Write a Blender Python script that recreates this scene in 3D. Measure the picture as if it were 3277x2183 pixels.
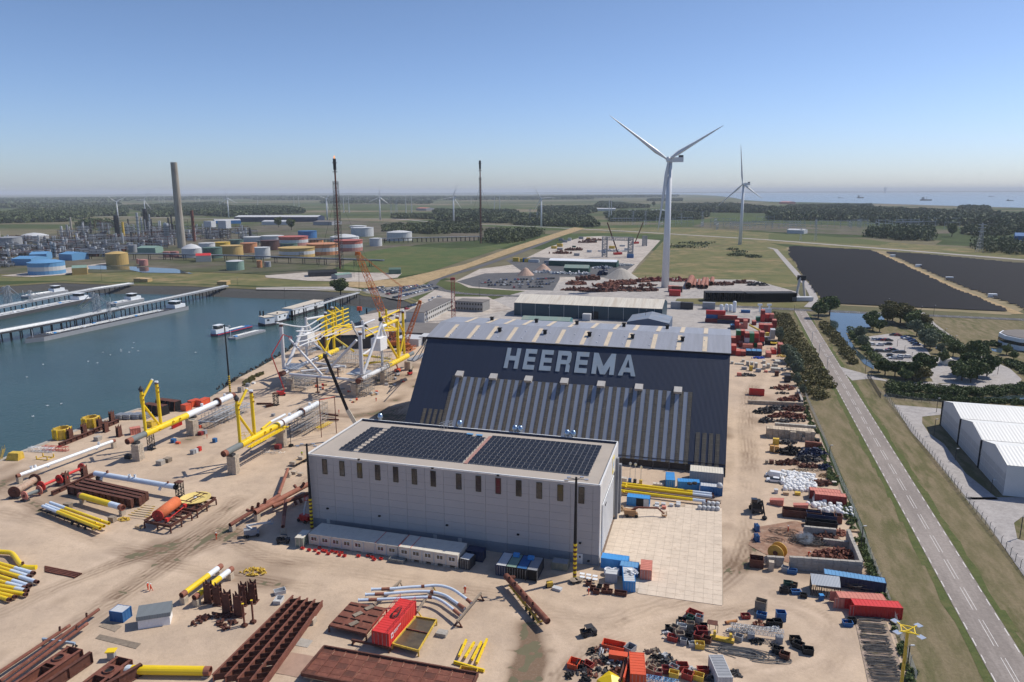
import bpy,math,random
import numpy as np
from mathutils import Vector as V,Matrix
from mathutils.geometry import tessellate_polygon
def si(n,i,v):n.inputs[i].default_value=v
En,Rg=enumerate,range
Zs0,Zs1,Zs2,Zs3,Zs4,Zs5,Zs6,Zs7,Zs8,Zs9,Zs10,Zs11,Zs12,Zs13,Zs14,Zs15,Zs16,Zs17,Zs18,Zs19,Zs20,Zs21,Zs22,Zs23='ShaderNodeVectorMath','MULTIPLY','ShaderNodeMapRange','ShaderNodeMix','ShaderNodeNewGeometry','ShaderNodeTexNoise','Scale','Detail','Roughness','Position','ShaderNodeMapping','Vector','Base Color','Specular IOR Level','ShaderNodeBump','wall_panel','window','concrete_block','stand','diagonal','yellow_pipe','rusty_pipe','concrete block','steel_box'
rnd=random.Random(7)
for o in list(bpy.data.objects):bpy.data.objects.remove(o)
SC=bpy.context.scene
COL=SC.collection
PW,PH,FOC,CAMZ=3277.0,2183.0,2300.0,85.0
HORIZ=612.0
ROLL=math.atan(-.0035)
PITCH=math.atan((PH/2-HORIZ)/FOC)
FW=V((0,math.cos(PITCH),-math.sin(PITCH)))
_r,_u=V((1,0,0)),V((1,0,0)).cross(FW)
RT=_r*math.cos(ROLL)+_u*math.sin(ROLL)
UPV=-_r*math.sin(ROLL)+_u*math.cos(ROLL)
cam_data=bpy.data.cameras.new('camera')
cam_data.sensor_width=36.0
cam_data.lens=FOC/PW*36.0
cam_data.clip_start=1.0
cam_data.clip_end=90000.0
cam=bpy.data.objects.new('camera',cam_data)
COL.objects.link(cam)
cam.matrix_world=Matrix(((RT.x,UPV.x,-FW.x,0),(RT.y,UPV.y,-FW.y,0),(RT.z,UPV.z,-FW.z,CAMZ),(0,0,0,1)))
SC.camera=cam
SUN_AZ,SUN_EL=math.radians(66),math.radians(50)
world=bpy.data.worlds.new('World');SC.world=world;world.use_nodes=True
wn=world.node_tree.nodes;wl=world.node_tree.links
for n in list(wn):wn.remove(n)
sky=wn.new('ShaderNodeTexSky');sky.sky_type='NISHITA';sky.sun_disc=False
sky.sun_elevation=SUN_EL;sky.sun_rotation=SUN_AZ;sky.altitude=0
sky.air_density=1.0;sky.dust_density=0.5;sky.ozone_density=2.2
bg=wn.new('ShaderNodeBackground');si(bg,1,0.085)
wo=wn.new('ShaderNodeOutputWorld')
skt=wn.new(Zs0);skt.operation=Zs1;sgeo=wn.new('ShaderNodeTexCoord');ssep=wn.new('ShaderNodeSeparateXYZ');smr=wn.new(Zs2);smx=wn.new(Zs3);smx.data_type='RGBA'
si(smr,2,.30);smr.interpolation_type='SMOOTHSTEP';si(smx,6,(1.06,1.22,1.68,1));si(smx,7,(.99,1.06,1.27,1))
wl.new(sgeo.outputs['Generated'],ssep.inputs[0]);wl.new(ssep.outputs[2],smr.inputs[0]);wl.new(smr.outputs[0],smx.inputs[0]);wl.new(smx.outputs[2],skt.inputs[1])
wl.new(sky.outputs[0],skt.inputs[0]);wl.new(skt.outputs[0],bg.inputs[0]);wl.new(bg.outputs[0],wo.inputs[0])
sun_d=bpy.data.lights.new('sun','SUN');sun_d.energy=4.5;sun_d.angle=math.radians(.5);sun_d.color=(1.0,.935,.83)
sun=bpy.data.objects.new('sun',sun_d);COL.objects.link(sun)
_sd=V((math.sin(SUN_AZ)*math.cos(SUN_EL),math.cos(SUN_AZ)*math.cos(SUN_EL),math.sin(SUN_EL)))
sun.rotation_euler=_sd.to_track_quat('Z','Y').to_euler();sun.location=(0,0,400)
SC.view_settings.view_transform='Standard';SC.view_settings.look='None'
SC.view_settings.gamma=1.0;SC.view_settings.exposure=0.0;SC.view_settings.use_curve_mapping=False
HAZE=5.5e-5
SC.render.engine='CYCLES'
SC.cycles.max_bounces=6;SC.cycles.transparent_max_bounces=6;SC.cycles.volume_bounces=0
ZO=dict(a=(0,500,2.851),b=(820,500,2.851),c=(1640,500,2.851),d=(2460,500,2.851),
e=(0,1050,2.851),f=(820,1050,2.851),g=(1640,1050,2.851),h=(2460,1050,2.851),
i=(0,1600,2.689),j=(820,1600,2.689),k=(1640,1600,2.689),l=(2460,1600,2.689),
m=(1300,980,3.92),n=(1850,980,3.92),o=(840,960,4.3556),p=(1850,1380,3.92),
q=(0,1150,5.6),r=(380,1180,5.6),s=(0,1430,5.6),t=(380,1430,5.6),u=(680,1200,5.6),v=(680,1440,5.6),
w=(840,960,8.711),x=(1110,960,8.711),A=(2280,960,7.84),B=(2300,1150,6.533),C=(2340,1360,6.533),E=(2360,1590,4.9),F=(2100,1920,5.885),H=(1780,1970,5.885),I=(2480,1880,2.957),J=(1900,1400,3.5667),S=(0,0,1.0),D=(0,0,.7183))
def ray(px,py):return FW*FOC+RT*(px-PW/2)+UPV*(PH/2-py)
def px(z,x,y):
 ox,oy,s=ZO[z];return ox+x/s,oy+y/s
def G(zn,x,y,z=0.0):
 "surveyed point at height z"
 d=ray(*px(zn,x,y));t=(z-CAMZ)/d.z
 return V((0,0,CAMZ))+d*t
def VP(zn,x,y,p0,nrm):
 "surveyed point on the vertical plane through p0 with normal nrm"
 d=ray(*px(zn,x,y));o=V((0,0,CAMZ));nrm=V(nrm)
 return o+d*((V(p0)-o).dot(nrm)/d.dot(nrm))
def HG(zn,x,y,base):
 "height above ground of a surveyed point straight above base"
 n=V((base.x,base.y,0)).normalized()
 return VP(zn,x,y,base,n).z
YAW=math.radians(15.9)
E1=V((math.sin(YAW),math.cos(YAW),0));E2=V((math.cos(YAW),-math.sin(YAW),0));UZ=V((0,0,1))
def ST(a,b,z=0.0):return E2*a+E1*b+UZ*z
Qm=-YAW
def ang(a,b):d=b-a;return math.atan2(d.y,d.x)
MATS={}
def _nt(name):
 m=bpy.data.materials.new(name);m.use_nodes=True
 nt=m.node_tree;b=nt.nodes['Principled BSDF']
 return m,nt,b
def Qh(name,col=None,rough=.75,var=.12,scale=.6,metal=0.0,bump=0.0,bscale=8.0,dirt=None,dirt_amt=.35,spec=.3,streak=None,per=0.0):
 """painted / plain surface: base colour, broad variation, optional dirt colour in patches, per-object variation"""
 if name in MATS:return MATS[name]
 m,nt,b=_nt(name);N,L=nt.nodes,nt.links
 tc=N.new('ShaderNodeTexCoord');geo=N.new(Zs4)
 n1=N.new(Zs5);si(n1,Zs6,scale);si(n1,Zs7,5)
 si(n1,Zs8,.65)
 src=geo.outputs[Zs9]
 if streak:
  mp=N.new(Zs10);si(mp,Zs6,streak);L.new(src,mp.inputs[0]);src2=mp.outputs[0]
 else:src2=src
 L.new(src2,n1.inputs[Zs11])
 ramp=N.new(Zs2);si(ramp,1,.3);si(ramp,2,.7)
 si(ramp,3,1-var);si(ramp,4,1+var)
 L.new(n1.outputs[0],ramp.inputs[0])
 mul=N.new(Zs0);mul.operation='SCALE'
 si(mul,0,col);L.new(ramp.outputs[0],mul.inputs[Zs6])
 out=mul.outputs[0]
 if per:
  oi=N.new('ShaderNodeObjectInfo');r2=N.new(Zs2)
  si(r2,3,1-per);si(r2,4,1+per)
  L.new(oi.outputs['Random'],r2.inputs[0])
  m2=N.new(Zs0);m2.operation='SCALE';L.new(out,m2.inputs[0]);L.new(r2.outputs[0],m2.inputs[Zs6]);out=m2.outputs[0]
 if dirt:
  n2=N.new(Zs5);si(n2,Zs6,scale*2.3);si(n2,Zs7,8)
  si(n2,Zs8,.7);L.new(src2,n2.inputs[Zs11])
  r3=N.new(Zs2);si(r3,1,.62-.3*dirt_amt);si(r3,2,.72)
  L.new(n2.outputs[0],r3.inputs[0])
  mx=N.new(Zs3);mx.data_type='RGBA';L.new(r3.outputs[0],mx.inputs[0]);L.new(out,mx.inputs[6])
  si(mx,7,(*dirt,1));out=mx.outputs[2]
 L.new(out,b.inputs[Zs12])
 si(b,Zs8,rough);si(b,'Metallic',metal)
 si(b,Zs13,spec)
 if bump:
  n3=N.new(Zs5);si(n3,Zs6,bscale);si(n3,Zs7,4)
  L.new(src,n3.inputs[Zs11])
  bp=N.new(Zs14);si(bp,'Strength',bump);si(bp,'Distance',.1)
  L.new(n3.outputs[0],bp.inputs['Height']);L.new(bp.outputs[0],b.inputs['Normal'])
 MATS[name]=m;return m
def clad(name,col,period=.35,strength=.5,rough=.5,axis='E2',var=.06,dirt=None,metal=0.0,vert=False):
 "profiled metal sheet: fine ribs as bump, colour variation, streaks"
 if name in MATS:return MATS[name]
 m,nt,b=_nt(name);N,L=nt.nodes,nt.links
 geo=N.new(Zs4)
 vr=N.new('ShaderNodeVectorRotate');vr.rotation_type='Z_AXIS';si(vr,'Angle',YAW)
 L.new(geo.outputs[Zs9],vr.inputs[Zs11])
 w=N.new('ShaderNodeTexWave');w.wave_type='BANDS';w.bands_direction='X' if axis=='E2' else('Z' if axis=='Z' else 'Y')
 si(w,Zs6,.314/period)
 L.new(vr.outputs[0],w.inputs[Zs11])
 bp=N.new(Zs14);si(bp,'Strength',strength);si(bp,'Distance',.06)
 L.new(w.outputs['Fac'],bp.inputs['Height']);L.new(bp.outputs[0],b.inputs['Normal'])
 mp=N.new(Zs10);mp.inputs[Zs6].default_value=(1.2,.08,.05)if axis=='E2' else(.08,1.2,.05)
 L.new(vr.outputs[0],mp.inputs[0])
 n1=N.new(Zs5);si(n1,Zs6,1.0);si(n1,Zs7,6)
 L.new(mp.outputs[0],n1.inputs[Zs11])
 r=N.new(Zs2);si(r,1,.3);si(r,2,.7)
 si(r,3,1-var);si(r,4,1+var);L.new(n1.outputs[0],r.inputs[0])
 mul=N.new(Zs0);mul.operation='SCALE';si(mul,0,col);L.new(r.outputs[0],mul.inputs[Zs6])
 out=mul.outputs[0]
 if dirt:
  n2=N.new(Zs5);si(n2,Zs6,.35);si(n2,Zs7,8);L.new(mp.outputs[0],n2.inputs[Zs11])
  r3=N.new(Zs2);si(r3,1,.5);si(r3,2,.75);L.new(n2.outputs[0],r3.inputs[0])
  mx=N.new(Zs3);mx.data_type='RGBA';L.new(r3.outputs[0],mx.inputs[0]);L.new(out,mx.inputs[6]);si(mx,7,(*dirt,1));out=mx.outputs[2]
 L.new(out,b.inputs[Zs12]);si(b,Zs8,rough);si(b,'Metallic',metal)
 MATS[name]=m;return m
def Qg(name,cols,scales,bump=.4,rough=.95,stretch=None):
 "ground cover: three colours mixed by two noises of different size, fine grain"
 if name in MATS:return MATS[name]
 m,nt,b=_nt(name);N,L=nt.nodes,nt.links
 geo=N.new(Zs4);src=geo.outputs[Zs9]
 if stretch:
  vr=N.new('ShaderNodeVectorRotate');vr.rotation_type='Z_AXIS';si(vr,'Angle',stretch[0])
  L.new(src,vr.inputs[Zs11]);mp=N.new(Zs10);si(mp,Zs6,(stretch[1],stretch[2],1))
  L.new(vr.outputs[0],mp.inputs[0]);s1=mp.outputs[0]
 else:s1=src
 out=None
 prev=None
 for i,sc in En(scales):
  n=N.new(Zs5);si(n,Zs6,sc);si(n,Zs7,8);si(n,Zs8,.65)
  L.new(s1,n.inputs[Zs11])
  r=N.new(Zs2);si(r,1,.42);si(r,2,.6);L.new(n.outputs[0],r.inputs[0])
  mx=N.new(Zs3);mx.data_type='RGBA';L.new(r.outputs[0],mx.inputs[0])
  if prev is None:si(mx,6,(*cols[0],1))
  else:L.new(prev,mx.inputs[6])
  si(mx,7,(*cols[i+1],1));prev=mx.outputs[2]
 n=N.new(Zs5);si(n,Zs6,1.3);si(n,Zs7,6);si(n,Zs8,.8);L.new(src,n.inputs[Zs11])
 r=N.new(Zs2);si(r,1,.3);si(r,2,.7);si(r,3,.8);si(r,4,1.2);L.new(n.outputs[0],r.inputs[0])
 mul=N.new(Zs0);mul.operation='SCALE';L.new(prev,mul.inputs[0]);L.new(r.outputs[0],mul.inputs[Zs6])
 L.new(mul.outputs[0],b.inputs[Zs12]);si(b,Zs8,rough);si(b,Zs13,.1)
 if bump:
  bp=N.new(Zs14);si(bp,'Strength',bump);si(bp,'Distance',.3)
  L.new(n.outputs[0],bp.inputs['Height']);L.new(bp.outputs[0],b.inputs['Normal'])
 MATS[name]=m;return m
class MB:
 def __init__(s):s.v=[];s.f=[];s.mi=[];s.cur=0
 def add(s,vs,fs):
  n=len(s.v);s.v.extend(vs);s.f.extend([tuple(i+n for i in f)for f in fs]);s.mi.extend([s.cur]*len(fs));return s
 def box(s,c,d,rz=0.0,taper=1.0,M=None):
  hx,hy,hz=d[0]/2,d[1]/2,d[2]/2
  p=[V((x*(taper if z>0 else 1),y*(taper if z>0 else 1),z))for z in(-hz,hz)for x,y in((-hx,-hy),(hx,-hy),(hx,hy),(-hx,hy))]
  if M is not None:p=[M@q for q in p]
  if rz:
   cs,sn=math.cos(rz),math.sin(rz);p=[V((q.x*cs-q.y*sn,q.x*sn+q.y*cs,q.z))for q in p]
  c=V(c)
  return s.add([q+c for q in p],[(0,3,2,1),(4,5,6,7),(0,1,5,4),(1,2,6,5),(2,3,7,6),(3,0,4,7)])
 def bar(s,a,b,w,h=None):
  "square bar from a to b"
  a,b=V(a),V(b);h=h or w;d=b-a
  if d.length<1e-6:return s
  z=d.normalized();x=z.cross(UZ)
  if x.length<1e-3:x=V((1,0,0))
  x.normalize();y=x.cross(z)
  q=[a+x*i*w/2+y*j*h/2 for i,j in((-1,-1),(1,-1),(1,1),(-1,1))];q+=[t+d for t in q]
  return s.add(q,[(0,3,2,1),(4,5,6,7),(0,1,5,4),(1,2,6,5),(2,3,7,6),(3,0,4,7)])
 def tube(s,a,b,r,n=12,r2=None,cap=True,hollow=0.0):
  a,b=V(a),V(b);r2=r if r2 is None else r2;d=b-a
  if d.length<1e-6:return s
  z=d.normalized();x=z.cross(UZ)
  if x.length<1e-3:x=V((1,0,0))
  x.normalize();y=x.cross(z)
  cs=[(math.cos(2*math.pi*k/n),math.sin(2*math.pi*k/n))for k in Rg(n)]
  vs=[a+x*c*r+y*q*r for c,q in cs]+[b+x*c*r2+y*q*r2 for c,q in cs]
  fs=[(k,(k+1)%n,n+(k+1)%n,n+k)for k in Rg(n)]
  if hollow:
   k0=len(vs);dd=z*min(d.length*.45,hollow*4)
   for P,rr,sg in((a,r,1),(b,r2,-1)):
    base=len(vs);vs+=[P+x*c*rr*.88+y*q*rr*.88 for c,q in cs];vs+=[P+dd*sg+x*c*rr*.88+y*q*rr*.88 for c,q in cs]
    off=0 if sg==1 else n
    for k in Rg(n):
     k1=(k+1)%n
     fs.append((off+k,base+k,base+k1,off+k1));fs.append((base+k,base+n+k,base+n+k1,base+k1))
    fs.append(tuple(base+n+k for k in Rg(n)))
  elif cap:fs+=[tuple(Rg(n-1,-1,-1)),tuple(Rg(n,2*n))]
  return s.add(vs,fs)
 def path(s,pts,r,n=8):
  "round pipe along points"
  for i in Rg(len(pts)-1):
   s.tube(pts[i],pts[i+1],r,n)
  return s
 def smoothpath(s,pts,r,n=8,cap=True):
  pts=[V(p)for p in pts];k=len(pts);vs=[];fs=[]
  x=None
  for i,p in En(pts):
   t=(pts[min(i+1,k-1)]-pts[max(i-1,0)]).normalized()
   if x is None:
    x=t.cross(UZ)
    if x.length<1e-3:x=V((1,0,0))
   x=(x-t*x.dot(t)).normalized();y=x.cross(t)
   vs+=[p+x*math.cos(2*math.pi*j/n)*r+y*math.sin(2*math.pi*j/n)*r for j in Rg(n)]
  for i in Rg(k-1):
   for j in Rg(n):
    fs.append((i*n+j,i*n+(j+1)%n,(i+1)*n+(j+1)%n,(i+1)*n+j))
  if cap:fs+=[tuple(Rg(n-1,-1,-1)),tuple(Rg((k-1)*n,k*n))]
  return s.add(vs,fs)
 def lathe(s,prof,n=24,c=(0,0,0),ax=None):
  "prof: (r, z) list turned about z through c"
  c=V(c);vs=[];fs=[]
  for r,z in prof:vs+=[c+V((r*math.cos(2*math.pi*k/n),r*math.sin(2*math.pi*k/n),z))for k in Rg(n)]
  for i in Rg(len(prof)-1):
   for k in Rg(n):fs.append((i*n+k,i*n+(k+1)%n,(i+1)*n+(k+1)%n,(i+1)*n+k))
  if prof[0][0]>1e-6:fs.append(tuple(Rg(n-1,-1,-1)))
  if prof[-1][0]>1e-6:fs.append(tuple(Rg((len(prof)-1)*n,len(prof)*n)))
  return s.add(vs,fs)
 def prism(s,Qf,z0,z1,holes=None):
  "vertical extrusion of a plan polygon"
  Qf=[V((p[0],p[1],0))for p in Qf];n=len(Qf)
  vs=[V((p.x,p.y,z0))for p in Qf]+[V((p.x,p.y,z1))for p in Qf]
  tri=tessellate_polygon([Qf])
  fs=[(k,(k+1)%n,n+(k+1)%n,n+k)for k in Rg(n)]
  fs+=[tuple(n+i for i in t)for t in tri]+[tuple(reversed(t))for t in tri]
  return s.add(vs,fs)
 def sheet(s,Qf,z=None):
  Qf=[V(p)for p in Qf]
  if z is not None:Qf=[V((p.x,p.y,z))for p in Qf]
  flat=[V((p.x,p.y,0))for p in Qf]
  return s.add(Qf,[tuple(t)for t in tessellate_polygon([flat])])
 def quad(s,*p):return s.add([V(q)for q in p],[tuple(Rg(len(p)))])
 def mesh(s,name,mats,smooth=False):
  me=bpy.data.meshes.new(name)
  me.from_pydata([tuple(p)for p in s.v],[],s.f)
  if not isinstance(mats,(list,tuple)):mats=[mats]
  for m in mats:me.materials.append(m)
  if len(mats)>1:me.polygons.foreach_set('material_index',s.mi)
  if smooth:me.polygons.foreach_set('use_smooth',[True]*len(me.polygons))
  me.update();return me
def link(name,data,parent=None,loc=None,rz=0.0):
 o=bpy.data.objects.new(name,data);COL.objects.link(o)
 if parent:o.parent=parent
 if loc is not None:o.location=loc
 if rz:o.rotation_euler=(0,0,rz)
 return o
def fixn(me):
 import bmesh
 b=bmesh.new();b.from_mesh(me);bmesh.ops.recalc_face_normals(b,faces=b.faces);b.to_mesh(me);b.free()
def Qu(name,mb,m,parent=None,loc=None,rz=0.0,smooth=False,fix=False):
 me=mb.mesh(name,m,smooth)if isinstance(mb,MB)else mb
 if fix:fixn(me)
 return link(name,me,parent,loc,rz)
def tag(o,label,cat,group=None):
 o['label']=label;o['category']=cat
 if group:o['group']=group
 return o
def Qr(name,label,cat,loc=(0,0,0),rz=0.0,group=None):
 return tag(link(name,None,None,loc,rz),label,cat,group)
def struct(name,mb,m,**k):
 o=Qu(name,mb,m,**k);o['kind']='structure';return o
def stuff(o):o['kind']='stuff';return o
def clone(root,loc=None,rz=None,label=None,scale=None):
 r=root.copy();COL.objects.link(r)
 if loc is not None:r.location=loc
 if rz is not None:r.rotation_euler=(0,0,rz)
 if scale is not None:r.scale=scale if hasattr(scale,'__len__')else(scale,)*3
 if label:r['label']=label
 for ch in root.children:
  c=ch.copy();COL.objects.link(c);c.parent=r
  for g in ch.children:
   d=g.copy();COL.objects.link(d);d.parent=c
 return r
ORD=['first','second','third','fourth','fifth','sixth','seventh','eighth','ninth','tenth','eleventh','twelfth','thirteenth','fourteenth','fifteenth','sixteenth','seventeenth','eighteenth','nineteenth','twentieth']
def nth(i):return ORD[i]if i<20 else '%dth'%(i+1)
_BM={}
def Qc(dx,dy,dz,m,name='box',z0=True):
 k=(round(dx,3),round(dy,3),round(dz,3),m.name,z0,name)
 if k not in _BM:_BM[k]=MB().box((0,0,dz/2 if z0 else 0),(dx,dy,dz)).mesh(name,m)
 return _BM[k]
def inpoly(x,y,Qf):
 "numpy point in polygon"
 r=np.zeros(x.shape,bool);n=len(Qf)
 for i in Rg(n):
  x1,y1=Qf[i][0],Qf[i][1];x2,y2=Qf[(i+1)%n][0],Qf[(i+1)%n][1]
  c=((y1>y)!=(y2>y))&(x<(x2-x1)*(y-y1)/((y2-y1)or 1e-9)+x1)
  r^=c
 return r
def Qd(a,b,t):return a+(b-a)*t
Qb=Qh('rust_dark',(.105,.042,.03),.85,.3,.5,dirt=(.19,.075,.045),dirt_amt=.3,bump=.2)
Qj=Qh('rust',(.17,.062,.042),.82,.25,.5,dirt=(.26,.11,.07),dirt_amt=.35,bump=.2)
RUSTB=Qh('rust_bright',(.29,.115,.075),.75,.2,.4,dirt=(.18,.07,.05),dirt_amt=.35)
YEL=Qh('yellow_paint',(.80,.56,.012),.38,.05,.5,spec=.5)
Qs=Qh('dull_yellow_paint',(.62,.42,.06),.6,.2,1.0,dirt=(.3,.18,.06),dirt_amt=.3)
WHT=Qh('white_paint',(.74,.77,.80),.4,.06,.5,dirt=(.55,.55,.53),dirt_amt=.15,spec=.5)
WPIPE=Qh('pale_blue_white_paint',(.60,.68,.78),.4,.05,.5,spec=.5)
GRYP=Qh('grey_primer',(.17,.19,.19),.7,.1,.8)
BLK=Qh('black',(.014,.014,.016),.7,.2,1.0)
Qa=Qh('dark_steel',(.045,.045,.05),.6,.25,1.2)
Ql=Qh('galvanised_steel',(.42,.44,.46),.5,.25,1.5,metal=.35)
ALU=Qh('bright_metal',(.62,.65,.68),.3,.1,1.5,metal=.8)
RED=Qh('red_paint',(.52,.035,.03),.5,.1,.6,dirt=(.30,.035,.03),dirt_amt=.2)
REDB=Qh('bright_red_paint',(.62,.045,.04),.45,.06,.6)
REDD=Qh('maroon_paint',(.22,.03,.03),.6,.15,.6,per=.2)
ORG=Qh('orange_red_paint',(.66,.10,.04),.5,.08,.6,dirt=(.42,.1,.06),dirt_amt=.2)
ORC=Qh('orange_crane_paint',(.50,.14,.03),.6,.12,1.0)
SALM=Qh('faded_red_paint',(.55,.20,.15),.65,.1,.5,dirt=(.45,.14,.10),dirt_amt=.3)
BLUB=Qh('bright_blue_paint',(.055,.27,.60),.5,.07,.5)
BLU=Qh('blue_paint',(.03,.12,.30),.55,.12,.6)
NAVY=Qh('navy_paint',(.018,.03,.075),.55,.15,.6)
SKYB=Qh('sky_blue_paint',(.12,.29,.50),.5,.05,.3)
GRN=Qh('green_paint',(.02,.20,.06),.55,.1,.6)
DGRN=Qh('dark_green_paint',(.02,.07,.055),.6,.12,.6)
PGRN=Qh('pale_green_paint',(.20,.30,.25),.6,.1,.6)
CONC=Qh('concrete',(.38,.35,.31),.9,.14,.8,dirt=(.24,.22,.19),dirt_amt=.3,bump=.2)
CONCB=Qh('sandy_concrete_block',(.46,.39,.31),.92,.12,.9,dirt=(.30,.25,.19),dirt_amt=.3,bump=.3,per=.12)
CONCD=Qh('grey_concrete',(.20,.20,.19),.9,.15,.6,dirt=(.12,.12,.11),dirt_amt=.3)
TIMB=Qh('weathered_timber',(.27,.22,.17),.9,.2,1.2,dirt=(.15,.12,.09),dirt_amt=.3,per=.2)
TIMBL=Qh('fresh_timber',(.52,.38,.24),.85,.15,1.2,per=.15)
GLASS=Qh('dark_glass',(.025,.03,.035),.12,.2,.8,spec=.8)
RUBB=Qh('rubber',(.02,.02,.02),.85,.1,2)
PLAST=Qh('white_sheeting',(.78,.78,.77),.6,.08,2.0,bump=.5,bscale=3)
SKIN=Qh('skin',(.45,.27,.2),.7,.02,2)
HIVIS=Qh('orange_coverall',(.62,.07,.025),.8,.06,3)
HIVISY=Qh('yellow_vest',(.60,.75,.06),.8,.06,3)
CREAM=Qh('cream_panel',(.56,.50,.43),.6,.05,.6,dirt=(.42,.36,.3),dirt_amt=.12)
CREAMR=Qh('cream_roof',(.60,.56,.48),.7,.06,.6,dirt=(.42,.38,.32),dirt_amt=.25)
Qn=Qh('grey_paint',(.27,.28,.30),.6,.1,.6)
Qe=Qh('light_grey_paint',(.50,.51,.52),.6,.08,.6)
TOWER=Qh('turbine_white',(.66,.68,.70),.45,.03,.05)
STONEB=Qh('basalt_stone',(.06,.06,.058),.9,.35,.8,dirt=(.13,.12,.10),dirt_amt=.35,bump=.6,bscale=2)
FIRE=None
G_FIELD=Qg('grassland',[(.10,.115,.045),(.16,.145,.07),(.065,.09,.035)],[.006,.02],.2)
G_GRASS=Qg('mown_grass',[(.125,.125,.05),(.21,.17,.09),(.16,.145,.065)],[.05,.25],.4)
G_VERGE=Qg('worn_verge',[(.15,.13,.07),(.105,.105,.045),(.21,.17,.105)],[.06,.35],.5,stretch=(YAW,1.0,.22))
G_LUSH=Qg('lush_grass',[(.095,.115,.04),(.13,.125,.055),(.08,.10,.035)],[.1,.4],.4)
G_GREEN=Qg('green_field',[(.085,.115,.04),(.12,.12,.05),(.07,.10,.035)],[.01,.05],.2)
G_DRY=Qg('dry_grass',[(.36,.26,.14),(.24,.18,.09),(.42,.31,.18)],[.04,.2],.4)
G_MEAD=Qg('meadow',[(.15,.145,.06),(.25,.19,.10),(.11,.12,.05)],[.012,.05],.4)
G_IND=Qg('works_ground',[(.15,.13,.10),(.10,.085,.065),(.075,.085,.04)],[.03,.008],.3)
G_PALE=Qg('pale_site_ground',[(.42,.37,.32),(.30,.26,.23),(.48,.43,.38)],[.03,.15],.3)
G_GRAV=Qg('grey_gravel_yard',[(.36,.33,.31),(.27,.25,.235),(.42,.39,.36)],[.03,.2],.3)
G_ASPH=Qg('asphalt',[(.105,.105,.11),(.14,.138,.14),(.09,.09,.095)],[.05,.4],.1,.85)
G_CPARK=Qg('car_park_paving',[(.25,.235,.22),(.30,.28,.26),(.20,.19,.18)],[.05,.3],.2)
G_ROAD=Qg('road_asphalt',[(.28,.245,.22),(.33,.29,.265),(.24,.21,.19)],[.05,.3],.1,.85,stretch=(YAW,1,.1))
G_PAVE=Qg('pale_paving',[(.36,.335,.32),(.31,.29,.28),(.40,.375,.36)],[.06,.3],.15)
G_SLAB=Qg('slab_concrete',[(.50,.43,.35),(.42,.355,.29),(.55,.475,.39)],[.06,.35],.15,stretch=(YAW,.5,1.2))
G_SOLAR=Qg('dry_solar_ground',[(.30,.24,.15),(.19,.17,.09),(.26,.21,.13)],[.03,.1],.2)
G_MUD=Qg('wet_mud',[(.115,.10,.085),(.07,.06,.05),(.15,.13,.11)],[.04,.2],.3,.6)
PAINT=Qh('road_marking',(.62,.59,.56),.8,.2,3.0)
def water_mat(name,col,rough,wave,strength):
 m,nt,b=_nt(name);N,L=nt.nodes,nt.links
 geo=N.new(Zs4)
 mp=N.new(Zs10);si(mp,Zs6,(1,1.8,1));si(mp,'Rotation',(0,0,.5))
 L.new(geo.outputs[Zs9],mp.inputs[0])
 n=N.new(Zs5);si(n,Zs6,wave);si(n,Zs7,5);si(n,Zs8,.6)
 L.new(mp.outputs[0],n.inputs[Zs11])
 bp=N.new(Zs14);si(bp,'Strength',strength);si(bp,'Distance',1.0)
 L.new(n.outputs[0],bp.inputs['Height']);L.new(bp.outputs[0],b.inputs['Normal'])
 n2=N.new(Zs5);si(n2,Zs6,.012);si(n2,Zs7,4);L.new(mp.outputs[0],n2.inputs[Zs11])
 r=N.new(Zs2);si(r,1,.3);si(r,2,.7);si(r,3,.85);si(r,4,1.15);L.new(n2.outputs[0],r.inputs[0])
 mul=N.new(Zs0);mul.operation='SCALE';si(mul,0,col);L.new(r.outputs[0],mul.inputs[Zs6])
 L.new(mul.outputs[0],b.inputs[Zs12]);si(b,Zs8,rough);si(b,'IOR',1.33)
 return m
WATER=water_mat('harbour_water',(.030,.070,.070),.16,.5,.35)
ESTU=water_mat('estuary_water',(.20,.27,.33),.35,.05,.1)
POND=water_mat('pond_water',(.03,.045,.045),.06,.2,.02)
# ================================================================ THE SETTING
def Qf(zn,pts,z=0.0):return[G(zn,x,y,z)for x,y in pts]
def lay(name,pts,m,z):
 "a flush sheet: pts are plan points"
 return struct(name,MB().sheet([(p[0],p[1],z)for p in pts]),m)
QUAY=Qf('e',[(-900,1660),(0,1205),(250,1110),(510,1010),(760,905),(1000,822),(1260,740),(1640,712),(1850,668),(2030,560),(2180,450),(2338,372)])+Qf('f',[(130,300),(280,215)])+Qf('S',[(960,1090),(1010,1062),(1075,1050),(1150,1050),(1240,1040),(1330,1000),(1345,985)])
BANK=Qf('S',[(1345,972),(1300,955),(1180,944),(1150,935),(1000,926),(820,922),(620,913),(417,910),(196,902),(0,915),(-400,940),(-1500,1010),(-2600,1500)])
BASIN=QUAY+BANK
WZ=-5.0
outer=[V(p)for p in((-45000,-400,0),(45000,-400,0),(45000,62000,0),(-45000,62000,0))]
rings=[outer,[V((p.x,p.y,0))for p in BASIN]]
mb=MB();allv=outer+[V((p.x,p.y,0))for p in BASIN]
mb.add(allv,[tuple(t)for t in tessellate_polygon(rings)])
gm,nt,b=_nt('farmland');N,L=nt.nodes,nt.links
geo=N.new(Zs4);mp=N.new(Zs10);si(mp,'Rotation',(0,0,.35));si(mp,Zs6,(.0022,.0042,1))
L.new(geo.outputs[Zs9],mp.inputs[0])
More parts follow.
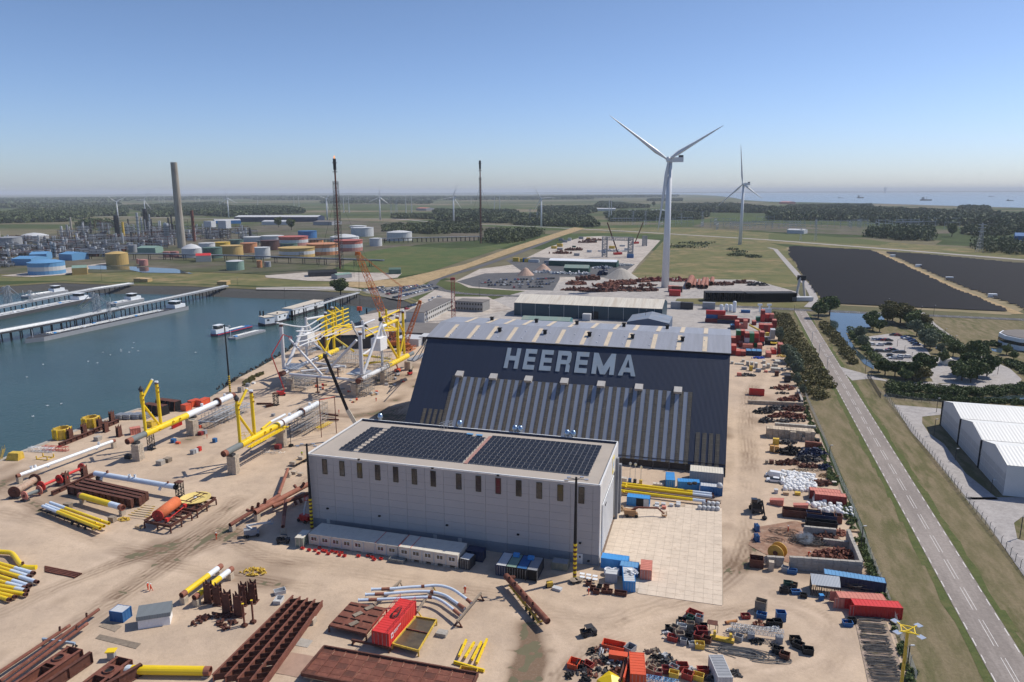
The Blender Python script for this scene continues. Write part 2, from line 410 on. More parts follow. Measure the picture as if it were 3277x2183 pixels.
vo=N.new('ShaderNodeTexVoronoi');vo.voronoi_dimensions='2D';vo.distance='CHEBYCHEV';si(vo,Zs6,1.0);L.new(mp.outputs[0],vo.inputs[Zs11])
sep=N.new('ShaderNodeSeparateColor');L.new(vo.outputs['Color'],sep.inputs[0])
cr=N.new('ShaderNodeValToRGB');cr.color_ramp.interpolation='CONSTANT';e=cr.color_ramp.elements
e[0].color=(.055,.075,.03,1)
for p,c in((.18,(.08,.095,.04)),(.34,(.15,.135,.085)),(.5,(.07,.095,.035)),(.62,(.19,.16,.11)),(.74,(.065,.085,.035)),(.88,(.12,.115,.065))):
 q=e.new(p);q.color=(*c,1)
e[-1].color=(.06,.08,.03,1)
L.new(sep.outputs[0],cr.inputs[0])
n=N.new(Zs5);si(n,Zs6,.02);si(n,Zs7,8);si(n,Zs8,.7);L.new(geo.outputs[Zs9],n.inputs[Zs11])
r=N.new(Zs2);si(r,1,.3);si(r,2,.7);si(r,3,.75);si(r,4,1.25);L.new(n.outputs[0],r.inputs[0])
mul=N.new(Zs0);mul.operation='SCALE';L.new(cr.outputs[0],mul.inputs[0]);L.new(r.outputs[0],mul.inputs[Zs6])
L.new(mul.outputs[0],b.inputs[Zs12]);si(b,Zs8,.95);si(b,Zs13,.05)
struct('ground',mb,gm)
lay('harbour_water',[(-1100,40),(60,200),(160,500),(60,760),(-1500,900)],WATER,WZ)
def foot(line,out,z):
 "offset a polyline sideways in plan"
 r=[]
 for i,p in En(line):
  t=(line[min(i+1,len(line)-1)]-line[max(i-1,0)]);n=V((-t.y,t.x,0)).normalized()
  r.append(V((p.x,p.y,0))+n*out+UZ*z)
 return r
mb=MB();q2=foot(QUAY,1.0,WZ-1);q2[0]=QUAY[0]+UZ*(WZ-1)
for i in Rg(len(QUAY)-1):mb.quad(QUAY[i],QUAY[i+1],q2[i+1],q2[i])
struct('quay_wall',mb,CONCD)
mb=MB();f1=foot(BANK,14,-1.6);f2=foot(BANK,34,WZ-1.5)
for i in Rg(len(BANK)-1):
 mb.quad(BANK[i],BANK[i+1],f1[i+1],f1[i]);mb.quad(f1[i],f1[i+1],f2[i+1],f2[i])
struct('stone_embankment',mb,STONEB)
mb=MB();f3=foot(BANK,-4,.15);f4=foot(BANK,5,-.3)
for i in Rg(len(BANK)-1):mb.quad(f3[i],f3[i+1],f4[i+1],f4[i])
struct('embankment_kerb',mb,G_GRASS)
mb=MB();c1=foot(QUAY[:8],-1.2,.25);c2=foot(QUAY[:8],.6,.25)
for i in Rg(len(c1)-1):
 mb.quad(c1[i],c1[i+1],c2[i+1],c2[i]);mb.quad(c2[i],c2[i+1],c2[i+1]-UZ*2,c2[i]-UZ*2);mb.quad(c1[i]-UZ*.25,c1[i+1]-UZ*.25,c1[i+1],c1[i])
struct('quay_edge',mb,CONC)
lay('mudflat',Qf('S',[(1345,968),(1290,985),(1200,992),(1165,1005),(1150,1030),(1060,1062),(1230,1070),(1350,1010)],WZ),G_MUD,WZ+.25)
def far(zn,pts):return[G(zn,x,y)for x,y in pts]
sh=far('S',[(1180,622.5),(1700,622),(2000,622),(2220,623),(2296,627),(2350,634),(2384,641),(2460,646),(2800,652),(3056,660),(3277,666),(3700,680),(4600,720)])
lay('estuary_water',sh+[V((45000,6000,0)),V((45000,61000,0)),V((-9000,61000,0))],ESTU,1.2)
mb=MB();rn=random.Random(3)
pts=[]
for i in Rg(120):
 x=-14000+i*420;yb=25000-(x/420)*25+(900 if 30<i<60 else 0)
 pts.append((x,yb,26+rn.random()*16+(14 if i%17==3 else 0)))
for i in Rg(len(pts)-1):
 (x1,y1,h1),(x2,y2,h2)=pts[i],pts[i+1]
 mb.quad((x1,y1,1),(x2,y2,1),(x2,y2+200,h2),(x1,y1+200,h1));mb.quad((x1,y1+200,h1),(x2,y2+200,h2),(x2,y2+3000,3),(x1,y1+3000,3))
struct('far_shore',mb,Qh('far_land',(.07,.085,.06),.95,.2,.002))
Lz=[0.0]
def nextz(step=.02):Lz[0]+=step;return Lz[0]
lay('refinery_ground',Qf('S',[(-900,900),(0,878),(300,874),(560,868),(900,880),(1010,895),(1060,842),(1330,785),(1520,770),(1640,730),(1300,712),(980,700),(650,735),(300,740),(0,760),(-900,770)]),G_IND,.3)
lay('green_field',Qf('b',[(980,880),(1330,820),(1900,850),(2100,820),(2338,790),(2460,770),(1560,1065),(1310,1100),(1090,1065),(700,1030),(880,960)]),G_GREEN,.34)
lay('dike_grass',Qf('S',[(-900,945),(0,900),(196,898),(417,903),(820,914),(1150,930),(1140,905),(1020,888),(560,866),(300,872),(0,878),(-900,905)]),G_MEAD,.02)
lay('dry_dike',Qf('b',[(810,1190),(850,1150),(1310,1120),(1900,990),(2338,830),(2900,650),(3000,660),(2338,880),(1580,1145),(1500,1180),(960,1205)]),G_DRY,.36)
lay('dike_path',Qf('b',[(0,1195),(800,1190),(960,1215),(960,1230),(0,1215)]),G_PAVE,.04)
lay('meadow',Qf('c',[(1060,1110),(1380,770),(1420,715),(2338,790),(2600,850),(2720,1000),(2780,1150),(2300,1240),(1300,1230)]),G_MEAD,.02)
lay('north_grass',Qf('c',[(560,690),(1400,715),(2338,790),(3200,860),(4700,940),(4700,880),(2338,700),(1500,650),(600,660)]),G_MEAD,.01)
lay('bright_field',Qf('d',[(0,710),(300,715),(900,760),(1130,790),(1000,812),(0,762)]),G_LUSH,.05)
lay('construction_ground',Qf('c',[(0,990),(330,830),(640,735),(830,728),(1350,768),(1150,985),(1040,1125),(540,1130),(370,1240),(0,1225),(-400,1200),(-520,1140),(-300,1030)]),G_PALE,.06)
lay('asphalt_yard',Qf('c',[(-60,950),(200,920),(1120,985),(950,1110),(430,1100),(430,1125),(370,1228),(0,1218),(-360,1190),(-510,1145),(-250,1070),(100,1060)]),G_ASPH,.1)
lay('steel_yard_ground',Qf('c',[(-330,1350),(100,1235),(520,1130),(1050,1110),(1560,1120),(2200,1130),(2600,1240),(2640,1300),(1500,1300),(1470,1350),(1900,1345),(2350,1400),(2350,1500),(2370,1650),(2340,1730),(-400,1700)]),G_GRAV,.09)
lay('steel_yard_verge',Qf('c',[(1490,1345),(1500,1300),(2900,1290),(3000,1330),(2600,1385)]),G_GRASS,.11)
def band(name,pts,w,m,z):
 "road of width w along a plan line"
 mb=MB();L_=foot(pts,w/2,z);R_=foot(pts,-w/2,z)
 for i in Rg(len(pts)-1):mb.quad(R_[i],L_[i],L_[i+1],R_[i+1])
 return struct(name,mb,m)
band('polder_road',Qf('S',[(200,690),(700,700),(1000,698),(1258,700),(1450,716),(1640,722),(2000,740),(2460,768),(2800,794),(3277,832),(3700,865)]),14,G_PAVE,.14)
band('polder_track',Qf('S',[(1640,738),(2200,752),(2460,785),(2770,816),(3277,848)]),8,G_MEAD,.12)
CROSS=Qf('S',[(1250,895),(1340,915),(1409,928),(1470,939),(1560,945),(1700,950),(2131,972),(2300,980),(2460,987),(2670,998),(2916,1008),(3277,1024),(3700,1046)])
band('crossing_road',CROSS,8.5,G_ASPH,.2)
band('dike_road',Qf('S',[(1409,926),(1380,912),(1395,896),(1440,880),(1521,858),(1640,817),(1740,778),(1815,745),(1860,738),(2000,742)]),9,G_ASPH,.22)
band('polder_spur',Qf('d',[(0,835),(60,850),(120,920),(260,1080),(360,1190),(400,1260),(420,1320),(360,1380)]),6,G_PAVE,.2)
lay('solar_field_ground',Qf('d',[(160,835),(240,825),(1040,865),(1400,900),(2329,985),(3500,1100),(3500,1460),(2329,1400),(2200,1450),(450,1350),(380,1240)]),G_SOLAR,.1)
lay('solar_track',Qf('d',[(940,868),(1010,875),(1340,1020),(1700,1190),(2329,1440),(2230,1440),(1640,1190),(1320,1040)]),G_DRY,.16)
lay('road_verge',Qf('S',[(2545,990),(3277,1024),(4200,1070),(5200,2600),(2950,2600),(2850,2000),(2770,1700),(2650,1420),(2560,1280),(2520,1230),(2490,1020)]),G_VERGE,.02)
RL=[G('h',320,0),G('h',1170,1568),G('l',1940,1568)];RRt=[G('h',470,0),G('h',1430,1568),G('l',2197,1400)]
rd=(RL[2]-RL[0]).normalized();rn_=V((rd.y,-rd.x,0))
ra,rb=RL[0]-rd*75,RL[2]+rd*60
if rn_.dot(RRt[1]-RL[1])<0:rn_=-rn_
RW=abs((RRt[1]-RL[1]).dot(rn_))
def Qt(t,off,z=0.0):return ra+rd*t+rn_*off+UZ*z
RLEN=(rb-ra).length
def strip(mb,t0,t1,o0,o1,z):mb.quad(Qt(t0,o0,z),Qt(t0,o1,z),Qt(t1,o1,z),Qt(t1,o0,z))
t0=14.0
mb=MB()
nseg=60
for o0,side in((-.15,-1),(RW+.15,1)):
 for i in Rg(nseg):
  a0,a1=t0+(RLEN-t0)*i/nseg,t0+(RLEN-t0)*(i+1)/nseg
  w0,w1=1.0+rnd.random()*1.1,1.0+rnd.random()*1.1
  if side==1 and 40<a0-t0<112:continue
  mb.quad(Qt(a0,o0-side*.1,.05),Qt(a1,o0-side*.1,.05),Qt(a1,o0+side*w1,.05),Qt(a0,o0+side*w0,.05))
struct('green_road_edge',mb,G_LUSH)
mb=MB();strip(mb,0,RLEN,0,RW,.08)
struct('main_road',mb,G_ROAD)
# ================================================================ THE YARD: dirt, tracks, slabs
EAST=Qf('S',[(2480,1010),(2500,1060),(2545,1160),(2572,1260),(2621,1376),(2684,1541),(2717,1600),(2775,1790),(2832,1935),(2880,2060),(2925,2183),(2990,2400),(3060,2700)])
YARD=[V((p.x,p.y,0))for p in QUAY]+Qf('S',[(1380,960),(1480,955),(1650,1000),(2150,1010),(2330,1010)])+EAST+[V((60,20,0)),V((-120,20,0)),V((-220,120,0))]
STEP=.55
xs=np.arange(-290,150,STEP);ys=np.arange(30,520,STEP)
GX,GY=np.meshgrid(xs,ys)
WX=GX*E2.x+GY*E1.x;WY=GX*E2.y+GY*E1.y
inside=inpoly(WX,WY,[(p.x,p.y)for p in YARD])&(WY>60)&((WX**2+WY**2)<520**2)
nr=np.random.RandomState(5)
def smooth_noise(shape,cells):
 g=nr.rand(cells[0]+3,cells[1]+3)
 yy=np.linspace(0,cells[0],shape[0]);xx=np.linspace(0,cells[1],shape[1])
 y0=yy.astype(int);x0=xx.astype(int);fy=(yy-y0)[:,None];fx=(xx-x0)[None,:]
 fy=fy*fy*(3-2*fy);fx=fx*fx*(3-2*fx)
 return(g[y0][:,x0]*(1-fy)*(1-fx)+g[y0+1][:,x0]*fy*(1-fx)+g[y0][:,x0+1]*(1-fy)*fx+g[y0+1][:,x0+1]*fy*fx)
n1=smooth_noise(GX.shape,(90,80));n2=smooth_noise(GX.shape,(300,270));n3=smooth_noise(GX.shape,(30,27))
wobble=(n1-.5)*3.0+(n2-.5)*.8
wear=np.zeros(GX.shape);pale=np.zeros(GX.shape)
def seg_dist(P):
 d=np.full(GX.shape,1e9)
 for a,b in zip(P[:-1],P[1:]):
  ax,ay,bx,by=a.x,a.y,b.x,b.y;L2=(bx-ax)**2+(by-ay)**2
  t=np.clip(((WX-ax)*(bx-ax)+(WY-ay)*(by-ay))/L2,0,1)
  d=np.minimum(d,np.hypot(WX-ax-t*(bx-ax),WY-ay-t*(by-ay)))
 return d
def curve(P,k=6):
 "smooth a plan line"
 out=[]
 for i in Rg(len(P)-1):
  p0,p1,p2,p3=P[max(i-1,0)],P[i],P[i+1],P[min(i+2,len(P)-1)]
  for j in Rg(k):
   t=j/k;out.append(.5*((2*p1)+(p2-p0)*t+(2*p0-5*p1+4*p2-p3)*t*t+(3*p1-p0-3*p2+p3)*t**3))
 return out+[P[-1]]
tracks=[
([(1480,1120),(1400,1240),(1250,1330),(1090,1440),(960,1530),(840,1620),(700,1700),(560,1790),(420,1880),(260,2000),(100,2110),(-80,2230)],4.5,.75,1.0),
([(1330,1290),(1150,1330),(950,1330),(820,1400),(640,1500)],3.5,.45,1.1),
([(700,1700),(840,1775),(1010,1800),(1250,1850),(1480,1890),(1660,1930),(1900,1990),(2080,1940),(2300,1870),(2400,1720),(2400,1500),(2390,1300),(2440,1190)],4.0,.5,1.2),
([(0,1640),(200,1690),(420,1760),(620,1760),(760,1700)],4.0,.35,1.3),
([(1690,2010),(1700,2090),(1670,2200),(1630,2300)],5.0,3.0,9),
([(0,1560),(150,1640),(330,1740),(520,1800),(760,1850),(1000,1880)],3.0,.4,1.1),([(0,1960),(180,1880),(380,1800),(600,1720),(760,1600)],3.5,.6,1.2),([(2000,1860),(2120,1900),(2230,1840),(2300,1760)],3,.35,1.3),([(960,1560),(1080,1450),(1230,1380),(1330,1300)],3,.7,1.1),([(2080,2160),(2350,2150),(2600,2080),(2650,1980),(2480,1900)],1.6,.5,.8),
([(1640,1930),(1760,1990),(1900,2060),(2100,2010),(2330,1960),(2520,1950),(2640,2020),(2680,2110),(2600,2200),(2450,2240)],2.6,.4,1.0),
([(2000,1985),(1900,2060),(1800,2150),(1760,2250)],2.2,.45,.9),
([(2080,2050),(2250,2110),(2450,2170),(2600,2150),(2720,2050),(2640,1960),(2500,1920)],2.4,.3,1.0),
([(0,1450),(200,1500),(420,1540),(660,1520),(900,1420)],3.0,.3,1.2),
([(960,1250),(900,1290),(800,1330)],3.0,.4,1.2),
]
for P,w,amt,rs in tracks:
 d=seg_dist(curve(Qf('S',P)))+wobble*.45
 core=np.clip(1-d/w,0,1)
 patch=np.clip((n3-.35)*2.2,0,1)*.6+.4*n1
 wear+=amt*np.clip(core*1.6,0,1)*patch*(.55+.45*np.cos(d*2*np.pi/rs)*(n2>.25))
 pale+=.5*np.exp(-((d-w*1.05)/.9)**2)*n1
wear+=np.clip(n3*1.1+n1*.5-1.0,0,1)*1.1
wear=np.clip(wear*2.0,0,1);pale=np.clip(pale+np.clip(n1*.8+n2*.5-.85,0,1),0,1)
ny,nx=GX.shape
idx=-np.ones(GX.shape,int);keep=inside.copy();idx[keep]=np.arange(keep.sum())
co=np.stack([WX[keep],WY[keep],.006+(n2[keep]-.5)*.05-wear[keep]*.05+.045],1)
f4=keep[:-1,:-1]&keep[1:,:-1]&keep[:-1,1:]&keep[1:,1:]
q=np.stack([idx[:-1,:-1][f4],idx[:-1,1:][f4],idx[1:,1:][f4],idx[1:,:-1][f4]],1)
me=bpy.data.meshes.new('yard_dirt');me.vertices.add(len(co));me.vertices.foreach_set('co',co.ravel())
me.loops.add(q.size);me.loops.foreach_set('vertex_index',q.ravel());me.polygons.add(len(q))
me.polygons.foreach_set('loop_start',np.arange(0,q.size,4));me.polygons.foreach_set('loop_total',np.full(len(q),4))
at=me.attributes.new('wear','FLOAT','POINT');at.data.foreach_set('value',wear[keep].astype(np.float32))
at=me.attributes.new('pale','FLOAT','POINT');at.data.foreach_set('value',pale[keep].astype(np.float32))
me.update();me.validate()
ym,nt,b=_nt('yard_sand');N,L=nt.nodes,nt.links
geo=N.new(Zs4)
def _attr(n):
 a=N.new('ShaderNodeAttribute');a.attribute_name=n;return a.outputs['Fac']
def _noise(sc,det=8,ro=.7,vec=None):
 n=N.new(Zs5);si(n,Zs6,sc);si(n,Zs7,det);si(n,Zs8,ro)
 L.new(vec or geo.outputs[Zs9],n.inputs[Zs11]);return n.outputs[0]
def _math(op,a,b_,clamp=False):
 m=N.new('ShaderNodeMath');m.operation=op;m.use_clamp=clamp
 for i,v_ in En((a,b_)):
  if isinstance(v_,(int,float)):si(m,i,v_)
  else:L.new(v_,m.inputs[i])
 return m.outputs[0]
def _mix(f,a,b_):
 m=N.new(Zs3);m.data_type='RGBA'
 L.new(f,m.inputs[0])
 for i,v_ in((6,a),(7,b_)):
  if isinstance(v_,tuple):si(m,i,(*v_,1))
  else:L.new(v_,m.inputs[i])
 return m.outputs[2]
fine=_noise(1.6);broad=_noise(.05);mid=_noise(.3)
base=_mix(_math(Zs1,_math('SUBTRACT',broad,.38),3.5,True),(.55,.425,.31),(.41,.318,.24))
base=_mix(_math(Zs1,_math('SUBTRACT',mid,.5),3.0,True),base,(.37,.28,.21))
base=_mix(_math(Zs1,_attr('pale'),.6,True),base,(.64,.50,.38))
wf=_math(Zs1,_attr('wear'),_math('ADD',_math(Zs1,fine,1.3),.35),True)
base=_mix(wf,base,(.19,.13,.088))
mul=N.new(Zs0);mul.operation='SCALE';L.new(base,mul.inputs[0]);L.new(_math('ADD',_math(Zs1,fine,.5),.75),mul.inputs[Zs6])
L.new(mul.outputs[0],b.inputs[Zs12]);si(b,Zs8,.95);si(b,Zs13,.1)
bp=N.new(Zs14);si(bp,'Strength',.35);si(bp,'Distance',.25);L.new(fine,bp.inputs['Height']);L.new(bp.outputs[0],b.inputs['Normal'])
me.materials.append(ym)
yo=link('yard_dirt',me);yo['kind']='structure'
SL=Qf('k',[(755,570),(885,125),(985,70),(1590,45),(1800,90),(1815,905),(1640,890),(1070,800)])
slab=link('slab_paving',MB().sheet([(p.x,p.y,.105)for p in SL]).mesh('slab_bed',Qh('slab_joint',(.36,.29,.22),.95,.1,.5)))
slab['kind']='structure'
sa=[p.dot(E2)for p in SL];sb=[p.dot(E1)for p in SL]
Sx,Sy=1.95,1.95;cells=[]
a0=-22.4
for i in Rg(int((max(sa)-a0)/Sx)+1):
 for j in Rg(int((max(sb)-min(sb))/Sy)+1):
  ca,cb=a0+(i+.5)*Sx,min(sb)+(j+.5)*Sy
  w=ST(ca,cb)
  if inpoly(np.array([w.x]),np.array([w.y]),[(p.x,p.y)for p in SL])[0]:cells.append((ca,cb))
cells.sort(key=lambda c:c[1])
smesh=[Qc(Sx-.05,Sy-.05,.1,Qh('slab_%d'%k,c_,.9,.1,.35,dirt=(.44,.34,.25),dirt_amt=.25),'slab')for k,c_ in En([(.60,.50,.395),(.585,.487,.385),(.615,.512,.405)])]
for ca,cb in cells[:300]:
 link('slab',rnd.choice(smesh),slab,ST(ca,cb,.03+rnd.random()*.012),Qm)
mb=MB()
for ca,cb in cells[300:]:mb.box(ST(ca,cb,.08+rnd.random()*.012),(Sx-.05,Sy-.05,.1),Qm)
stuff(Qu('slabs',mb,smesh[0].materials[0],slab))
def plates(name,zn,pts,m,z=.14):
 lay(name,Qf(zn,pts),m,z)
lay('hall_sill',Qf('J',[(250,890),(165,885),(80,1290),(75,1420),(95,1400)]),Qh('worn_sill',(.22,.16,.12),.9,.2,.8,dirt=(.12,.09,.07)),.2)
lay('gantry_apron',Qf('p',[(490,715),(1800,870),(1790,900),(490,800)]),Qh('rail_strip',(.25,.2,.16),.9,.2,.8),.13)
# ================================================================ GREY HALL
mb=MB();k=0
def dash(mb,t,ln,o,w=.12,z=.095):mb.quad(Qt(t,o,z),Qt(t,o+w,z),Qt(t+ln,o+w,z),Qt(t+ln,o,z))
t=4.0
while t<RLEN:
 dash(mb,t,2.6,.14,.2);dash(mb,t,2.6,RW-.36,.2)
 t+=5.4
t=2.0
while t<RLEN:
 dash(mb,t,9.0 if t>60 else 5.0,RW/2-.42,.13);dash(mb,t,9.0 if t>60 else 5.0,RW/2+.28,.13)
 t+=12.6 if t>60 else 8.5
struct('road_marking',mb,PAINT)
mb=MB()
cc=CROSS;acc=0
for i in Rg(len(cc)-1):
 d=cc[i+1]-cc[i];L_=d.length;u=d/L_;nn=V((-u.y,u.x,0));s_=0
 while s_+3<L_:
  for off in(-3.9,3.7,-.1):
   p=cc[i]+u*s_+nn*off+UZ*.23;mb.quad(p,p+u*3,p+u*3+nn*.2,p+nn*.2)
  s_+=7
struct('crossing_road_marking',mb,PAINT)
HA0,HA1,HB0,HB1,HZ=-97.6,-22.6,151.8,181.8,20.0
hall=Qr('grey_hall','long flat-roofed grey fabrication hall with solar panels on its roof','industrial hall',ST((HA0+HA1)/2,(HB0+HB1)/2),Qm)
HL,HW=HA1-HA0,HB1-HB0
WALLG=Qh('grey_wall_panel',(.43,.41,.405),.55,.03,.08,per=.025)
WALLW=Qh('light_wall_panel',(.62,.60,.58),.5,.04,.1,per=.03)
PLINTH=Qh('plinth_concrete',(.22,.24,.27),.8,.1,.3)
ROOFG=Qh('bitumen_roof',(.40,.35,.30),.9,.05,.12,dirt=(.35,.31,.27),dirt_amt=.2)
COPE=Qh('white_coping',(.70,.70,.69),.5,.03,.5)
def hl(a,b,z):return V((a-(HA0+HA1)/2,b-(HB0+HB1)/2,z))
cx,cy=(HA0+HA1)/2,(HB0+HB1)/2
mb=MB().box((0,0,9.55),(HL-.5,HW-.5,19.1));Qu('wall',mb,Qh('hall_core',(.2,.2,.2),.8),hall)
Qu('roof',MB().box((0,0,19.15),(HL-.7,HW-.7,.5)),ROOFG,hall)
mb=MB()
for a,b,c,d in((0,-HW/2+.15,HL,.3),(0,HW/2-.15,HL,.3)):mb.box((a,b,19.85),(c,d,.3))
for s_ in(-1,1):mb.box((s_*(HL/2-.15),0,19.85),(.3,HW-.6,.3))
Qu('coping',mb,COPE,hall)
Qu('parapet',MB().box((0,HW/2-.45,19.6),(HL-.7,.12,.7)),Qh('navy_sheet',(.02,.03,.06),.5),hall)
fp=ST(HA0,HB0)
ja=sorted([VP('f',x,1300 if x<1900 else 1400,fp,E1).dot(E2)for x in(552,705,868,1030,1198,1365,1535,1705)]+[VP('g',x,1480,fp,E1).dot(E2)for x in(150,340,530,735)])
ja=[HA0]+[a for a in ja if HA0+1<a<HA1-1]+[HA1]
while len(ja)>2 and max(b_-a_ for a_,b_ in zip(ja[:-1],ja[1:]))>7.6:
 k=max(Rg(len(ja)-1),key=lambda i:ja[i+1]-ja[i]);ja.insert(k+1,(ja[k]+ja[k+1])/2)
PLZ=2.6
rows=[(PLZ+i*(19.6-PLZ)/9,PLZ+(i+1)*(19.6-PLZ)/9)for i in Rg(9)]
for a_,b_ in zip(ja[:-1],ja[1:]):
 w=b_-a_-.05
 for z0,z1 in rows:
  link(Zs15,Qc(w,.16,z1-z0-.03,WALLG,Zs15),hall,hl((a_+b_)/2,HB0+.1,z0))
 link('plinth_panel',Qc(w,.2,PLZ-.05,PLINTH,'plinth_panel'),hall,hl((a_+b_)/2,HB0+.08,0))
for k in Rg(12):
 w=HL/12-.05;link(Zs15,Qc(w,.16,19.5,WALLG,Zs15),hall,hl(HA0+(k+.5)*HL/12,HB1-.1,0))
for k in Rg(6):
 w=HW/6-.05;link(Zs15,Qc(.16,w,19.5,WALLG,Zs15),hall,hl(HA0+.1,HB0+(k+.5)*HW/6,0))
gx=HA1-.02
for k in Rg(8):
 w=HW/8-.05;link(Zs15,Qc(.16,w,5.5,WALLW,Zs15),hall,hl(gx,HB0+(k+.5)*HW/8,14.1))
link(Zs15,Qc(.2,2.2,14.1,WALLW,Zs15),hall,hl(gx,HB0+1.1,0))
link(Zs15,Qc(.2,1.6,14.1,WALLW,Zs15),hall,hl(gx,HB1-.8,0))
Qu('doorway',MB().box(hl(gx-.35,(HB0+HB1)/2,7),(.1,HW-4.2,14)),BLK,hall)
dr=Qu('sliding_door',MB().box(hl(gx+.25,HB0+11.6,8.2),(.18,18.5,11.8)),Qh('white_door_sheet',(.66,.68,.70),.45,.06,.3),hall)
mb=MB()
for k in Rg(9):mb.box(hl(gx+.38,HB0+3+k*2.1,8.2),(.08,.12,11.8))
Qu('rib',mb,WALLW,dr)
Qu('door_guide',MB().box(hl(gx+.5,HB1-4.2,8.5),(.7,1.0,17)).box(hl(gx+.55,HB1-.6,7),(1.3,1.0,14)),Qn,hall)
em=Qu('emblem',MB().box(hl(gx+.12,HB1-9.3,17.0),(.05,3.0,4.2)),Qh('sign_yellow',(.8,.62,.05),.5),hall)
ring=MB()
for k in Rg(20):
 a=2*math.pi*k/20;b_=2*math.pi*(k+1)/20
 for r0,r1 in((0,1.0),):
  c=hl(gx+.155,HB1-9.3,17.0)
  ring.add([c,c+V((0,math.cos(a)*1.2,math.sin(a)*1.7)),c+V((0,math.cos(b_)*1.2,math.sin(b_)*1.7))],[(0,1,2)])
Qu('disc',ring,WHT,em)
Qu('mark',MB().box(hl(gx+.165,HB1-9.3,17.0),(.01,.35,1.7)).box(hl(gx+.17,HB1-9.3,17.0),(.01,1.3,.35)),BLUB,em)
mb=MB()
pp=[hl(gx+.4,HB0+5.5+.28*k,12.4+(.35 if k%2 else-.1)+(.3 if k==0 else 0))for k in Rg(9)]
for p,q_ in zip(pp[:-1],pp[1:]):mb.bar(p,q_,.09)
Qu('lettering',mb,BLK,hall)
HW_Z=(VP('f',625,1330,fp,E1).z,VP('f',625,1198,fp,E1).z)
wxs=[('f',x,y)for x,y in((625,1262),(783,1283),(944,1300),(1108,1320),(1273,1342),(1443,1362),(1615,1382),(1848,1410),(2027,1430),(2208,1452))]+[('g',x,y)for x,y in((57,1475),(244,1498),(436,1520),(629,1545))]
zc=sum(HW_Z)/2;zh=abs(HW_Z[1]-HW_Z[0])
FRM=Qh('bronze_frame',(.05,.045,.03),.5)
fme=MB()
for s_ in(-1,1):fme.box((s_*.62,0,0),(.12,.12,zh));fme.box((0,0,s_*zh/2),(1.3,.12,.12))
fme.box((0,0,-.1),(1.15,.1,.1));fme=fme.mesh('window_frame',FRM)
for zn,x,y in wxs:
 p=VP(zn,x,y,fp,E1);a=p.dot(E2)
 wn_=link(Zs16,Qc(1.25,.1,zh,GLASS,Zs16,False),hall,hl(a,HB0-.01,zc));link('window_frame',fme,wn_,(0,-.03,0))
for zn,x,y in(('j',622,183),('j',1540,315),('j',1753,345)):
 p=VP(zn,x,y,fp,E1);link('louvre',Qc(.9,.1,1.1,Qh('pale_louvre',(.5,.5,.48),.6),'louvre',False),hall,hl(p.dot(E2),HB0-.05,p.z))
p=VP('k',580,512,fp,E1);d_=link('door',Qc(1.3,.1,2.5,COPE,'door'),hall,hl(p.dot(E2),HB0-.05,0));link(Zs16,Qc(.4,.03,.5,GLASS,'pane'),d_,(0,-.06,1.5))
for zn,x,y in(('j',617,76),('j',1063,140),('j',1644,220),('k',50,300),('k',583,373),('f',938,1202),('f',1610,1280),('f',2207,1348),('k',655,528)):
 p=VP(zn,x,y,fp,E1);link('wall_lamp',Qc(.55,.45,.3,BLK,'wall_lamp'),hall,hl(p.dot(E2),HB0-.2,p.z))
cowl=MB().lathe([(.5,0),(.5,.9),(.78,1.2),(.82,1.6),(.5,2.4),(.12,2.5)],16).mesh('cowl',Qh('polished_cowl',(.36,.46,.58),.3,.1,.5,metal=.85),True)
for i,(zn,x,y)in En((('f',1113,820),('f',1843,890),('g',12,945),('g',60,950),('g',490,985),('g',545,990))):
 p=VP(zn,x,y,ST(HA0,HB1-.4),E1)
 t=Qr('roof_cowl','%s on the grey hall'%('solitary polished steel vent cowl at the left roof end' if i==0 else 'polished steel vent cowl beside the roof ladder' if i==1 else('left' if i%2==0 else 'right')+' cowl of the %s pair of polished steel vents'%('middle' if i<4 else 'rightmost')),'roof vent',ST(p.dot(E2),HB1+.9,18.0),Qm,'polished vent cowls behind the grey hall')
 link('cowl_hood',cowl,t,(0,0,1.2));Qu('duct',MB().tube((0,0,-17.9),(0,0,1.3),.55,10),Ql,t)
t=Qr('roof_ladder','light steel access ladder with handrails at the back of the grey hall roof','ladder',ST(VP('f',1760,880,ST(HA0,HB1),E1).dot(E2),HB1,19.4),Qm)
mb=MB()
for s_ in(-.5,.5):
 mb.bar((s_,1.2,-1),(s_,1.2,2.0),.07).bar((s_,1.2,2.0),(s_-1.5,-2.5,2.0),.07).bar((s_,1.2,1.2),(s_-1.5,-2.5,1.2),.07)
 for k in Rg(4):mb.bar((s_-.4*k,1.2-k,2),(s_-.4*k,1.2-k,0),.06)
Qu('handrail',mb,ALU,t);mb=MB()
for k in Rg(8):mb.bar((-.5,1.25,-.9+k*.35),(.5,1.25,-.9+k*.35),.05)
Qu('rung',mb,ALU,t)
PVM=Qh('solar_panel_glass',(.018,.02,.026),.28,.1,.4,spec=.35,per=.15)
PVF=Qh('panel_edge',(.42,.42,.43),.5)
A=G('f',750,1112,19.6);B=G('f',1060,885,19.6);Cc=G('g',762,1082,19.6);Dd=G('g',635,1358,19.6)
fa,fb=A.dot(E2),A.dot(E1);ba=B.dot(E1);ra_=Dd.dot(E2)
nrow=10;ncol=47
pitch_a=(ra_-fa)/ncol;pitch_b=(ba-fb)/nrow
mid=int((G('f',1880,1240,19.6).dot(E2)-fa)/pitch_a);walk1=int((G('f',890,1125,19.6).dot(E2)-fa)/pitch_a)
tilt=Matrix.Rotation(math.radians(9),3,'X')
pb=MB().box((0,0,0),(pitch_a-.08,pitch_b-.75,.05),M=tilt);pb.cur=1;pb.box((0,0,-.03),(pitch_a-.01,pitch_b-.68,.03),M=tilt)
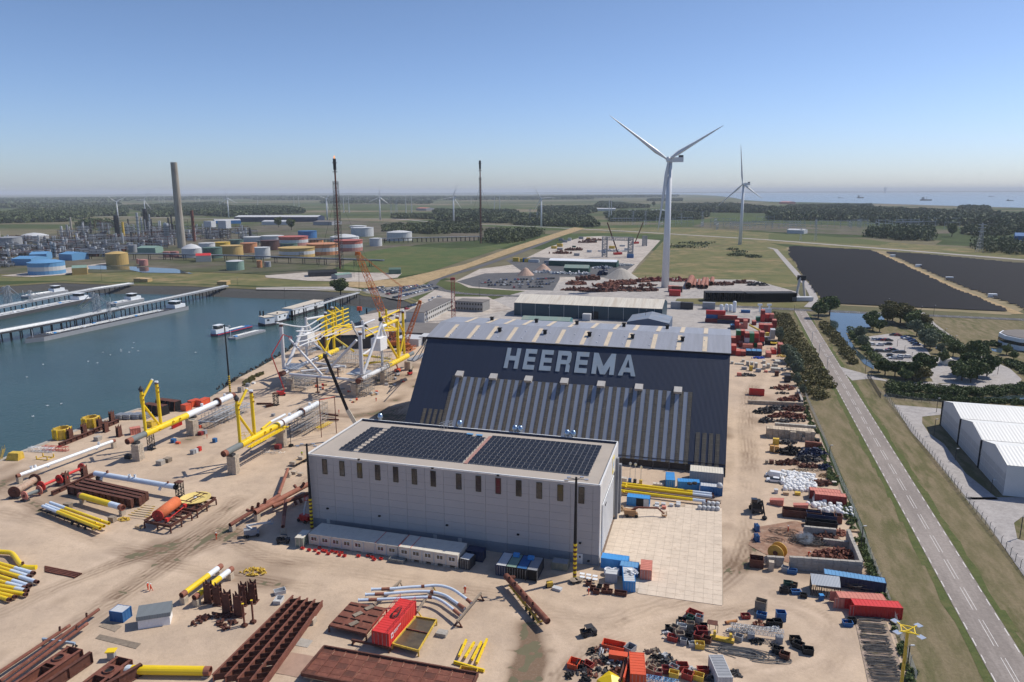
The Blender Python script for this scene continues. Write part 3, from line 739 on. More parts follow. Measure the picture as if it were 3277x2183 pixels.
pm=pb.mesh('solar_panel',[PVM,PVF])
for nm,lo,hi,lab in(('solar_array',0,mid,'left block of dark tilted solar panels on the grey hall roof'),('solar_array',mid+1,ncol+1,'right block of dark tilted solar panels on the grey hall roof')):
 t=Qr(nm,lab,'solar panels',ST(fa+lo*pitch_a,fb,19.4),Qm,'solar panels on the grey hall roof')
 extra=MB();cnt=0;fr=MB()
 for j in Rg(nrow):
  for i in Rg(lo,hi):
   if i==walk1:continue
   if j==nrow-1 and(i<walk1 or mid-5<i<mid+1):continue
   lp=((i-lo+.5)*pitch_a,(j+.5)*pitch_b,.42)
   if cnt<298:link('solar_panel',pm,t,lp)
   else:extra.box(V(lp),(pitch_a-.08,pitch_b-.75,.05),M=tilt)
   cnt+=1
  fr.box(((hi-lo)*pitch_a/2,(j+.5)*pitch_b-.6,.1),((hi-lo)*pitch_a,.08,.14))
 Qu('mounting_rail',fr,Ql,t)
 if extra.v:stuff(Qu('solar_panels',extra,PVM,t))
mb=MB()
lay_y=(nrow)*pitch_b
Qu('walkway',MB().box((0,0,.1),(.9,lay_y,.12)),Qh('red_walkway',(.36,.20,.17),.8,.3,3),hall,hl(fa+(mid+.5)*pitch_a,fb+lay_y/2,19.4))
for k,(zn,x,y)in En((('f',1950,975),('f',2035,985))):
 p=G(zn,x,y,19.6);Qu('roof_hatch',MB().box((0,0,.5),(1.8,1.0,.12)).box((0,.3,.25),(1.6,.1,.5)),SKYB,hall,hl(p.dot(E2),p.dot(E1),19.4))
 # ================================================================ BIG NAVY HALL with name
NB0,NA0,NA1=213.9,-101.6,5.9
prof=[(NB0,0),(242.8,32.0),(257.7,35.1),(273.6,34.4),(276,33.0),(290,0)]
NAVYC=clad('navy_cladding',(.020,.030,.058),.38,.6,.5,var=.10)
ROOFC=clad('grey_roof_sheet',(.29,.30,.335),.4,.5,.45,var=.07,dirt=(.25,.255,.27))
SKYL=Qh('roof_light_sheet',(.60,.50,.37),.6,.1,.4)
nh=Qr('navy_hall','huge navy blue assembly hall with sloping front and big pale name lettering','industrial hall',ST((NA0+NA1)/2,NB0),Qm)
NX=(NA1-NA0)/2
def nl(a,b,z):return V((a-(NA0+NA1)/2,b-NB0,z))
def skin(i,a0=NA0,a1=NA1,off=0.0):
 (b0,z0),(b1,z1)=prof[i],prof[i+1]
 n=V((0,z0-z1,b1-b0)).normalized()*off
 return[nl(a0,b0,z0)+n,nl(a1,b0,z0)+n,nl(a1,b1,z1)+n,nl(a0,b1,z1)+n]
def Qo(u_a,s_,off=0.0):
 "point on the sloping front: a along site, s fraction up the slope"
 (b0,z0),(b1,z1)=prof[0],prof[1];n=V((0,z0-z1,b1-b0)).normalized()*off
 return nl(u_a,b0+(b1-b0)*s_,z0+(z1-z0)*s_)+n
LOWS=.075
Qu('front_wall',MB().quad(Qo(NA0,LOWS),Qo(NA1,LOWS),Qo(NA1,1),Qo(NA0,1)),NAVYC,nh)
Qu('base_wall',MB().quad(nl(NA0,NB0+2.6,0),nl(NA1,NB0+2.6,0),nl(NA1,NB0+2.6,3.2),nl(NA0,NB0+2.6,3.2)),Qh('dark_base',(.06,.05,.045),.9,.3,.5),nh)
for k,a in En(np.linspace(NA0+2,NA1-2,22)):
 Qu('base_post',MB().box(nl(a,NB0+1.4,1.2),(.35,.35,2.4)),Qa,nh)if k%1==0 else None
Qu('roof',MB().quad(*skin(1,NA0-.6,NA1+.3,.25)).quad(*skin(2,NA0-.6,NA1+.3,.25)).quad(*skin(3,NA0,NA1,.1)),ROOFC,nh)
Qu('eave_edge',MB().bar(nl(NA0-.5,242.55,32.0),nl(NA1+.2,242.55,32.0),.5,.5),BLK,nh)
Qu('back_wall',MB().quad(*skin(4)),NAVYC,nh)
gab=[nl(NA0,b,z)for b,z in prof]
gl=MB().add(gab,[tuple(Rg(len(gab)))]);gr=MB().add([nl(NA1,b,z)for b,z in prof],[tuple(Rg(len(gab)))])
NAVYG=clad('navy_gable_cladding',(.022,.032,.06),.38,.6,.5,axis='E1',var=.1)
Qu('gable_wall',gl,NAVYG,nh);Qu('gable_wall',gr,NAVYG,nh)
ft=ST(NA0,NB0)
def Qq(zn,x,y):
 "surveyed point on the sloping front, returned as (a, s)"
 d=ray(*px(zn,x,y));o=V((0,0,CAMZ));(b0,z0),(b1,z1)=prof[0],prof[1]
 nn=E1*(z0-z1)+UZ*(b1-b0);p0=E1*b0
 t=(p0-o).dot(nn)/d.dot(nn);p=o+d*t
 return p.dot(E2),p.z/(z1-z0)
WG=Qh('window_strip_glass',(.12,.108,.09),.35,.25,.5,dirt=(.13,.11,.08),dirt_amt=.4)
PIL=clad('grey_strip_cladding',(.25,.285,.35),.3,.3,.5,var=.06)
MULL=Qh('pale_mullion',(.26,.22,.15),.7,.2,1)
aL,sT=Qq('m',590,870);aR,sT2=Qq('n',1430,1090)
sT=(sT+sT2)/2
backp=MB().quad(Qo(aL,LOWS,.05),Qo(aR,LOWS,.05),Qo(aR,sT,.05),Qo(aL,sT,.05))
Qu('light_cladding',backp,PIL,nh)
nst=31;pa=(aR-aL-1.1)/(nst-1)if nst>1 else 1
sl=math.hypot(prof[1][0]-prof[0][0],prof[1][1]-prof[0][1])
def strip_meshes(w,s0,s1,nm):
 L_=(s1-s0)*sl
 gm_=MB().box((0,L_/2,0),(w,L_,.06)).mesh(nm,WG)
 bm_=MB();npn=max(2,int(L_/1.55))
 for k in Rg(npn+1):bm_.box((0,k*L_/npn,.05),(w,.07,.05))
 bm_.box((0,L_/2,.05),(.06,L_,.05)).box((w*.25,L_/2,.045),(.035,L_,.04))
 return gm_,bm_.mesh('glazing_bar',MULL)
slope=math.atan2(prof[1][1],prof[1][0]-prof[0][0])
def put_strip(a,s0,gm_,bm_):
 o=link(Zs16,gm_,nh,Qo(a,s0,.1));o.rotation_euler=(slope,0,0);link('glazing_bar',bm_,o);return o
gm_,bm_=strip_meshes(1.35,LOWS,sT,Zs16)
for k in Rg(nst):put_strip(aL+.55+k*pa,LOWS,gm_,bm_)
a1_,s1_=Qq('m',240,1285);a2_,_=Qq('m',445,1300)
gm2,bm2=strip_meshes(1.25,LOWS,s1_,Zs16)
for k in Rg(4):put_strip(a1_+(a2_-a1_)*k/3,LOWS,gm2,bm2)
a1_,s1_=Qq('p',1505,20);a2_,_=Qq('p',1755,40)
gm2,bm2=strip_meshes(1.25,LOWS,min(s1_,.45),Zs16)
for k in Rg(4):put_strip(a1_+(a2_-a1_)*k/3,LOWS,gm2,bm2)
HOODM=clad('hood_sheet',(.42,.40,.38),.25,.6,.6)
hood=MB().add([V((-1.3,0,0)),V((1.3,0,0)),V((1.3,2.6,0)),V((-1.3,2.6,0)),V((-1.3,0,1.5)),V((1.3,0,1.5)),V((1.3,2.6,.2)),V((-1.3,2.6,.2))],
[(0,1,2,3),(4,7,6,5),(0,4,5,1),(1,5,6,2),(2,6,7,3),(3,7,4,0)]).mesh('vent_hood',HOODM)
for zn,x,y in(('m',672,868),('m',1095,902),('m',1535,932),('m',1985,960),('n',290,998),('n',763,1035),('n',1252,1072)):
 a,s_=Qq(zn,x,y);o=link('vent_hood',hood,nh,Qo(a,s_-.02,.05));o.rotation_euler=(slope,0,0)
def letter_polys(ch):
 W_,T=1.0,.26
 R_=lambda x0,y0,x1,y1:[(x0,y0),(x1,y0),(x1,y1),(x0,y1)]
 if ch=='H':return[R_(0,0,T*1.05,1),R_(W_-T*1.05,0,W_,1),R_(T*1.05,.39,W_-T*1.05,.61)]
 if ch=='E':return[R_(0,0,T*1.1,1),R_(T*1.1,0,.93,.22),R_(T*1.1,.39,.90,.61),R_(T*1.1,.78,.95,1)]
 if ch=='R':return[R_(0,0,T*1.1,1),[(T*1.1,.78),(.80,.78),(.80,.78),(.98,.9),(.86,1),(T*1.1,1)],[(.70,.56),(.98,.56),(1.0,.70),(.98,.9),(.80,.78),(.74,.78)],
[(T*1.1,.36),(.80,.36),(.94,.44),(.98,.56),(.70,.56),(T*1.1,.56)],[(.70,0),(.98,0),(.98,.28),(.92,.38),(.80,.36),(.70,.36)]]
 if ch=='M':return[R_(0,0,T,1),R_(1.28-T,0,1.28,1),[(T,1),(T,.42),(.50,0),(.64,0),(.64,.38)],[(1.28-T,1),(.64,.38),(.64,0),(.78,0),(1.28-T,.42)]]
 if ch=='A':return[[(0,0),(.30,0),(.66,1),(.46,1)],[(1.16,0),(.86,0),(.50,1),(.70,1)],[(.36,.17),(.80,.17),(.73,.38),(.43,.38)]]
LETM=Qh('pale_letter_sheet',(.32,.38,.43),.5,.1,.25,dirt=(.42,.42,.38),dirt_amt=.2,streak=(1,1,.3))
lt=[('H','m',1222,772,1445,535),('E','m',1458,790,1648,548),('E','m',1663,804,1855,562),('R','m',1870,818,2085,575),('E','m',2105,836,2300,590),('M','n',165,852,478,612),('A','n',497,875,748,622)]
names=dict(H='letter_h',E='letter_e',R='letter_r',M='letter_m',A='letter_a')
s_bot=sum(Qq(z_,x0,y0)[1]for _,z_,x0,y0,_,_ in lt)/7;s_top=Qq('m',1250,523)[1]
for ch,zn,x0,y0,x1,y1 in lt:
 aa,_=Qq(zn,x0,y0);ab,_=Qq(zn,x1,y1)
 ps=letter_polys(ch);wmax=max(p[0]for q_ in ps for p in q_);mb=MB();z_=.22
 for k,pg in En(ps):
  n0=len(pg);top=[Qo(aa+(ab-aa)*x/wmax,s_bot+(s_top-s_bot)*y,.22+k*.004)for x,y in pg]
  bot=[Qo(aa+(ab-aa)*x/wmax,s_bot+(s_top-s_bot)*y,.06)for x,y in pg]
  tri=tessellate_polygon([[V((x,y,0))for x,y in pg]])
  mb.add(top,[tuple(t_)for t_ in tri]);mb.add(bot+top,[(i,(i+1)%n0,n0+(i+1)%n0,n0+i)for i in Rg(n0)])
 Qu(names[ch],mb,LETM,nh)
def roof_pt(zn,x,y,i):
 d=ray(*px(zn,x,y));o=V((0,0,CAMZ));(b0,z0),(b1,z1)=prof[i],prof[i+1]
 nn=E1*(z0-z1)+UZ*(b1-b0);p0=E1*b0+UZ*(z0+.25)
 return(o+d*((p0-o).dot(nn)/d.dot(nn))).dot(E2)
def on_roof(a,s_,i,off):
 (b0,z0),(b1,z1)=prof[i],prof[i+1];n=V((0,z0-z1,b1-b0)).normalized()*off
 return nl(a,b0+(b1-b0)*s_,z0+(z1-z0)*s_)+n
rl1=[roof_pt(z_,x,y,1)for z_,x,y in(('m',505,388),('m',780,402),('m',1018,418),('m',1272,432),('m',1595,452),('m',1892,468),('m',2195,488),('n',342,505),('n',612,522),('n',932,542),('n',1252,560),('n',1585,580))]
for a in rl1:Qu('roof_light',MB().quad(on_roof(a-.75,.02,1,.34),on_roof(a+.75,.02,1,.34),on_roof(a+.75,.86,1,.34),on_roof(a-.75,.86,1,.34)),SKYL,nh)
for a in[roof_pt(z_,x,y,2)for z_,x,y in(('m',765,195),('m',1030,208),('m',1250,220),('m',1480,232),('m',1780,248),('m',2050,262),('n',175,278),('n',455,292),('n',705,305),('n',998,322),('n',1300,338),('n',1600,352))]:
 Qu('roof_light',MB().quad(on_roof(a-.75,.08,2,.34),on_roof(a+.75,.08,2,.34),on_roof(a+.75,.95,2,.34),on_roof(a-.75,.95,2,.34)),SKYL,nh)
fan=MB().box((0,0,.6),(1.1,1.1,1.2)).box((0,0,1.3),(1.5,1.5,.25)).mesh('ventilator',BLK)
for zn,x,y,i in(('m',1172,320,1),('m',1740,350,1),('m',2298,382,1),('n',140,382,1),('n',680,412,1),('n',1308,448,1),('m',1063,185,2),('m',1617,215,2),('m',2130,238,2),('n',563,270,2),('n',1110,300,2)):
 a=roof_pt(zn,x,y,i);b_=prof[i][0];s_=.45
 link('ventilator',fan,nh,on_roof(a,.55 if i==1 else .6,i,.3))
anch=MB().box((0,0,.1),(.35,.35,.2)).mesh('roof_anchor',WHT)
for k in Rg(11):
 for s_ in(.2,.62):link('roof_anchor',anch,nh,on_roof(NA0+8+k*9.1,s_,1,.28))
cn=Qr('side_canopy','grey projecting canopy slung on white struts from the left end of the navy hall','canopy',ST(NA0,236,0),Qm)
cq=[G('o',x,y,11)for x,y in((2015,828),(2112,846),(2270,770),(2242,738))]
cn.location=(0,0,0);cn.rotation_euler=(0,0,0)
Qu('canopy_slab',MB().add(cq+[p-UZ*.6 for p in cq],[(0,1,2,3),(7,6,5,4),(0,4,5,1),(1,5,6,2),(2,6,7,3),(3,7,4,0)]),Qn,cn)
mb=MB()
for(x,y),q_ in(((2290,560),cq[0]),((2310,545),cq[1]),((2270,640),cq[3])):mb.tube(G('o',x,y,22),Qd(q_,cq[2],.35),.25,6)
Qu('strut',mb,Ql,cn)
# ================================================================ BUILDERS
class T:
 "a thing whose parts are modelled in place; geometry is stored relative to the thing's base"
 def __init__(s,name,label,cat,base,group=None):
  s.b=V(base);s.o=Qr(name,label,cat,s.b,0,group)
 def P(s,name,mb,m,parent=None,smooth=False,stf=False,label=None):
  mb.v=[V(p)-s.b for p in mb.v];o=Qu(name,mb,m,parent or s.o,smooth=smooth)
  if stf:o['kind']='stuff'
  if label:o['label']=label
  return o
def frame(a,yaw):
 c,s_=math.cos(yaw),math.sin(yaw);return lambda x,y,z=0.0:V((a.x+x*c-y*s_,a.y+x*s_+y*c,a.z+z))
def pipe(name,label,a,b,r,secs,n=14,stubs=(),cat='steel pipe',group=None,supports=(),smat=None,ends=True,rings=0):
 "a, b axis ends (with height); secs: (fraction end, material); stubs: (t, angle, length, radius, mat)"
 a,b=V(a),V(b);t=T(name,label,cat,(a.x,a.y,0),group);f0=0.0
 for k,(f1,m)in En(secs):
  mb=MB();p,q_=Qd(a,b,f0),Qd(a,b,f1)
  mb.tube(p,q_,r,n,hollow=r if(ends and k in(0,len(secs)-1))else 0,cap=True)
  t.P('pipe_section',mb,m,smooth=False);f0=f1
 d=(b-a).normalized();sx=d.cross(UZ).normalized();up=sx.cross(d)
 for tt,an,ln,rr,m in stubs:
  c=Qd(a,b,tt);v_=sx*math.cos(an)+up*math.sin(an)
  t.P('pipe_stub',MB().tube(c+v_*r*.5,c+v_*(r+ln),rr,10,hollow=rr),m)
 if rings:
  mb=MB()
  for k in Rg(rings):c=Qd(a,b,(k+.5)/rings);mb.tube(c-d*.05,c+d*.05,r*1.02,n)
  t.P('weld_seam',mb,GRYP)
 for tt in supports:
  c=Qd(a,b,tt);t2=c.z-r
  if t2>.15:t.P('support_block',MB().box((c.x,c.y,t2/2),(1.2,1.2,t2),math.atan2(d.y,d.x)),smat or CONCB)
 return t
def block_pillar(label,base,w,dpt,h,yaw,group='block pillars carrying the long legs'):
 o=Qr('block_pillar',label,'block pillar',(base.x,base.y,0),yaw,group)
 nz=max(2,round(h/.8));bh=h/nz;nx_=max(2,round(w/1.3));ny_=max(1,round(dpt/1.3))
 link('pillar_core',Qc(w-.2,dpt-.2,h-.1,CONCD,'pillar_core'),o,(0,0,0))
 for k in Rg(nz):
  off=.5 if k%2 else 0
  for i in Rg(nx_):
   bw=w/nx_
   for s_ in(-1,1):
    link(Zs17,Qc(bw-.05,.6,bh-.05,CONCB,Zs17),o,(-w/2+(i+.5)*bw+rnd.uniform(-.02,.02),s_*(dpt/2-.3)+rnd.uniform(-.03,.03),k*bh))
  for j in Rg(ny_):
   bd=(dpt-1.2)/ny_
   for s_ in(-1,1):
    link(Zs17,Qc(.6,max(bd-.05,.3),bh-.05,CONCB,Zs17),o,(s_*(w/2-.3)+rnd.uniform(-.03,.03),-(dpt-1.2)/2+(j+.5)*bd,k*bh))
 return o
_CM={}
def cont_mesh(L_,W_,H_,m,mr):
 k=(L_,W_,H_,m.name,mr.name)
 if k in _CM:return _CM[k]
 def corr(mb,p,u,n,ln,h,nr_,dep):
  "corrugated wall from p along u; n outward"
  st=ln/nr_;vs=[]
  for i in Rg(nr_+1):
   for q_,off in((0,0),(.25,0),(.5,-dep),(.75,-dep)):
    x=(i+q_)*st
    if x<=ln+1e-6:vs.append(p+u*x+n*off)
  base=len(mb.v);k2=len(vs)
  mb.add(vs+[v+UZ*h for v in vs],[(i,i+1,k2+i+1,k2+i)for i in Rg(k2-1)])
 wall=MB();nr_=int(L_/.75);X,Y,Z=V((1,0,0)),V((0,1,0)),UZ
 corr(wall,V((-L_/2,-W_/2,.12)),X,-Y,L_,H_-.24,nr_,.06);corr(wall,V((-L_/2,W_/2,.12)),X,Y,L_,H_-.24,nr_,.06)
 corr(wall,V((L_/2,-W_/2,.12)),Y,X,W_,H_-.24,3,.06);wall.quad((-L_/2+.02,-W_/2,.12),(-L_/2+.02,W_/2,.12),(-L_/2+.02,W_/2,H_-.12),(-L_/2+.02,-W_/2,H_-.12))
 fr=MB()
 for x in(-L_/2,L_/2):
  for y in(-W_/2,W_/2):fr.box((x,y,H_/2),(.16,.16,H_))
 for z in(.07,H_-.07):
  for y in(-W_/2,W_/2):fr.box((0,y,z),(L_-.16,.12,.14))
  for x in(-L_/2,L_/2):fr.box((x,0,z),(.12,W_-.12,.14))
 rf=MB();st=L_/nr_
 for i in Rg(nr_):
  rf.box((-L_/2+(i+.3)*st,0,H_-.04),(st*.5,W_-.14,.05));rf.box((-L_/2+(i+.78)*st,0,H_-.06),(st*.46,W_-.14,.03))
 dr=MB().box((0,0,(H_-.3)/2),(.06,W_/2-.1,H_-.3));dr.cur=0
 bars=MB()
 for y in(-.25,.25):bars.tube((-.06,y*W_/2,.05),(-.06,y*W_/2,H_-.35),.035,5)
 _CM[k]=(wall.mesh('container_wall',m),fr.mesh('container_frame',m),rf.mesh('container_roof',mr),dr.mesh('container_door',m),bars.mesh('locking_bar',Ql),H_)
 return _CM[k]
def container(label,c,yaw,L_,m,mr=None,z=0.0,W_=2.44,H_=2.6,group=None,far=False,openl=False,name='shipping_container',cat='container'):
 c=V(c);o=Qr(name,label,cat,(c.x,c.y,z),yaw,group)
 w,f,r,d,b_,_=cont_mesh(round(L_,2),W_,H_,m,mr or m)
 link('container_wall',w,o);link('container_roof',r,o);link('container_frame',f,o)
 if not far:
  for s_ in(-1,1):
   dd=link('container_door',d,o,(-L_/2-.03,s_*W_/4,.15));link('locking_bar',b_,dd)
   if openl:dd.rotation_euler=(0,0,-s_*1.7);dd.location=(-L_/2-.5,s_*(W_/2+.1),.15)
 return o
def Qi(label,zn,x1,y1,x2,y2,L_,m,mr=None,end=False,z=0.0,yaw=None,**k):
 "near bottom corners surveyed; long side towards the viewer unless end=True"
 a,b=G(zn,x1,y1,z),G(zn,x2,y2,z);W_=k.get('W_',2.44)
 yw=ang(a,b)if yaw is None else yaw
 u=V((math.cos(yw),math.sin(yw),0));n=V((-u.y,u.x,0))
 if n.dot(V((a.x,a.y,0)))<0:n=-n
 mid_=(a+b)/2;c=mid_+n*((L_ if end else W_)/2)
 return container(label,c,yw+(math.pi/2 if end else 0),L_,m,mr,z,**k)
def lump(mb,c,rx,ry,rz,n=14,seed=0,sz=.25):
 "heap of angular bits"
 r=random.Random(seed)
 for _ in Rg(n):
  a=r.random()*6.28;q_=math.sqrt(r.random());x,y=math.cos(a)*q_*rx,math.sin(a)*q_*ry
  z=rz*(1-q_*.8)*r.random()
  M=Matrix.Rotation(r.random()*3,3,'X')@Matrix.Rotation(r.random()*3,3,'Z')
  mb.box(V(c)+V((x,y,z)),(sz*r.uniform(.5,2.2),sz*r.uniform(.3,1),sz*r.uniform(.3,.8)),M=M)
 return mb
def bin_(label,p,yaw,L_,W_,H_,m,fill=None,name='steel_bin',cat='bin',group=None,sz=.22,flare=1.0,nfill=16):
 o=Qr(name,label,cat,(p.x,p.y,p.z),yaw,group);t_=.07
 mb=MB();lo=1/flare
 for s_ in(-1,1):
  mb.box((s_*(L_/2-t_/2),0,H_/2+.06),(t_,W_,H_));mb.box((0,s_*(W_/2-t_/2),H_/2+.06),(L_-2*t_,t_,H_))
 mb.box((0,0,.08),(L_-.16,W_-.16,.08))
 Qu('bin_wall',mb,m,o)
 rim=MB()
 for s_ in(-1,1):rim.box((s_*L_/2,0,H_+.08),(.1,W_+.1,.08));rim.box((0,s_*W_/2,H_+.08),(L_-.1,.1,.08))
 Qu('bin_rim',rim,m,o)
 if fill:Qu('contents',lump(MB(),(0,0,H_*.35),L_*.4,W_*.4,H_*.6,nfill,hash(label)%999 if False else len(label)*7+int(p.x*3),sz),fill,o)
 return o
def bin_px(label,zn,x,y,L_,W_,H_,m,fill=None,yaw=None,**k):
 return bin_(label,G(zn,x,y),Qm if yaw is None else yaw,L_,W_,H_,m,fill,**k)
def Qk(label,zn,x,y,L_,W_,H_,m,yaw=None,name='crate',cat='crate',z=0.0,lid=None,group=None):
 p=G(zn,x,y,z);o=Qr(name,label,cat,p,Qm if yaw is None else yaw,group)
 link('crate_body',Qc(L_,W_,H_*.94,m,'crate_body'),o);link('lid',Qc(L_+.06,W_+.06,H_*.06,lid or m,'lid'),o,(0,0,H_*.94+.004))
 return o
def Qp(mb,a,b,w0,w1,nseg,r,up=None,nv=4):
 "four-chord lattice boom"
 a,b=V(a),V(b);z=(b-a).normalized();x=z.cross(up or UZ)
 if x.length<1e-3:x=V((1,0,0))
 x.normalize();y=x.cross(z)
 def ring(t):
  w=Qd(w0,w1,t)/2;c=Qd(a,b,t);return[c+x*w*i+y*w*j for i,j in((-1,-1),(1,-1),(1,1),(-1,1))]
 prev=ring(0)
 for k in Rg(1,nseg+1):
  cur=ring(k/nseg)
  for i in Rg(4):
   j=(i+1)%4
   mb.tube(prev[i],cur[i],r,nv,cap=False);mb.tube(prev[i]if k%2 else prev[j],cur[j]if k%2 else cur[i],r*.6,3,cap=False);mb.tube(cur[i],cur[j],r*.55,3,cap=False)
  prev=cur
 return mb
def ibeam(mb,a,b,h,w,t_=.06,up=UZ):
 a,b=V(a),V(b);d=(b-a).normalized();s_=d.cross(up).normalized();u=s_.cross(d)
 mb.bar(a+u*(h/2-t_/2),b+u*(h/2-t_/2),w,t_);mb.bar(a-u*(h/2-t_/2),b-u*(h/2-t_/2),w,t_)
 mb.bar(a,b,t_,h-2*t_);return mb
def scaffold(name,label,c,lx,ly,h,yaw,sp=2.0,decks=True,group='scaffolding round the jacket legs',dens=1.0,seed=1):
 o=Qr(name,label,'scaffold',(c.x,c.y,c.z),yaw,group);r=random.Random(seed);mb=MB();nx_,ny_,nz=max(1,round(lx/sp)),max(1,round(ly/sp)),max(1,round(h/sp))
 X=[-lx/2+lx*i/nx_ for i in Rg(nx_+1)];Y=[-ly/2+ly*i/ny_ for i in Rg(ny_+1)];Z=[h*i/nz for i in Rg(nz+1)]
 for x in X:
  for y in Y:mb.tube((x,y,0),(x,y,h+r.random()*1.2),.05,3,cap=False)
 for z in Z[1:]:
  for y in Y:mb.tube((X[0]-.3,y,z),(X[-1]+.3,y,z),.045,3,cap=False);mb.tube((X[0]-.3,y,z+.9),(X[-1]+.3,y,z+.9),.03,3,cap=False)
  for x in X:mb.tube((x,Y[0]-.3,z),(x,Y[-1]+.3,z),.045,3,cap=False)
 for k in Rg(len(Z)-1):
  for i in Rg(nx_):
   if r.random()<.6*dens:mb.tube((X[i],Y[0],Z[k]),(X[i+1],Y[0],Z[k+1]),.035,3,cap=False)
  for i in Rg(ny_):
   if r.random()<.6*dens:mb.tube((X[-1],Y[i],Z[k]),(X[-1],Y[i+1],Z[k+1]),.035,3,cap=False)
 Qu('scaffold_tube',mb,Ql,o)
 if decks:
  db=MB()
  for z in Z[1:]:
   for y in(Y[0],Y[-1]):
    if r.random()<.75:db.box((0,y,z),(lx,.8,.06))
   for x in(X[0],X[-1]):
    if r.random()<.5:db.box((x,0,z+.01),(.8,ly,.06))
  if db.v:Qu('deck_board',db,TIMB if r.random()<.4 else Ql,o)
 return o
_VM={}
def car_meshes():
 if 'g' in _VM:return _VM
 W_=.88
 def prof_mesh(P,w0,w1,zt):
  mb=MB();n=len(P);vs=[]
  for s_ in(-1,1):
   for x,z in P:vs.append(V((x,s_*(w1 if z>zt else w0),z)))
  fs=[tuple(Rg(n-1,-1,-1)),tuple(Rg(n,2*n))]+[(i,(i+1)%n,n+(i+1)%n,n+i)for i in Rg(n)]
  return mb.add(vs,fs)
 body=[(-2.15,.35),(-2.2,.75),(-2.05,.98),(-1.2,1.02),(.95,1.0),(2.0,.82),(2.2,.62),(2.18,.32)]
 cab=[(-1.95,.98),(-1.45,1.46),(.25,1.5),(1.15,.99)];van=[(-2.1,.98),(-2.05,1.85),(.9,1.88),(1.7,1.0)]
 roof=[(-1.42,1.46),(-1.35,1.5),(.15,1.535),(.28,1.5)]
 _VM['body']=lambda m:prof_mesh(body,.9,.88,.9).mesh('car_body',m)
 _VM['g']=prof_mesh(cab,.84,.68,1.2).mesh('car_glass',GLASS)
 _VM['roof']=lambda m:prof_mesh(roof,.7,.69,1.3).mesh('car_roof',m)
 _VM['van']=lambda m:prof_mesh(van,.88,.82,1.2).mesh('van_body',m)
 w=MB()
 w.tube((0,-.1,0),(0,.1,0),.33,12);w.cur=1;w.tube((0,-.105,0),(0,.105,0),.18,8)
 _VM['w']=w.mesh('wheel',[RUBB,Ql]);_VM['cache']={}
 f=MB()
 return _VM
def car(label,p,yaw,m,kind='car',detail=True,group=None,sc=1.0):
 v=car_meshes();k=(m.name,kind);c=v['cache']
 if k not in c:
  c[k]=(v['body'](m),v['roof'](m),v['van'](m))
 o=Qr('parked_car' if kind=='car' else 'parked_van',label,kind,p,yaw,group)
 link('car_body',c[k][0],o)
 if kind=='car':link('car_glass',v['g'],o);link('car_roof',c[k][1],o)
 else:link('cabin',c[k][2],o);link('windscreen',Qc(.06,1.5,.6,GLASS,'windscreen'),o,(1.42,0,1.15))
 if detail:
  for x in(-1.35,1.4):
   for y in(-.82,.82):link('wheel',v['w'],o,(x,y,.33))
 if sc!=1:o.scale=(sc,)*3
 return o
CARC=[(Qh('car_dark',(.018,.02,.025),.3,.05,.5,spec=.6),'black'),(Qh('car_grey',(.10,.105,.115),.35,.05,.5,spec=.6),'dark grey'),(Qh('car_silver',(.38,.39,.41),.35,.05,.5,spec=.6),'silver'),
(Qh('car_white',(.70,.71,.72),.35,.04,.5,spec=.6),'white'),(Qh('car_blue',(.02,.06,.20),.35,.05,.5,spec=.6),'blue'),(Qh('car_red',(.35,.02,.02),.35,.05,.5,spec=.6),'red')]
def car_pick(r):return CARC[r.choices(Rg(6),(5,5,3,3,2,1.3))[0]]
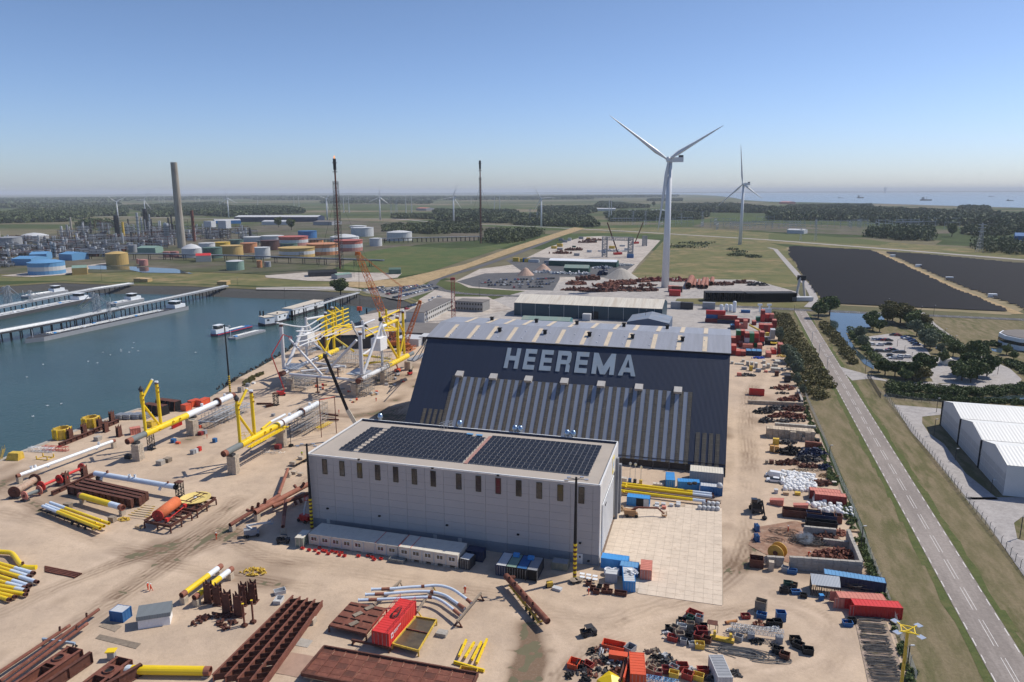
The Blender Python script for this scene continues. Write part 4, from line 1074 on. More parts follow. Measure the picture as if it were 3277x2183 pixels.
def person_mesh(pose):
 J=dict(pel=(0,0,.95),ch=(0,0,1.32),nk=(0,0,1.5),hd=(0,.02,1.66),ht=(0,.02,1.76))
 if pose==Zs18:L=dict(k1=(-.1,.03,.5),f1=(-.11,0,.06),t1=(-.11,.16,.03),k2=(.1,.03,.5),f2=(.12,0,.06),t2=(.12,.16,.03),s1=(-.2,0,1.42),e1=(-.27,.02,1.15),h1=(-.25,.12,.93),s2=(.2,0,1.42),e2=(.27,.02,1.15),h2=(.25,.12,.93))
 elif pose=='walk':L=dict(k1=(-.1,.22,.52),f1=(-.1,.30,.08),t1=(-.1,.45,.06),k2=(.1,-.05,.5),f2=(.1,-.35,.12),t2=(.1,-.24,.03),s1=(-.2,0,1.42),e1=(-.27,-.12,1.16),h1=(-.26,-.1,.93),s2=(.2,0,1.42),e2=(.27,.12,1.17),h2=(.24,.30,1.02))
 else:
  J=dict(pel=(0,-.15,.62),ch=(0,.18,.92),nk=(0,.33,1.02),hd=(0,.45,1.08),ht=(0,.50,1.17))
  L=dict(k1=(-.16,.2,.48),f1=(-.15,-.02,.07),t1=(-.15,.14,.03),k2=(.16,.2,.48),f2=(.15,-.02,.07),t2=(.15,.14,.03),s1=(-.2,.25,.97),e1=(-.25,.42,.7),h1=(-.12,.6,.5),s2=(.2,.25,.97),e2=(.25,.42,.7),h2=(.12,.6,.5))
 J.update(L);names_=list(J);idx_={n_:i for i,n_ in En(names_)}
 E=[('pel','ch'),('ch','nk'),('nk','hd'),('hd','ht'),('pel','k1'),('k1','f1'),('f1','t1'),('pel','k2'),('k2','f2'),('f2','t2'),('ch','s1'),('s1','e1'),('e1','h1'),('ch','s2'),('s2','e2'),('e2','h2')]
 rad=dict(pel=.16,ch=.17,nk=.07,hd=.11,ht=.08,k1=.08,k2=.08,f1=.06,f2=.06,t1=.05,t2=.05,s1=.08,s2=.08,e1=.06,e2=.06,h1=.045,h2=.045)
 me=bpy.data.meshes.new('sk');me.from_pydata([J[n_]for n_ in names_],[(idx_[a],idx_[b])for a,b in E],[])
 o=bpy.data.objects.new('sk',me);COL.objects.link(o)
 o.modifiers.new('s','SKIN');sv=me.skin_vertices[0].data
 for i,n_ in En(names_):sv[i].radius=(rad[n_]*(1.15 if n_ in('ch','pel')else 1),rad[n_]*.8 if n_ in('ch','pel')else rad[n_])
 sv[0].use_root=True
 s2=o.modifiers.new('d','SUBSURF');s2.levels=1;s2.render_levels=1
 bpy.context.view_layer.update();dg=bpy.context.evaluated_depsgraph_get();r=bpy.data.meshes.new_from_object(o.evaluated_get(dg))
 bpy.data.objects.remove(o);hd=V(J['hd']);hs=[V(J['h1']),V(J['h2'])]
 mi=[1 if((V(p.center)-hd).length<.15 and p.center[2]>J['nk'][2]-.02)or min((V(p.center)-h).length for h in hs)<.07 else 0 for p in r.polygons]
 return r,mi,hd
_PM={}
def person(label,p,yaw,pose=Zs18,m=None,helmet=None,vest=None,scale=1.0):
 m=m or HIVIS;k=(pose,m.name)
 if k not in _PM:
  if pose not in _PM:_PM[pose]=person_mesh(pose)
  me,mi,hd=_PM[pose];me=me.copy();me.name='body';me.materials.clear();me.materials.append(m);me.materials.append(SKIN);me.polygons.foreach_set('material_index',mi)
  me.polygons.foreach_set('use_smooth',[True]*len(me.polygons));_PM[k]=(me,hd)
 me,hd=_PM[k];o=Qr('person',label,'person',p,yaw);link('body',me,o)
 hm_=MB().lathe([(.15,0),(.165,.01),(.13,.02),(.125,.08),(.08,.14),(.01,.16)],10).mesh('helmet',helmet or WHT)
 link('helmet',hm_,o,hd+V((0,0,.03)))
 fc=MB().box((0,.115,0),(.03,.04,.05)).box((-.04,.1,.03),(.025,.02,.015)).box((.04,.1,.03),(.025,.02,.015));Qu('face',fc,SKIN,o,hd)
 if vest:Qu('vest',MB().lathe([(.24,0),(.25,.2),(.22,.42)],8),vest,o,(0,0,1.02))
 o.scale=(scale,)*3
 return o
def leaf_mesh(name,blobs,nleaf,size,m,seed=0,flat=.0):
 "leaf-sized faces spread through a set of ellipsoidal clumps"
 r=np.random.RandomState(seed);vol=np.array([b_[3]*b_[4]*b_[5]for b_ in blobs]);cnt=np.maximum(6,(nleaf*vol/vol.sum()).astype(int))
 P=[]
 for b_,c in zip(blobs,cnt):
  d=r.normal(size=(c,3));d/=np.linalg.norm(d,axis=1)[:,None];rr=.62+.42*r.rand(c)**.7
  P.append(np.array(b_[:3])+d*rr[:,None]*np.array(b_[3:6]))
 P=np.concatenate(P);n=len(P)
 a=r.normal(size=(n,3));a/=np.linalg.norm(a,axis=1)[:,None];b2=np.cross(a,r.normal(size=(n,3)));b2/=np.linalg.norm(b2,axis=1)[:,None]
 s_=(size*(.6+.8*r.rand(n)))[:,None]
 v=np.stack([P-a*s_-b2*s_*.6,P+a*s_-b2*s_*.6,P+a*s_+b2*s_*.6,P-a*s_+b2*s_*.6],1).reshape(-1,3)
 v[:,2]=np.maximum(v[:,2],.05)
 me=bpy.data.meshes.new(name);me.vertices.add(4*n);me.vertices.foreach_set('co',v.ravel());me.loops.add(4*n);me.loops.foreach_set('vertex_index',np.arange(4*n))
 me.polygons.add(n);me.polygons.foreach_set('loop_start',np.arange(0,4*n,4));me.polygons.foreach_set('loop_total',np.full(n,4));me.materials.append(m);me.update();return me
def leaf_mat(name,col,v2):
 m,nt,b=_nt(name);N,L=nt.nodes,nt.links
 geo=N.new(Zs4);n=N.new(Zs5);si(n,Zs6,.9);si(n,Zs7,3);L.new(geo.outputs[Zs9],n.inputs[Zs11])
 r=N.new(Zs2);si(r,1,.35);si(r,2,.65);L.new(n.outputs[0],r.inputs[0])
 mx=N.new(Zs3);mx.data_type='RGBA';L.new(r.outputs[0],mx.inputs[0]);si(mx,6,(*col,1));si(mx,7,(*v2,1))
 rp=N.new(Zs2);si(rp,3,.75);si(rp,4,1.25);L.new(geo.outputs['Random Per Island'],rp.inputs[0])
 mul=N.new(Zs0);mul.operation='SCALE';L.new(mx.outputs[2],mul.inputs[0]);L.new(rp.outputs[0],mul.inputs[Zs6])
 L.new(mul.outputs[0],b.inputs[Zs12]);si(b,Zs8,.7);si(b,Zs13,.2)
 return m
LEAF=[leaf_mat('leaf_dark_green',(.07,.10,.035),(.11,.14,.05)),leaf_mat('leaf_mid_green',(.10,.14,.05),(.15,.18,.07)),leaf_mat('leaf_grey_green',(.15,.18,.11),(.21,.24,.16)),leaf_mat('leaf_olive',(.13,.125,.05),(.18,.155,.06))]
BARK=Qh('bark',(.09,.07,.055),.95,.2,3)
def tree_proto(k,h,w,m,nleaf=900,size=.28):
 r=random.Random(k);blobs=[]
 for _ in Rg(9):
  a=r.random()*6.28;q_=r.random()**.6*w*.33;z=h*(.42+.45*r.random());s_=w*(.17+.12*r.random())*(1.15-.4*z/h)
  blobs.append((math.cos(a)*q_,math.sin(a)*q_,z,s_,s_,s_*.85))
 blobs.append((0,0,h*.55,w*.3,w*.3,h*.3))
 cr_=leaf_mesh('crown',blobs,nleaf,size,m,k)
 tb=MB().tube((0,0,0),(0,0,h*.55),w*.035,7,w*.018)
 for _ in Rg(5):
  b_=r.choice(blobs[:9]);tb.tube((0,0,h*.3),(b_[0],b_[1],b_[2]),w*.015,5,w*.006)
 return cr_,tb.mesh('trunk',BARK)
 # ================================================================ LEFT YARD
def up(bp,zn,x,y):return V((bp.x,bp.y,HG(zn,x,y,bp)))
def alongf(a,b,zn,x,y):
 "fraction along a->b of a surveyed point, using the vertical plane through the axis"
 d=b-a;n=V((d.y,-d.x,0)).normalized();p=VP(zn,x,y,a,n);dd=V((d.x,d.y,0));return(V((p.x,p.y,0))-V((a.x,a.y,0))).dot(dd)/dd.dot(dd)
def pillar_px(label,zl,left,corner,right,zt,top,group='block pillars carrying the long legs'):
 B,Lf,R_=G(zl,*corner),G(zl,*left),G(zl,*right)
 h=HG(zt,*top,B);u=(B-Lf);w=u.length;u.normalize();n=V((-u.y,u.x,0))
 dp=max(2.2,(R_-B).length);c=(Lf+B)/2+n*dp/2
 block_pillar(label,c,w,dp,h,math.atan2(u.y,u.x),group);return h
h1=pillar_px('block pillar under the grey tail of the seaward yellow and white leg','t',(245,255),(380,265),(455,215),'r',(355,1372))
h2=pillar_px('block pillar under the middle of the seaward yellow and white leg','r',(1215,1185),(1350,1210),(1395,1170),'r',(1325,935))
h3=pillar_px('block pillar under the grey tail of the landward yellow and white leg','v',(275,440),(430,450),(492,400),'u',(400,1462))
h4=pillar_px('block pillar under the middle of the landward yellow and white leg','u',(1140,1275),(1280,1290),(1328,1255),'u',(1262,1000))
def leg(label,zn,near,far_,z,r,marks,cols,arm,ringx,extra):
 a,b=G(zn,*near,z),G(zn,*far_,z);d=(b-a).normalized()
 t=T('painted_tubular',label,'jacket leg',(a.x,a.y,0),'long painted jacket legs lying on pillars');f0=0
 for x,y,m,rr in marks:
  f1=min(1,alongf(a,b,zn,x,y));mb=MB().tube(Qd(a,b,f0),Qd(a,b,f1),rr,20,hollow=rr if f0==0 else 0);t.P('leg_section',mb,m);f0=f1
 for(bx,by),(tx,ty),rr in cols:
  f=alongf(a,b,zn,bx,by);bp=Qd(a,b,f);tp=up(bp,zn,tx,ty)
  t.P('upright',MB().tube(bp,tp,rr,14),YEL);t.P('cap',MB().tube(tp,tp+UZ*.5,rr*1.15,14),WHT)
  t.P('band',MB().tube(tp-UZ*.5,tp,rr*1.04,14),Qb)
  for k in Rg(2):t.P('stub',MB().tube(tp-UZ*(1.6+1.5*k),tp-UZ*(1.6+1.5*k)+V((.9,-.7,0)),.33,10,hollow=.33),YEL)
 c1,c2=cols[0],cols[1];p1=Qd(a,b,alongf(a,b,zn,*c1[0]));p2=Qd(a,b,alongf(a,b,zn,*c2[0]))
 top1=HG(zn,*c1[1],p1);t.P(Zs19,MB().tube(p1+UZ*(top1-z)*.68,Qd(p2,p1,.1)+UZ*.8,.42,12),YEL)
 st=p1+UZ*(top1-z)*.80;tip=VP(zn,*arm,p1,(d.y,-d.x,0));t.P('arm',MB().tube(st,tip,.42,12),YEL);t.P('cap',MB().tube(tip,tip+(tip-st).normalized()*.35,.46,12),WHT)
 t.P('node',MB().tube(st-UZ*1.6,st+UZ*1.3,c1[2]*1.3,14),YEL)
 t.P('guide_cone',MB().lathe([(.8,0),(.75,.5),(.25,1.3),(.05,1.5)],10,p1+UZ*(top1-z)),Qa)
 for x,y,rr,m in ringx:
  c=Qd(a,b,alongf(a,b,zn,x,y));t.P('flange',MB().tube(c-d*.3,c+d*.3,rr,20,hollow=.3),m)
 mb=MB()
 ys=[alongf(a,b,zn,*p)for p in extra]
 for k in Rg(10):c=Qd(a,b,Qd(ys[0],ys[1],k/9));mb.tube(c-d*.04,c+d*.04,r*1.09,20)
 t.P('weld_seam',mb,GRYP)
 sx=d.cross(UZ)
 for k,f in En((.24,.36,.42)):
  c=Qd(a,b,f);v_=(sx*(.8)+UZ*(.3 if k else-.1)).normalized();t.P('stub',MB().tube(c+v_*r*.7,c+v_*(r+.5),.42,12,hollow=.42),YEL)
 for k,f in En((.66,.9)):
  c=Qd(a,b,f);t.P('stub',MB().tube(c+UZ*r*.6,c+UZ*(r+1.0),.5,12),WHT)
 for f in(.06,.56):c=Qd(a,b,f);t.P('saddle',MB().box((c.x,c.y,c.z-r-.4),(1.6,2.4,.8),math.atan2(d.y,d.x)),Qa)
 return t,a,b
lt1,la,lb=leg('seaward yellow and white jacket leg with two uprights, nearest the quay','r',(150,1310),(2060,470),h1+1.7,.95,
[(228,1275,RUSTB,1.0),(465,1170,GRYP,1.0),(1215,820,YEL,1.12),(1420,740,WHT,1.1),(1790,590,WHT,.95),(2010,490,WHT,1.1),(2060,470,Qj,1.1)],
[((480,1105),(395,385),.5),((752,975),(670,250),.55)],(592,208),[(1765,600,1.75,Qb)],[(870,960),(1350,770)])
lt2,lc,ld=leg('landward yellow and white jacket leg with walkway, beside the grey hall','u',(195,1420),(1885,515),h3+1.6,.95,
[(245,1390,RUSTB,1.0),(505,1265,GRYP,1.0),(1170,890,YEL,1.12),(1390,770,WHT,1.1),(1600,650,WHT,.95),(1885,515,WHT,1.05)],
[((495,1200),(430,440),.5),((752,1055),(685,300),.55)],(610,262),[(1590,640,1.6,Qb),(1235,850,1.2,Qb)],[(880,1050),(1360,790)])
d2=(ld-lc).normalized();s2=d2.cross(UZ)
mb=MB();o1,o2=Qd(lc,ld,.17)+s2*1.9-UZ*.9,Qd(lc,ld,.56)+s2*1.9-UZ*.9
mb.bar(o1,o2,.5,.35).bar(o1+s2*.9,o2+s2*.9,.25,.4)
for k in Rg(14):q_=Qd(o1,o2,k/13);mb.bar(q_-s2*1,q_+s2*1.1,.1);mb.bar(q_+s2*1.1,q_+s2*1.1+UZ*1.1,.07)
mb.bar(o1+s2*1.1+UZ*1.1,o2+s2*1.1+UZ*1.1,.07)
lt2.P('walkway',mb,YEL)
p_=[Qd(lc,ld,.40)-s2*1.6+UZ*.6,Qd(lc,ld,.52)-s2*2.6+UZ*.9];e_=Qd(lc,ld,.68)-s2*2.6+UZ*.9
lt2.P('side_pipe',MB().tube(p_[0],p_[1],.45,12),YEL);lt2.P('side_pipe',MB().tube(p_[1],e_,.42,12),WHT)
for t_,a_,b_ in((lt1,la,lb),(lt2,lc,ld)):
 mb=MB();d_=(b_-a_).normalized();n_=d_.cross(UZ);c=Qd(a_,b_,.2)+UZ*1.2
 for i in(-1,1):
  for j in(-1,1):mb.bar(c+d_*i*1.4+n_*j*1.3,c+d_*i*1.4+n_*j*1.3+UZ*1.6,.09)
  mb.bar(c+d_*1.4+n_*i*1.3+UZ*1.6,c-d_*1.4+n_*i*1.3+UZ*1.6,.09);mb.bar(c+d_*i*1.4+n_*1.3+UZ*1.6,c+d_*i*1.4-n_*1.3+UZ*1.6,.09);mb.bar(c+d_*1.4+n_*i*1.3+UZ*.8,c-d_*1.4+n_*i*1.3+UZ*.8,.06)
 t_.P('cage',mb,YEL)
def lat_post(label,zn,x,y,h,m=BLK,w=1.6,group=None):
 p=G(zn,x,y);t=T('lattice_post',label,'lattice post',p,group);t.P('post_lattice',Qp(MB(),p,p+UZ*h,w,w,5,.12),m);t.P('cap_plate',MB().box(p+UZ*(h+.15),(w*1.15,w*1.15,.3),Qm),Qb);t.P('base_plate',MB().box(p+UZ*.1,(w*1.3,w*1.3,.2),Qm),m);return t
lat_post('black lattice prop under the seaward yellow leg','r',590,1450,h1+.2)
lat_post('black lattice prop at the end of the white pipe with stubs','t',1105,910,4.6)
lat_post('black lattice post standing alone before the red boom lift','u',1140,545,5.0)
def scaf_px(label,zn,x,y,lx,ly,h,yaw=Qm,**k):return scaffold('scaffold_tower',label,G(zn,x,y),lx,ly,h,yaw,**k)
lyaw=math.atan2(d2.y,d2.x)
scaf_px('scaffold cage round the far white end of the landward leg','u',1760,960,15,6,8,lyaw,seed=2)
scaf_px('low scaffold under the white part of the landward leg','u',1430,1040,8,5,5,lyaw,seed=3)
scaf_px('scaffold platform beside the far white end of the seaward leg','r',1760,960,12,7,4.5,math.atan2((lb-la).y,(lb-la).x),seed=4)
scaf_px('scaffold heap between the two long legs','r',2060,860,14,6,3.5,math.atan2((lb-la).y,(lb-la).x),seed=5,dens=1.5)
mb=MB();r_=random.Random(8);c=G('u',1050,1390)
for k in Rg(26):a=r_.random()*6.28;p=c+V((r_.uniform(-5,5),r_.uniform(-2,2),.1+r_.random()*.4));mb.tube(p,p+V((2*math.cos(a),math.sin(a),.2)),.05,4)
tag(stuff(Qu('scaffold_tube_heap',mb,Ql)),'loose heap of scaffold tubes on the sand in front of the landward leg','scaffold parts')
wp,RB=WPIPE,RUSTB
pipe('white_pipe','long thin white pipe on low blocks beside the quay',G('e',150,1352,2.5),G('e',1048,1025,2.5),.55,[(.03,RB),(.97,WHT),(1,RB)],stubs=[(.14,1.6,.9,.4,WHT),(.18,1.9,.8,.4,WHT),(.28,-.5,.3,.4,WHT),(.78,-.5,.3,.4,WHT),(.82,1.5,.9,.4,WHT)],supports=(.02,.98))
pipe('white_pipe','stout white pipe with many stubs behind the stacked rusty beams',G('e',868,1325,3.0),G('e',1612,1452,3.0),.78,[(.98,wp),(1,BLK)],stubs=[(.1,-1.0,.8,.4,WHT),(.16,1.6,.7,.35,RB),(.45,1.3,.9,.42,WHT),(.5,1.7,.9,.35,WHT),(.82,-1.0,.9,.42,WHT),(.9,1.6,.5,.3,RB)],supports=(.04,),smat=Qa)
pipe(Zs20,'thick yellow pipe with white and rusty end beside the stacked rusty beams',G('s',1425,868,2.3),G('s',2205,1095,2.3),.82,[(.05,RB),(.72,YEL),(.93,wp),(1,RB)],supports=(.06,.97))
for k,(x0,y0,x1,y1)in En(((765,1062,1795,1462),(822,1040,1865,1425),(900,1000,1955,1375))):
 pipe(Zs20,('near','middle','far')[k]+' one of three slim yellow and white pipes on the low trailer',G('s',x0,y0,1.9),G('s',x1,y1,1.9),.42,[(.27,wp),(1,YEL)],group='slim pipes on the low trailer',stubs=[(.9,.8 if k else-1.2,.5,.25,YEL)])
def trailer(label,zn,x0,y0,x1,y1,w,z,m,nw=3,deck=None):
 a,b=G(zn,x0,y0),G(zn,x1,y1);L_=(b-a).length;t=T('trailer',label,'trailer',(a+b)/2);u=(b-a).normalized();n=V((-u.y,u.x,0));mb=MB()
 for s_ in(-1,1):mb.bar(a+n*s_*w*.35+UZ*z,b+n*s_*w*.35+UZ*z,.25,.4)
 for k in Rg(7):q_=Qd(a,b,k/6)+UZ*z;mb.bar(q_-n*w/2,q_+n*w/2,.2,.25)
 t.P('chassis',mb,m)
 if deck:t.P('deck',MB().box((a+b)/2+UZ*(z+.3),(L_,w,.12),math.atan2(u.y,u.x)),deck)
 for k in Rg(nw):
  for s_ in(-1,1):q_=Qd(a,b,.62+.12*k)+n*s_*w*.42+UZ*.45;t.P('wheel',MB().tube(q_-n*.15,q_+n*.15,.45,12),RUBB)
 return t
trailer('dark low trailer carrying three slim yellow pipes','s',800,1160,1760,1500,3.2,1.0,BLK)
starts=[(548,297,633),(580,262,662),(612,327,708),(660,263,741),(702,225,757),(738,242,783),(772,230,816),(806,136,837),(836,88,861)]
for k,(y0,x1,y1)in En(starts):
 yl=k>=6
 b=G('i',x1,y1,.75);a=G('i',0,y0,.75);a=b+(a-b).normalized()*14
 fx=alongf(a,b,'i',[130,95,170,110,60,130,0,0,0][k],Qd(y0,y1,.45))
 pipe(Zs20,nth(k)+' from the back in the row of yellow and white pipes at the left edge',a,b,.43,[(.95,YEL),(1,Qb)]if yl else[(max(.3,min(.8,fx)),YEL),(.93,wp),(1,Qb)],group='row of yellow and white pipes at the left edge',supports=(.1,.8))
t=T('bent_pipe','thick yellow pipe with a double bend at the left edge','steel pipe',G('i',100,470));pts=[G('i',x,y,1.0)for x,y in((-120,435),(0,447),(90,455),(130,490),(160,535),(200,572),(240,580),(312,580))]
t.P('pipe',MB().smoothpath(curve(pts,4),.55,12),YEL);t.P('stub',MB().tube(pts[5]+UZ*.3,pts[5]+UZ*1.1,.3,10,hollow=.3),Qb)
for k in Rg(4):pipe(Zs21,('nearest','second','third','rearmost')[k]+' of four thin rusty pipes lying on sand by the yellow row',G('i',388,612-k*13,.22),G('i',650+k*17,666-k*10,.22),.2,[(1,Qj)],group='thin rusty pipes on the sand',n=8)
for k,(p0,p1,lb_)in En((((-60,1520),(600,1080),'left'),((0,1560),(850,942),'longest middle'),((20,1600),(752,1062),'right'))):
 pipe(Zs21,lb_+' of three long rusty pipes resting on a blue trestle',G('i',*p0,1.5),G('i',*p1,1.5),.33,[(.95,Qj),(1,RUSTB if k!=1 else Qj)],group='long rusty pipes on the blue trestle',n=10,stubs=[(.86,1.5,.8,.2,Qb)])
def trestle(label,zn,x0,y0,x1,y1,z,m,leg=None,group=None,n=2):
 a,b=G(zn,x0,y0,z),G(zn,x1,y1,z);u=(b-a).normalized();nn=V((-u.y,u.x,0));t=T('trestle',label,'trestle',((a+b)/2)*1-UZ*z,group)
 t.P('top_beam',MB().bar(a,b,.35,.4),m)
 for k in Rg(n):
  q_=Qd(a,b,.04+.92*k/(n-1))
  for s_ in(-1,1):t.P('leg',MB().bar(q_-UZ*.1,V((q_.x,q_.y,.1))+nn*s_*z*.55,.22),leg or m)
  t.P('foot',MB().bar(V((q_.x,q_.y,.12))-nn*z*.65,V((q_.x,q_.y,.12))+nn*z*.65,.24),leg or m)
 return t
trestle('pale blue trestle under three long rusty pipes','i',365,1195,645,1235,1.15,Qh('pale_blue_steel',(.3,.38,.48),.6),BLK)
pipe(Zs20,'thick yellow pipe with white tail at the bottom edge',G('i',1060,1460,1.1),G('i',1812,1472,1.1),.82,[(.1,wp),(.93,YEL),(1,RB)],supports=(.94,))
for k,(p0,p1)in En((((1560,822),(1905,567)),((1670,842),(1998,590)))):
 pipe(Zs20,('left','right')[k]+' of two yellow and white pipes rising behind the rusty saddles',G('i',*p0,2.2),G('i',*p1,2.2),.62,[(.1,RB),(.66,YEL),(.9,WHT),(1,RB)],group='two yellow and white pipes behind the saddles',supports=(.05,.93))
pipe(Zs21,'very long fat rusty pipe ending at the grey hall corner',G('v',760,1120,2.6),G('v',1760,590,2.6),.72,[(1,RB)],supports=(.03,),stubs=[(.75,2.4,1.0,.42,Qj),(.82,1.0,1.2,.42,Qj)])
pipe(Zs21,'rusty pipe with a row of upright stubs beside the fattest pipe',G('v',310,1345,1.9),G('v',1200,810,2.4),.5,[(.5,Qj),(1,RB)],supports=(.04,),stubs=[(.42,1.3,1.1,.42,Qj),(.42,3.0,1.2,.4,Qj),(.54,1.3,1.1,.42,Qj),(.68,1.3,1.1,.42,Qj)])
pipe(Zs21,'rusty pipe leading away to the pale block trailer',G('v',1185,800,2.2),G('v',1350,345,2.2),.45,[(1,RB)],supports=(.95,))
pipe(Zs21,'rusty pipe pointing at the viewer beside the dark buggy',G('v',1262,1375,2.0),G('v',1312,920,2.6),.48,[(.35,RB),(1,Qj)],supports=(.04,))
pipe(Zs21,'rusty pipe half in the shade of the grey hall',G('v',1080,1010,2.0),G('v',1700,790,2.0),.6,[(.5,RB),(1,Qj)],stubs=[(.6,-.9,1.2,.4,Qb),(.75,-.9,1.2,.4,Qb)])
trailer('flat block trailer beyond the grey hall corner','v',1450,300,1700,160,3,1.0,Qa,2,TIMBL)
for k,(x,y,z)in En(((1450,255,1.4),(1590,165,1.4),(1465,430,0),(1580,460,0),(1365,480,0))):Qk(('pale concrete block on the near end of the flat trailer','pale concrete block on the far end of the flat trailer','low concrete block left of its neighbour behind the mast','low concrete block touching the black striped mast','tall concrete block under the far rusty pipe')[k],'v',x,y,1.5,1.1,.9,CONCB,z=z,name=Zs17,cat=Zs22)
def reel(label,zn,c0,c1,z,rc,rd,mc,md,group=None,n=18):
 a,b=G(zn,*c0,z),G(zn,*c1,z);d=(b-a).normalized();t=T('cable_reel',label,'reel',(a.x,a.y,0),group)
 t.P('drum',MB().tube(a,b,rc,n),mc);t.P('flange',MB().tube(a-d*.12,a+d*.12,rd,n+4),md);t.P('flange',MB().tube(b-d*.12,b+d*.12,rd,n+4),md)
 t.P('hub',MB().tube(a-d*.35,a-d*.1,rd*.3,12),Qb);t.P('cradle',MB().box((a.x,a.y,(z-rd)/2+.15),(1.4,rd*1.6,max(.3,z-rd+.3)),math.atan2(d.y,d.x)),Qa);return t
reel('huge beige and rust drum with dark round flanges at the left edge','s',(255,815),(625,585),1.9,.95,1.75,Qh('beige_drum',(.42,.31,.23),.8,.2,1,dirt=(.35,.1,.06)),Qb)
reel('small rust red reel in front of the huge beige drum','s',(440,880),(705,778),1.5,.5,1.4,GRYP,SALM)
reel('long bright red shaft with round red flanges held by rusty brackets','s',(740,705),(1465,380),1.9,.42,1.5,REDB,RED)
reel('red collar reel in the middle of the long red shaft','s',(1060,585),(1150,548),1.9,.8,1.45,REDB,RED)
def saddle(label,zn,x,y,w,h,yaw,m=Qb,group='rusty saddle brackets'):
 p=G(zn,x,y);t=T('saddle_bracket',label,'steel bracket',p,group);F_=frame(p,yaw)
 for s_ in(-.45,.45):
  P=[(-w/2,.0),(w/2,0),(w*.42,h),(w*.28,h*.97),(.12*w,h*.86),(-.12*w,h*.86),(-w*.28,h*.97),(-w*.42,h)];vs=[F_(x_,s_-.04,z_)for x_,z_ in P]+[F_(x_,s_+.04,z_)for x_,z_ in P];n=8
  t.P('side_plate',MB().add(vs,[tuple(Rg(7,-1,-1)),tuple(Rg(8,16))]+[(i,(i+1)%n,n+(i+1)%n,n+i)for i in Rg(n)]),m)
 mb=MB()
 for z_ in(.05,h*.3,h*.6,h*.8):mb.box(F_(0,0,z_),(w*.86,.82,.08),yaw)
 t.P('rib',mb,m);t.P('foot',MB().box(F_(0,0,.12),(w*1.15,1.8,.2),yaw),m);return t
sy=ang(G('s',930,870),G('s',1700,470))
saddle('rusty bracket gripping the middle of the red shaft','s',1195,665,1.9,3.9,sy);saddle('rusty bracket gripping the far end of the red shaft','s',1520,545,1.9,3.9,sy)
pq=[('q',1265,1430,'rusty bracket nearest the lower yellow ring on the quay'),('q',1515,1350,'rusty bracket between the two yellow rings on the quay'),('q',1790,1240,'rusty bracket against the upper yellow ring on the quay'),('q',2010,1110,'rusty bracket farthest along the quay edge'),('q',1900,1300,'rusty bracket just before the black propped frames'),('q',2140,1380,'rusty bracket beside the small red container')]
qy=ang(G('q',1200,1500),G('q',2100,1080))
for zn,x,y,lb_ in pq:saddle(lb_,zn,x,y,2.2,4.2,qy)
def girder(label,pts,z,h,w,m=Qb,ribs=8,group=None,name='steel_girder',z0=0):
 "pts: [(zn,x,y),(zn,x,y)] of the girder's top line at height z"
 a,b=[G(p[0],p[1],p[2],z)for p in pts];t=T(name,label,'girder',(a.x,a.y,max(0,z-h)),group);u=(b-a).normalized();s_=u.cross(UZ)
 t.P('top_flange',MB().bar(a-UZ*.04,b-UZ*.04,w,.08),m);t.P('bottom_flange',MB().bar(a-UZ*(h-.04),b-UZ*(h-.04),w,.08),m);t.P('web',MB().bar(a-UZ*h/2,b-UZ*h/2,.07,h-.16),m)
 sm=Qc(.07,w,h-.18,m,'stiffener',False);yw=math.atan2(u.y,u.x)
 for k in Rg(ribs+1):link('stiffener',sm,t.o,Qd(a,b,k/ribs)-UZ*h/2-t.b,yw)
 return t
girder('long rusty base beam under the red shaft brackets',[('s',930,800),('s',1690,455)],1.3,1.2,.8,ribs=6)
girder('rusty base beam joining the quay brackets on the left',[('q',1060,1500),('q',1660,1265)],1.5,1.4,.9,ribs=6);girder('rusty base beam joining the quay brackets on the right',[('q',1680,1250),('q',2110,1070)],1.5,1.4,.9,ribs=5)
for k,(x0,y0,x1,y1)in En(((1225,695,235,938),(1370,665,385,905),(1445,612,442,862),(1525,570,502,815))):
 girder(('nearest','second','third','rearmost')[k]+' of four parallel deep rusty girders by the white stubbed pipe',[('s',x0,y0),('t',x1,y1)],2.7,2.4,1.0,ribs=10,group='four parallel deep rusty girders')
for k,(x,y,lb_)in En(((1130,1410,'lower'),(1640,1205,'upper'))):
 p=G('q',x,y);t=T('yellow_ring',lb_+' of two big yellow clamp rings on the quay edge','clamp ring',p,'yellow clamp rings on the quay')
 t.P('ring',MB().lathe([(2.6,0),(2.8,.2),(2.8,3.6),(2.5,3.8),(2.2,3.8),(2.2,0)],16,p),Qs);mb=MB()
 for j in Rg(8):a=j*.785;mb.box(p+V((2.95*math.cos(a),2.95*math.sin(a),1.9)),(.5,.25,3.6),a)
 t.P('rib',mb,YEL)
t=T('black_hull_frame','low black propped box hulls with rusty tops at the water edge','steel frame',G('r',500,780))
F_=frame(G('r',420,810),ang(G('r',340,820),G('r',780,880)))
for j in(0,1):
 t.P('hull',MB().add([F_(x,y+j*6.5,z)for x,y,z in((0,0,.1),(10,0,.1),(10,4,.1),(0,4,.1),(0,.6,3.8),(10,.6,3.8),(10,3.6,3.8),(0,3.6,3.8))],[(0,1,5,4),(1,2,6,5),(2,3,7,6),(3,0,4,7)]),BLK)
 t.P('top_plate',MB().quad(*[F_(x,y+j*6.5,3.82)for x,y in((0,.6),(10,.6),(10,3.6),(0,3.6))]),Qb);mb=MB()
 for k in Rg(5):mb.bar(F_(k*2.4+.2,-.1+j*6.5,.1),F_(k*2.4+.2,.6+j*6.5,3.9),.25,.5)
 t.P('prop',mb,Qb)
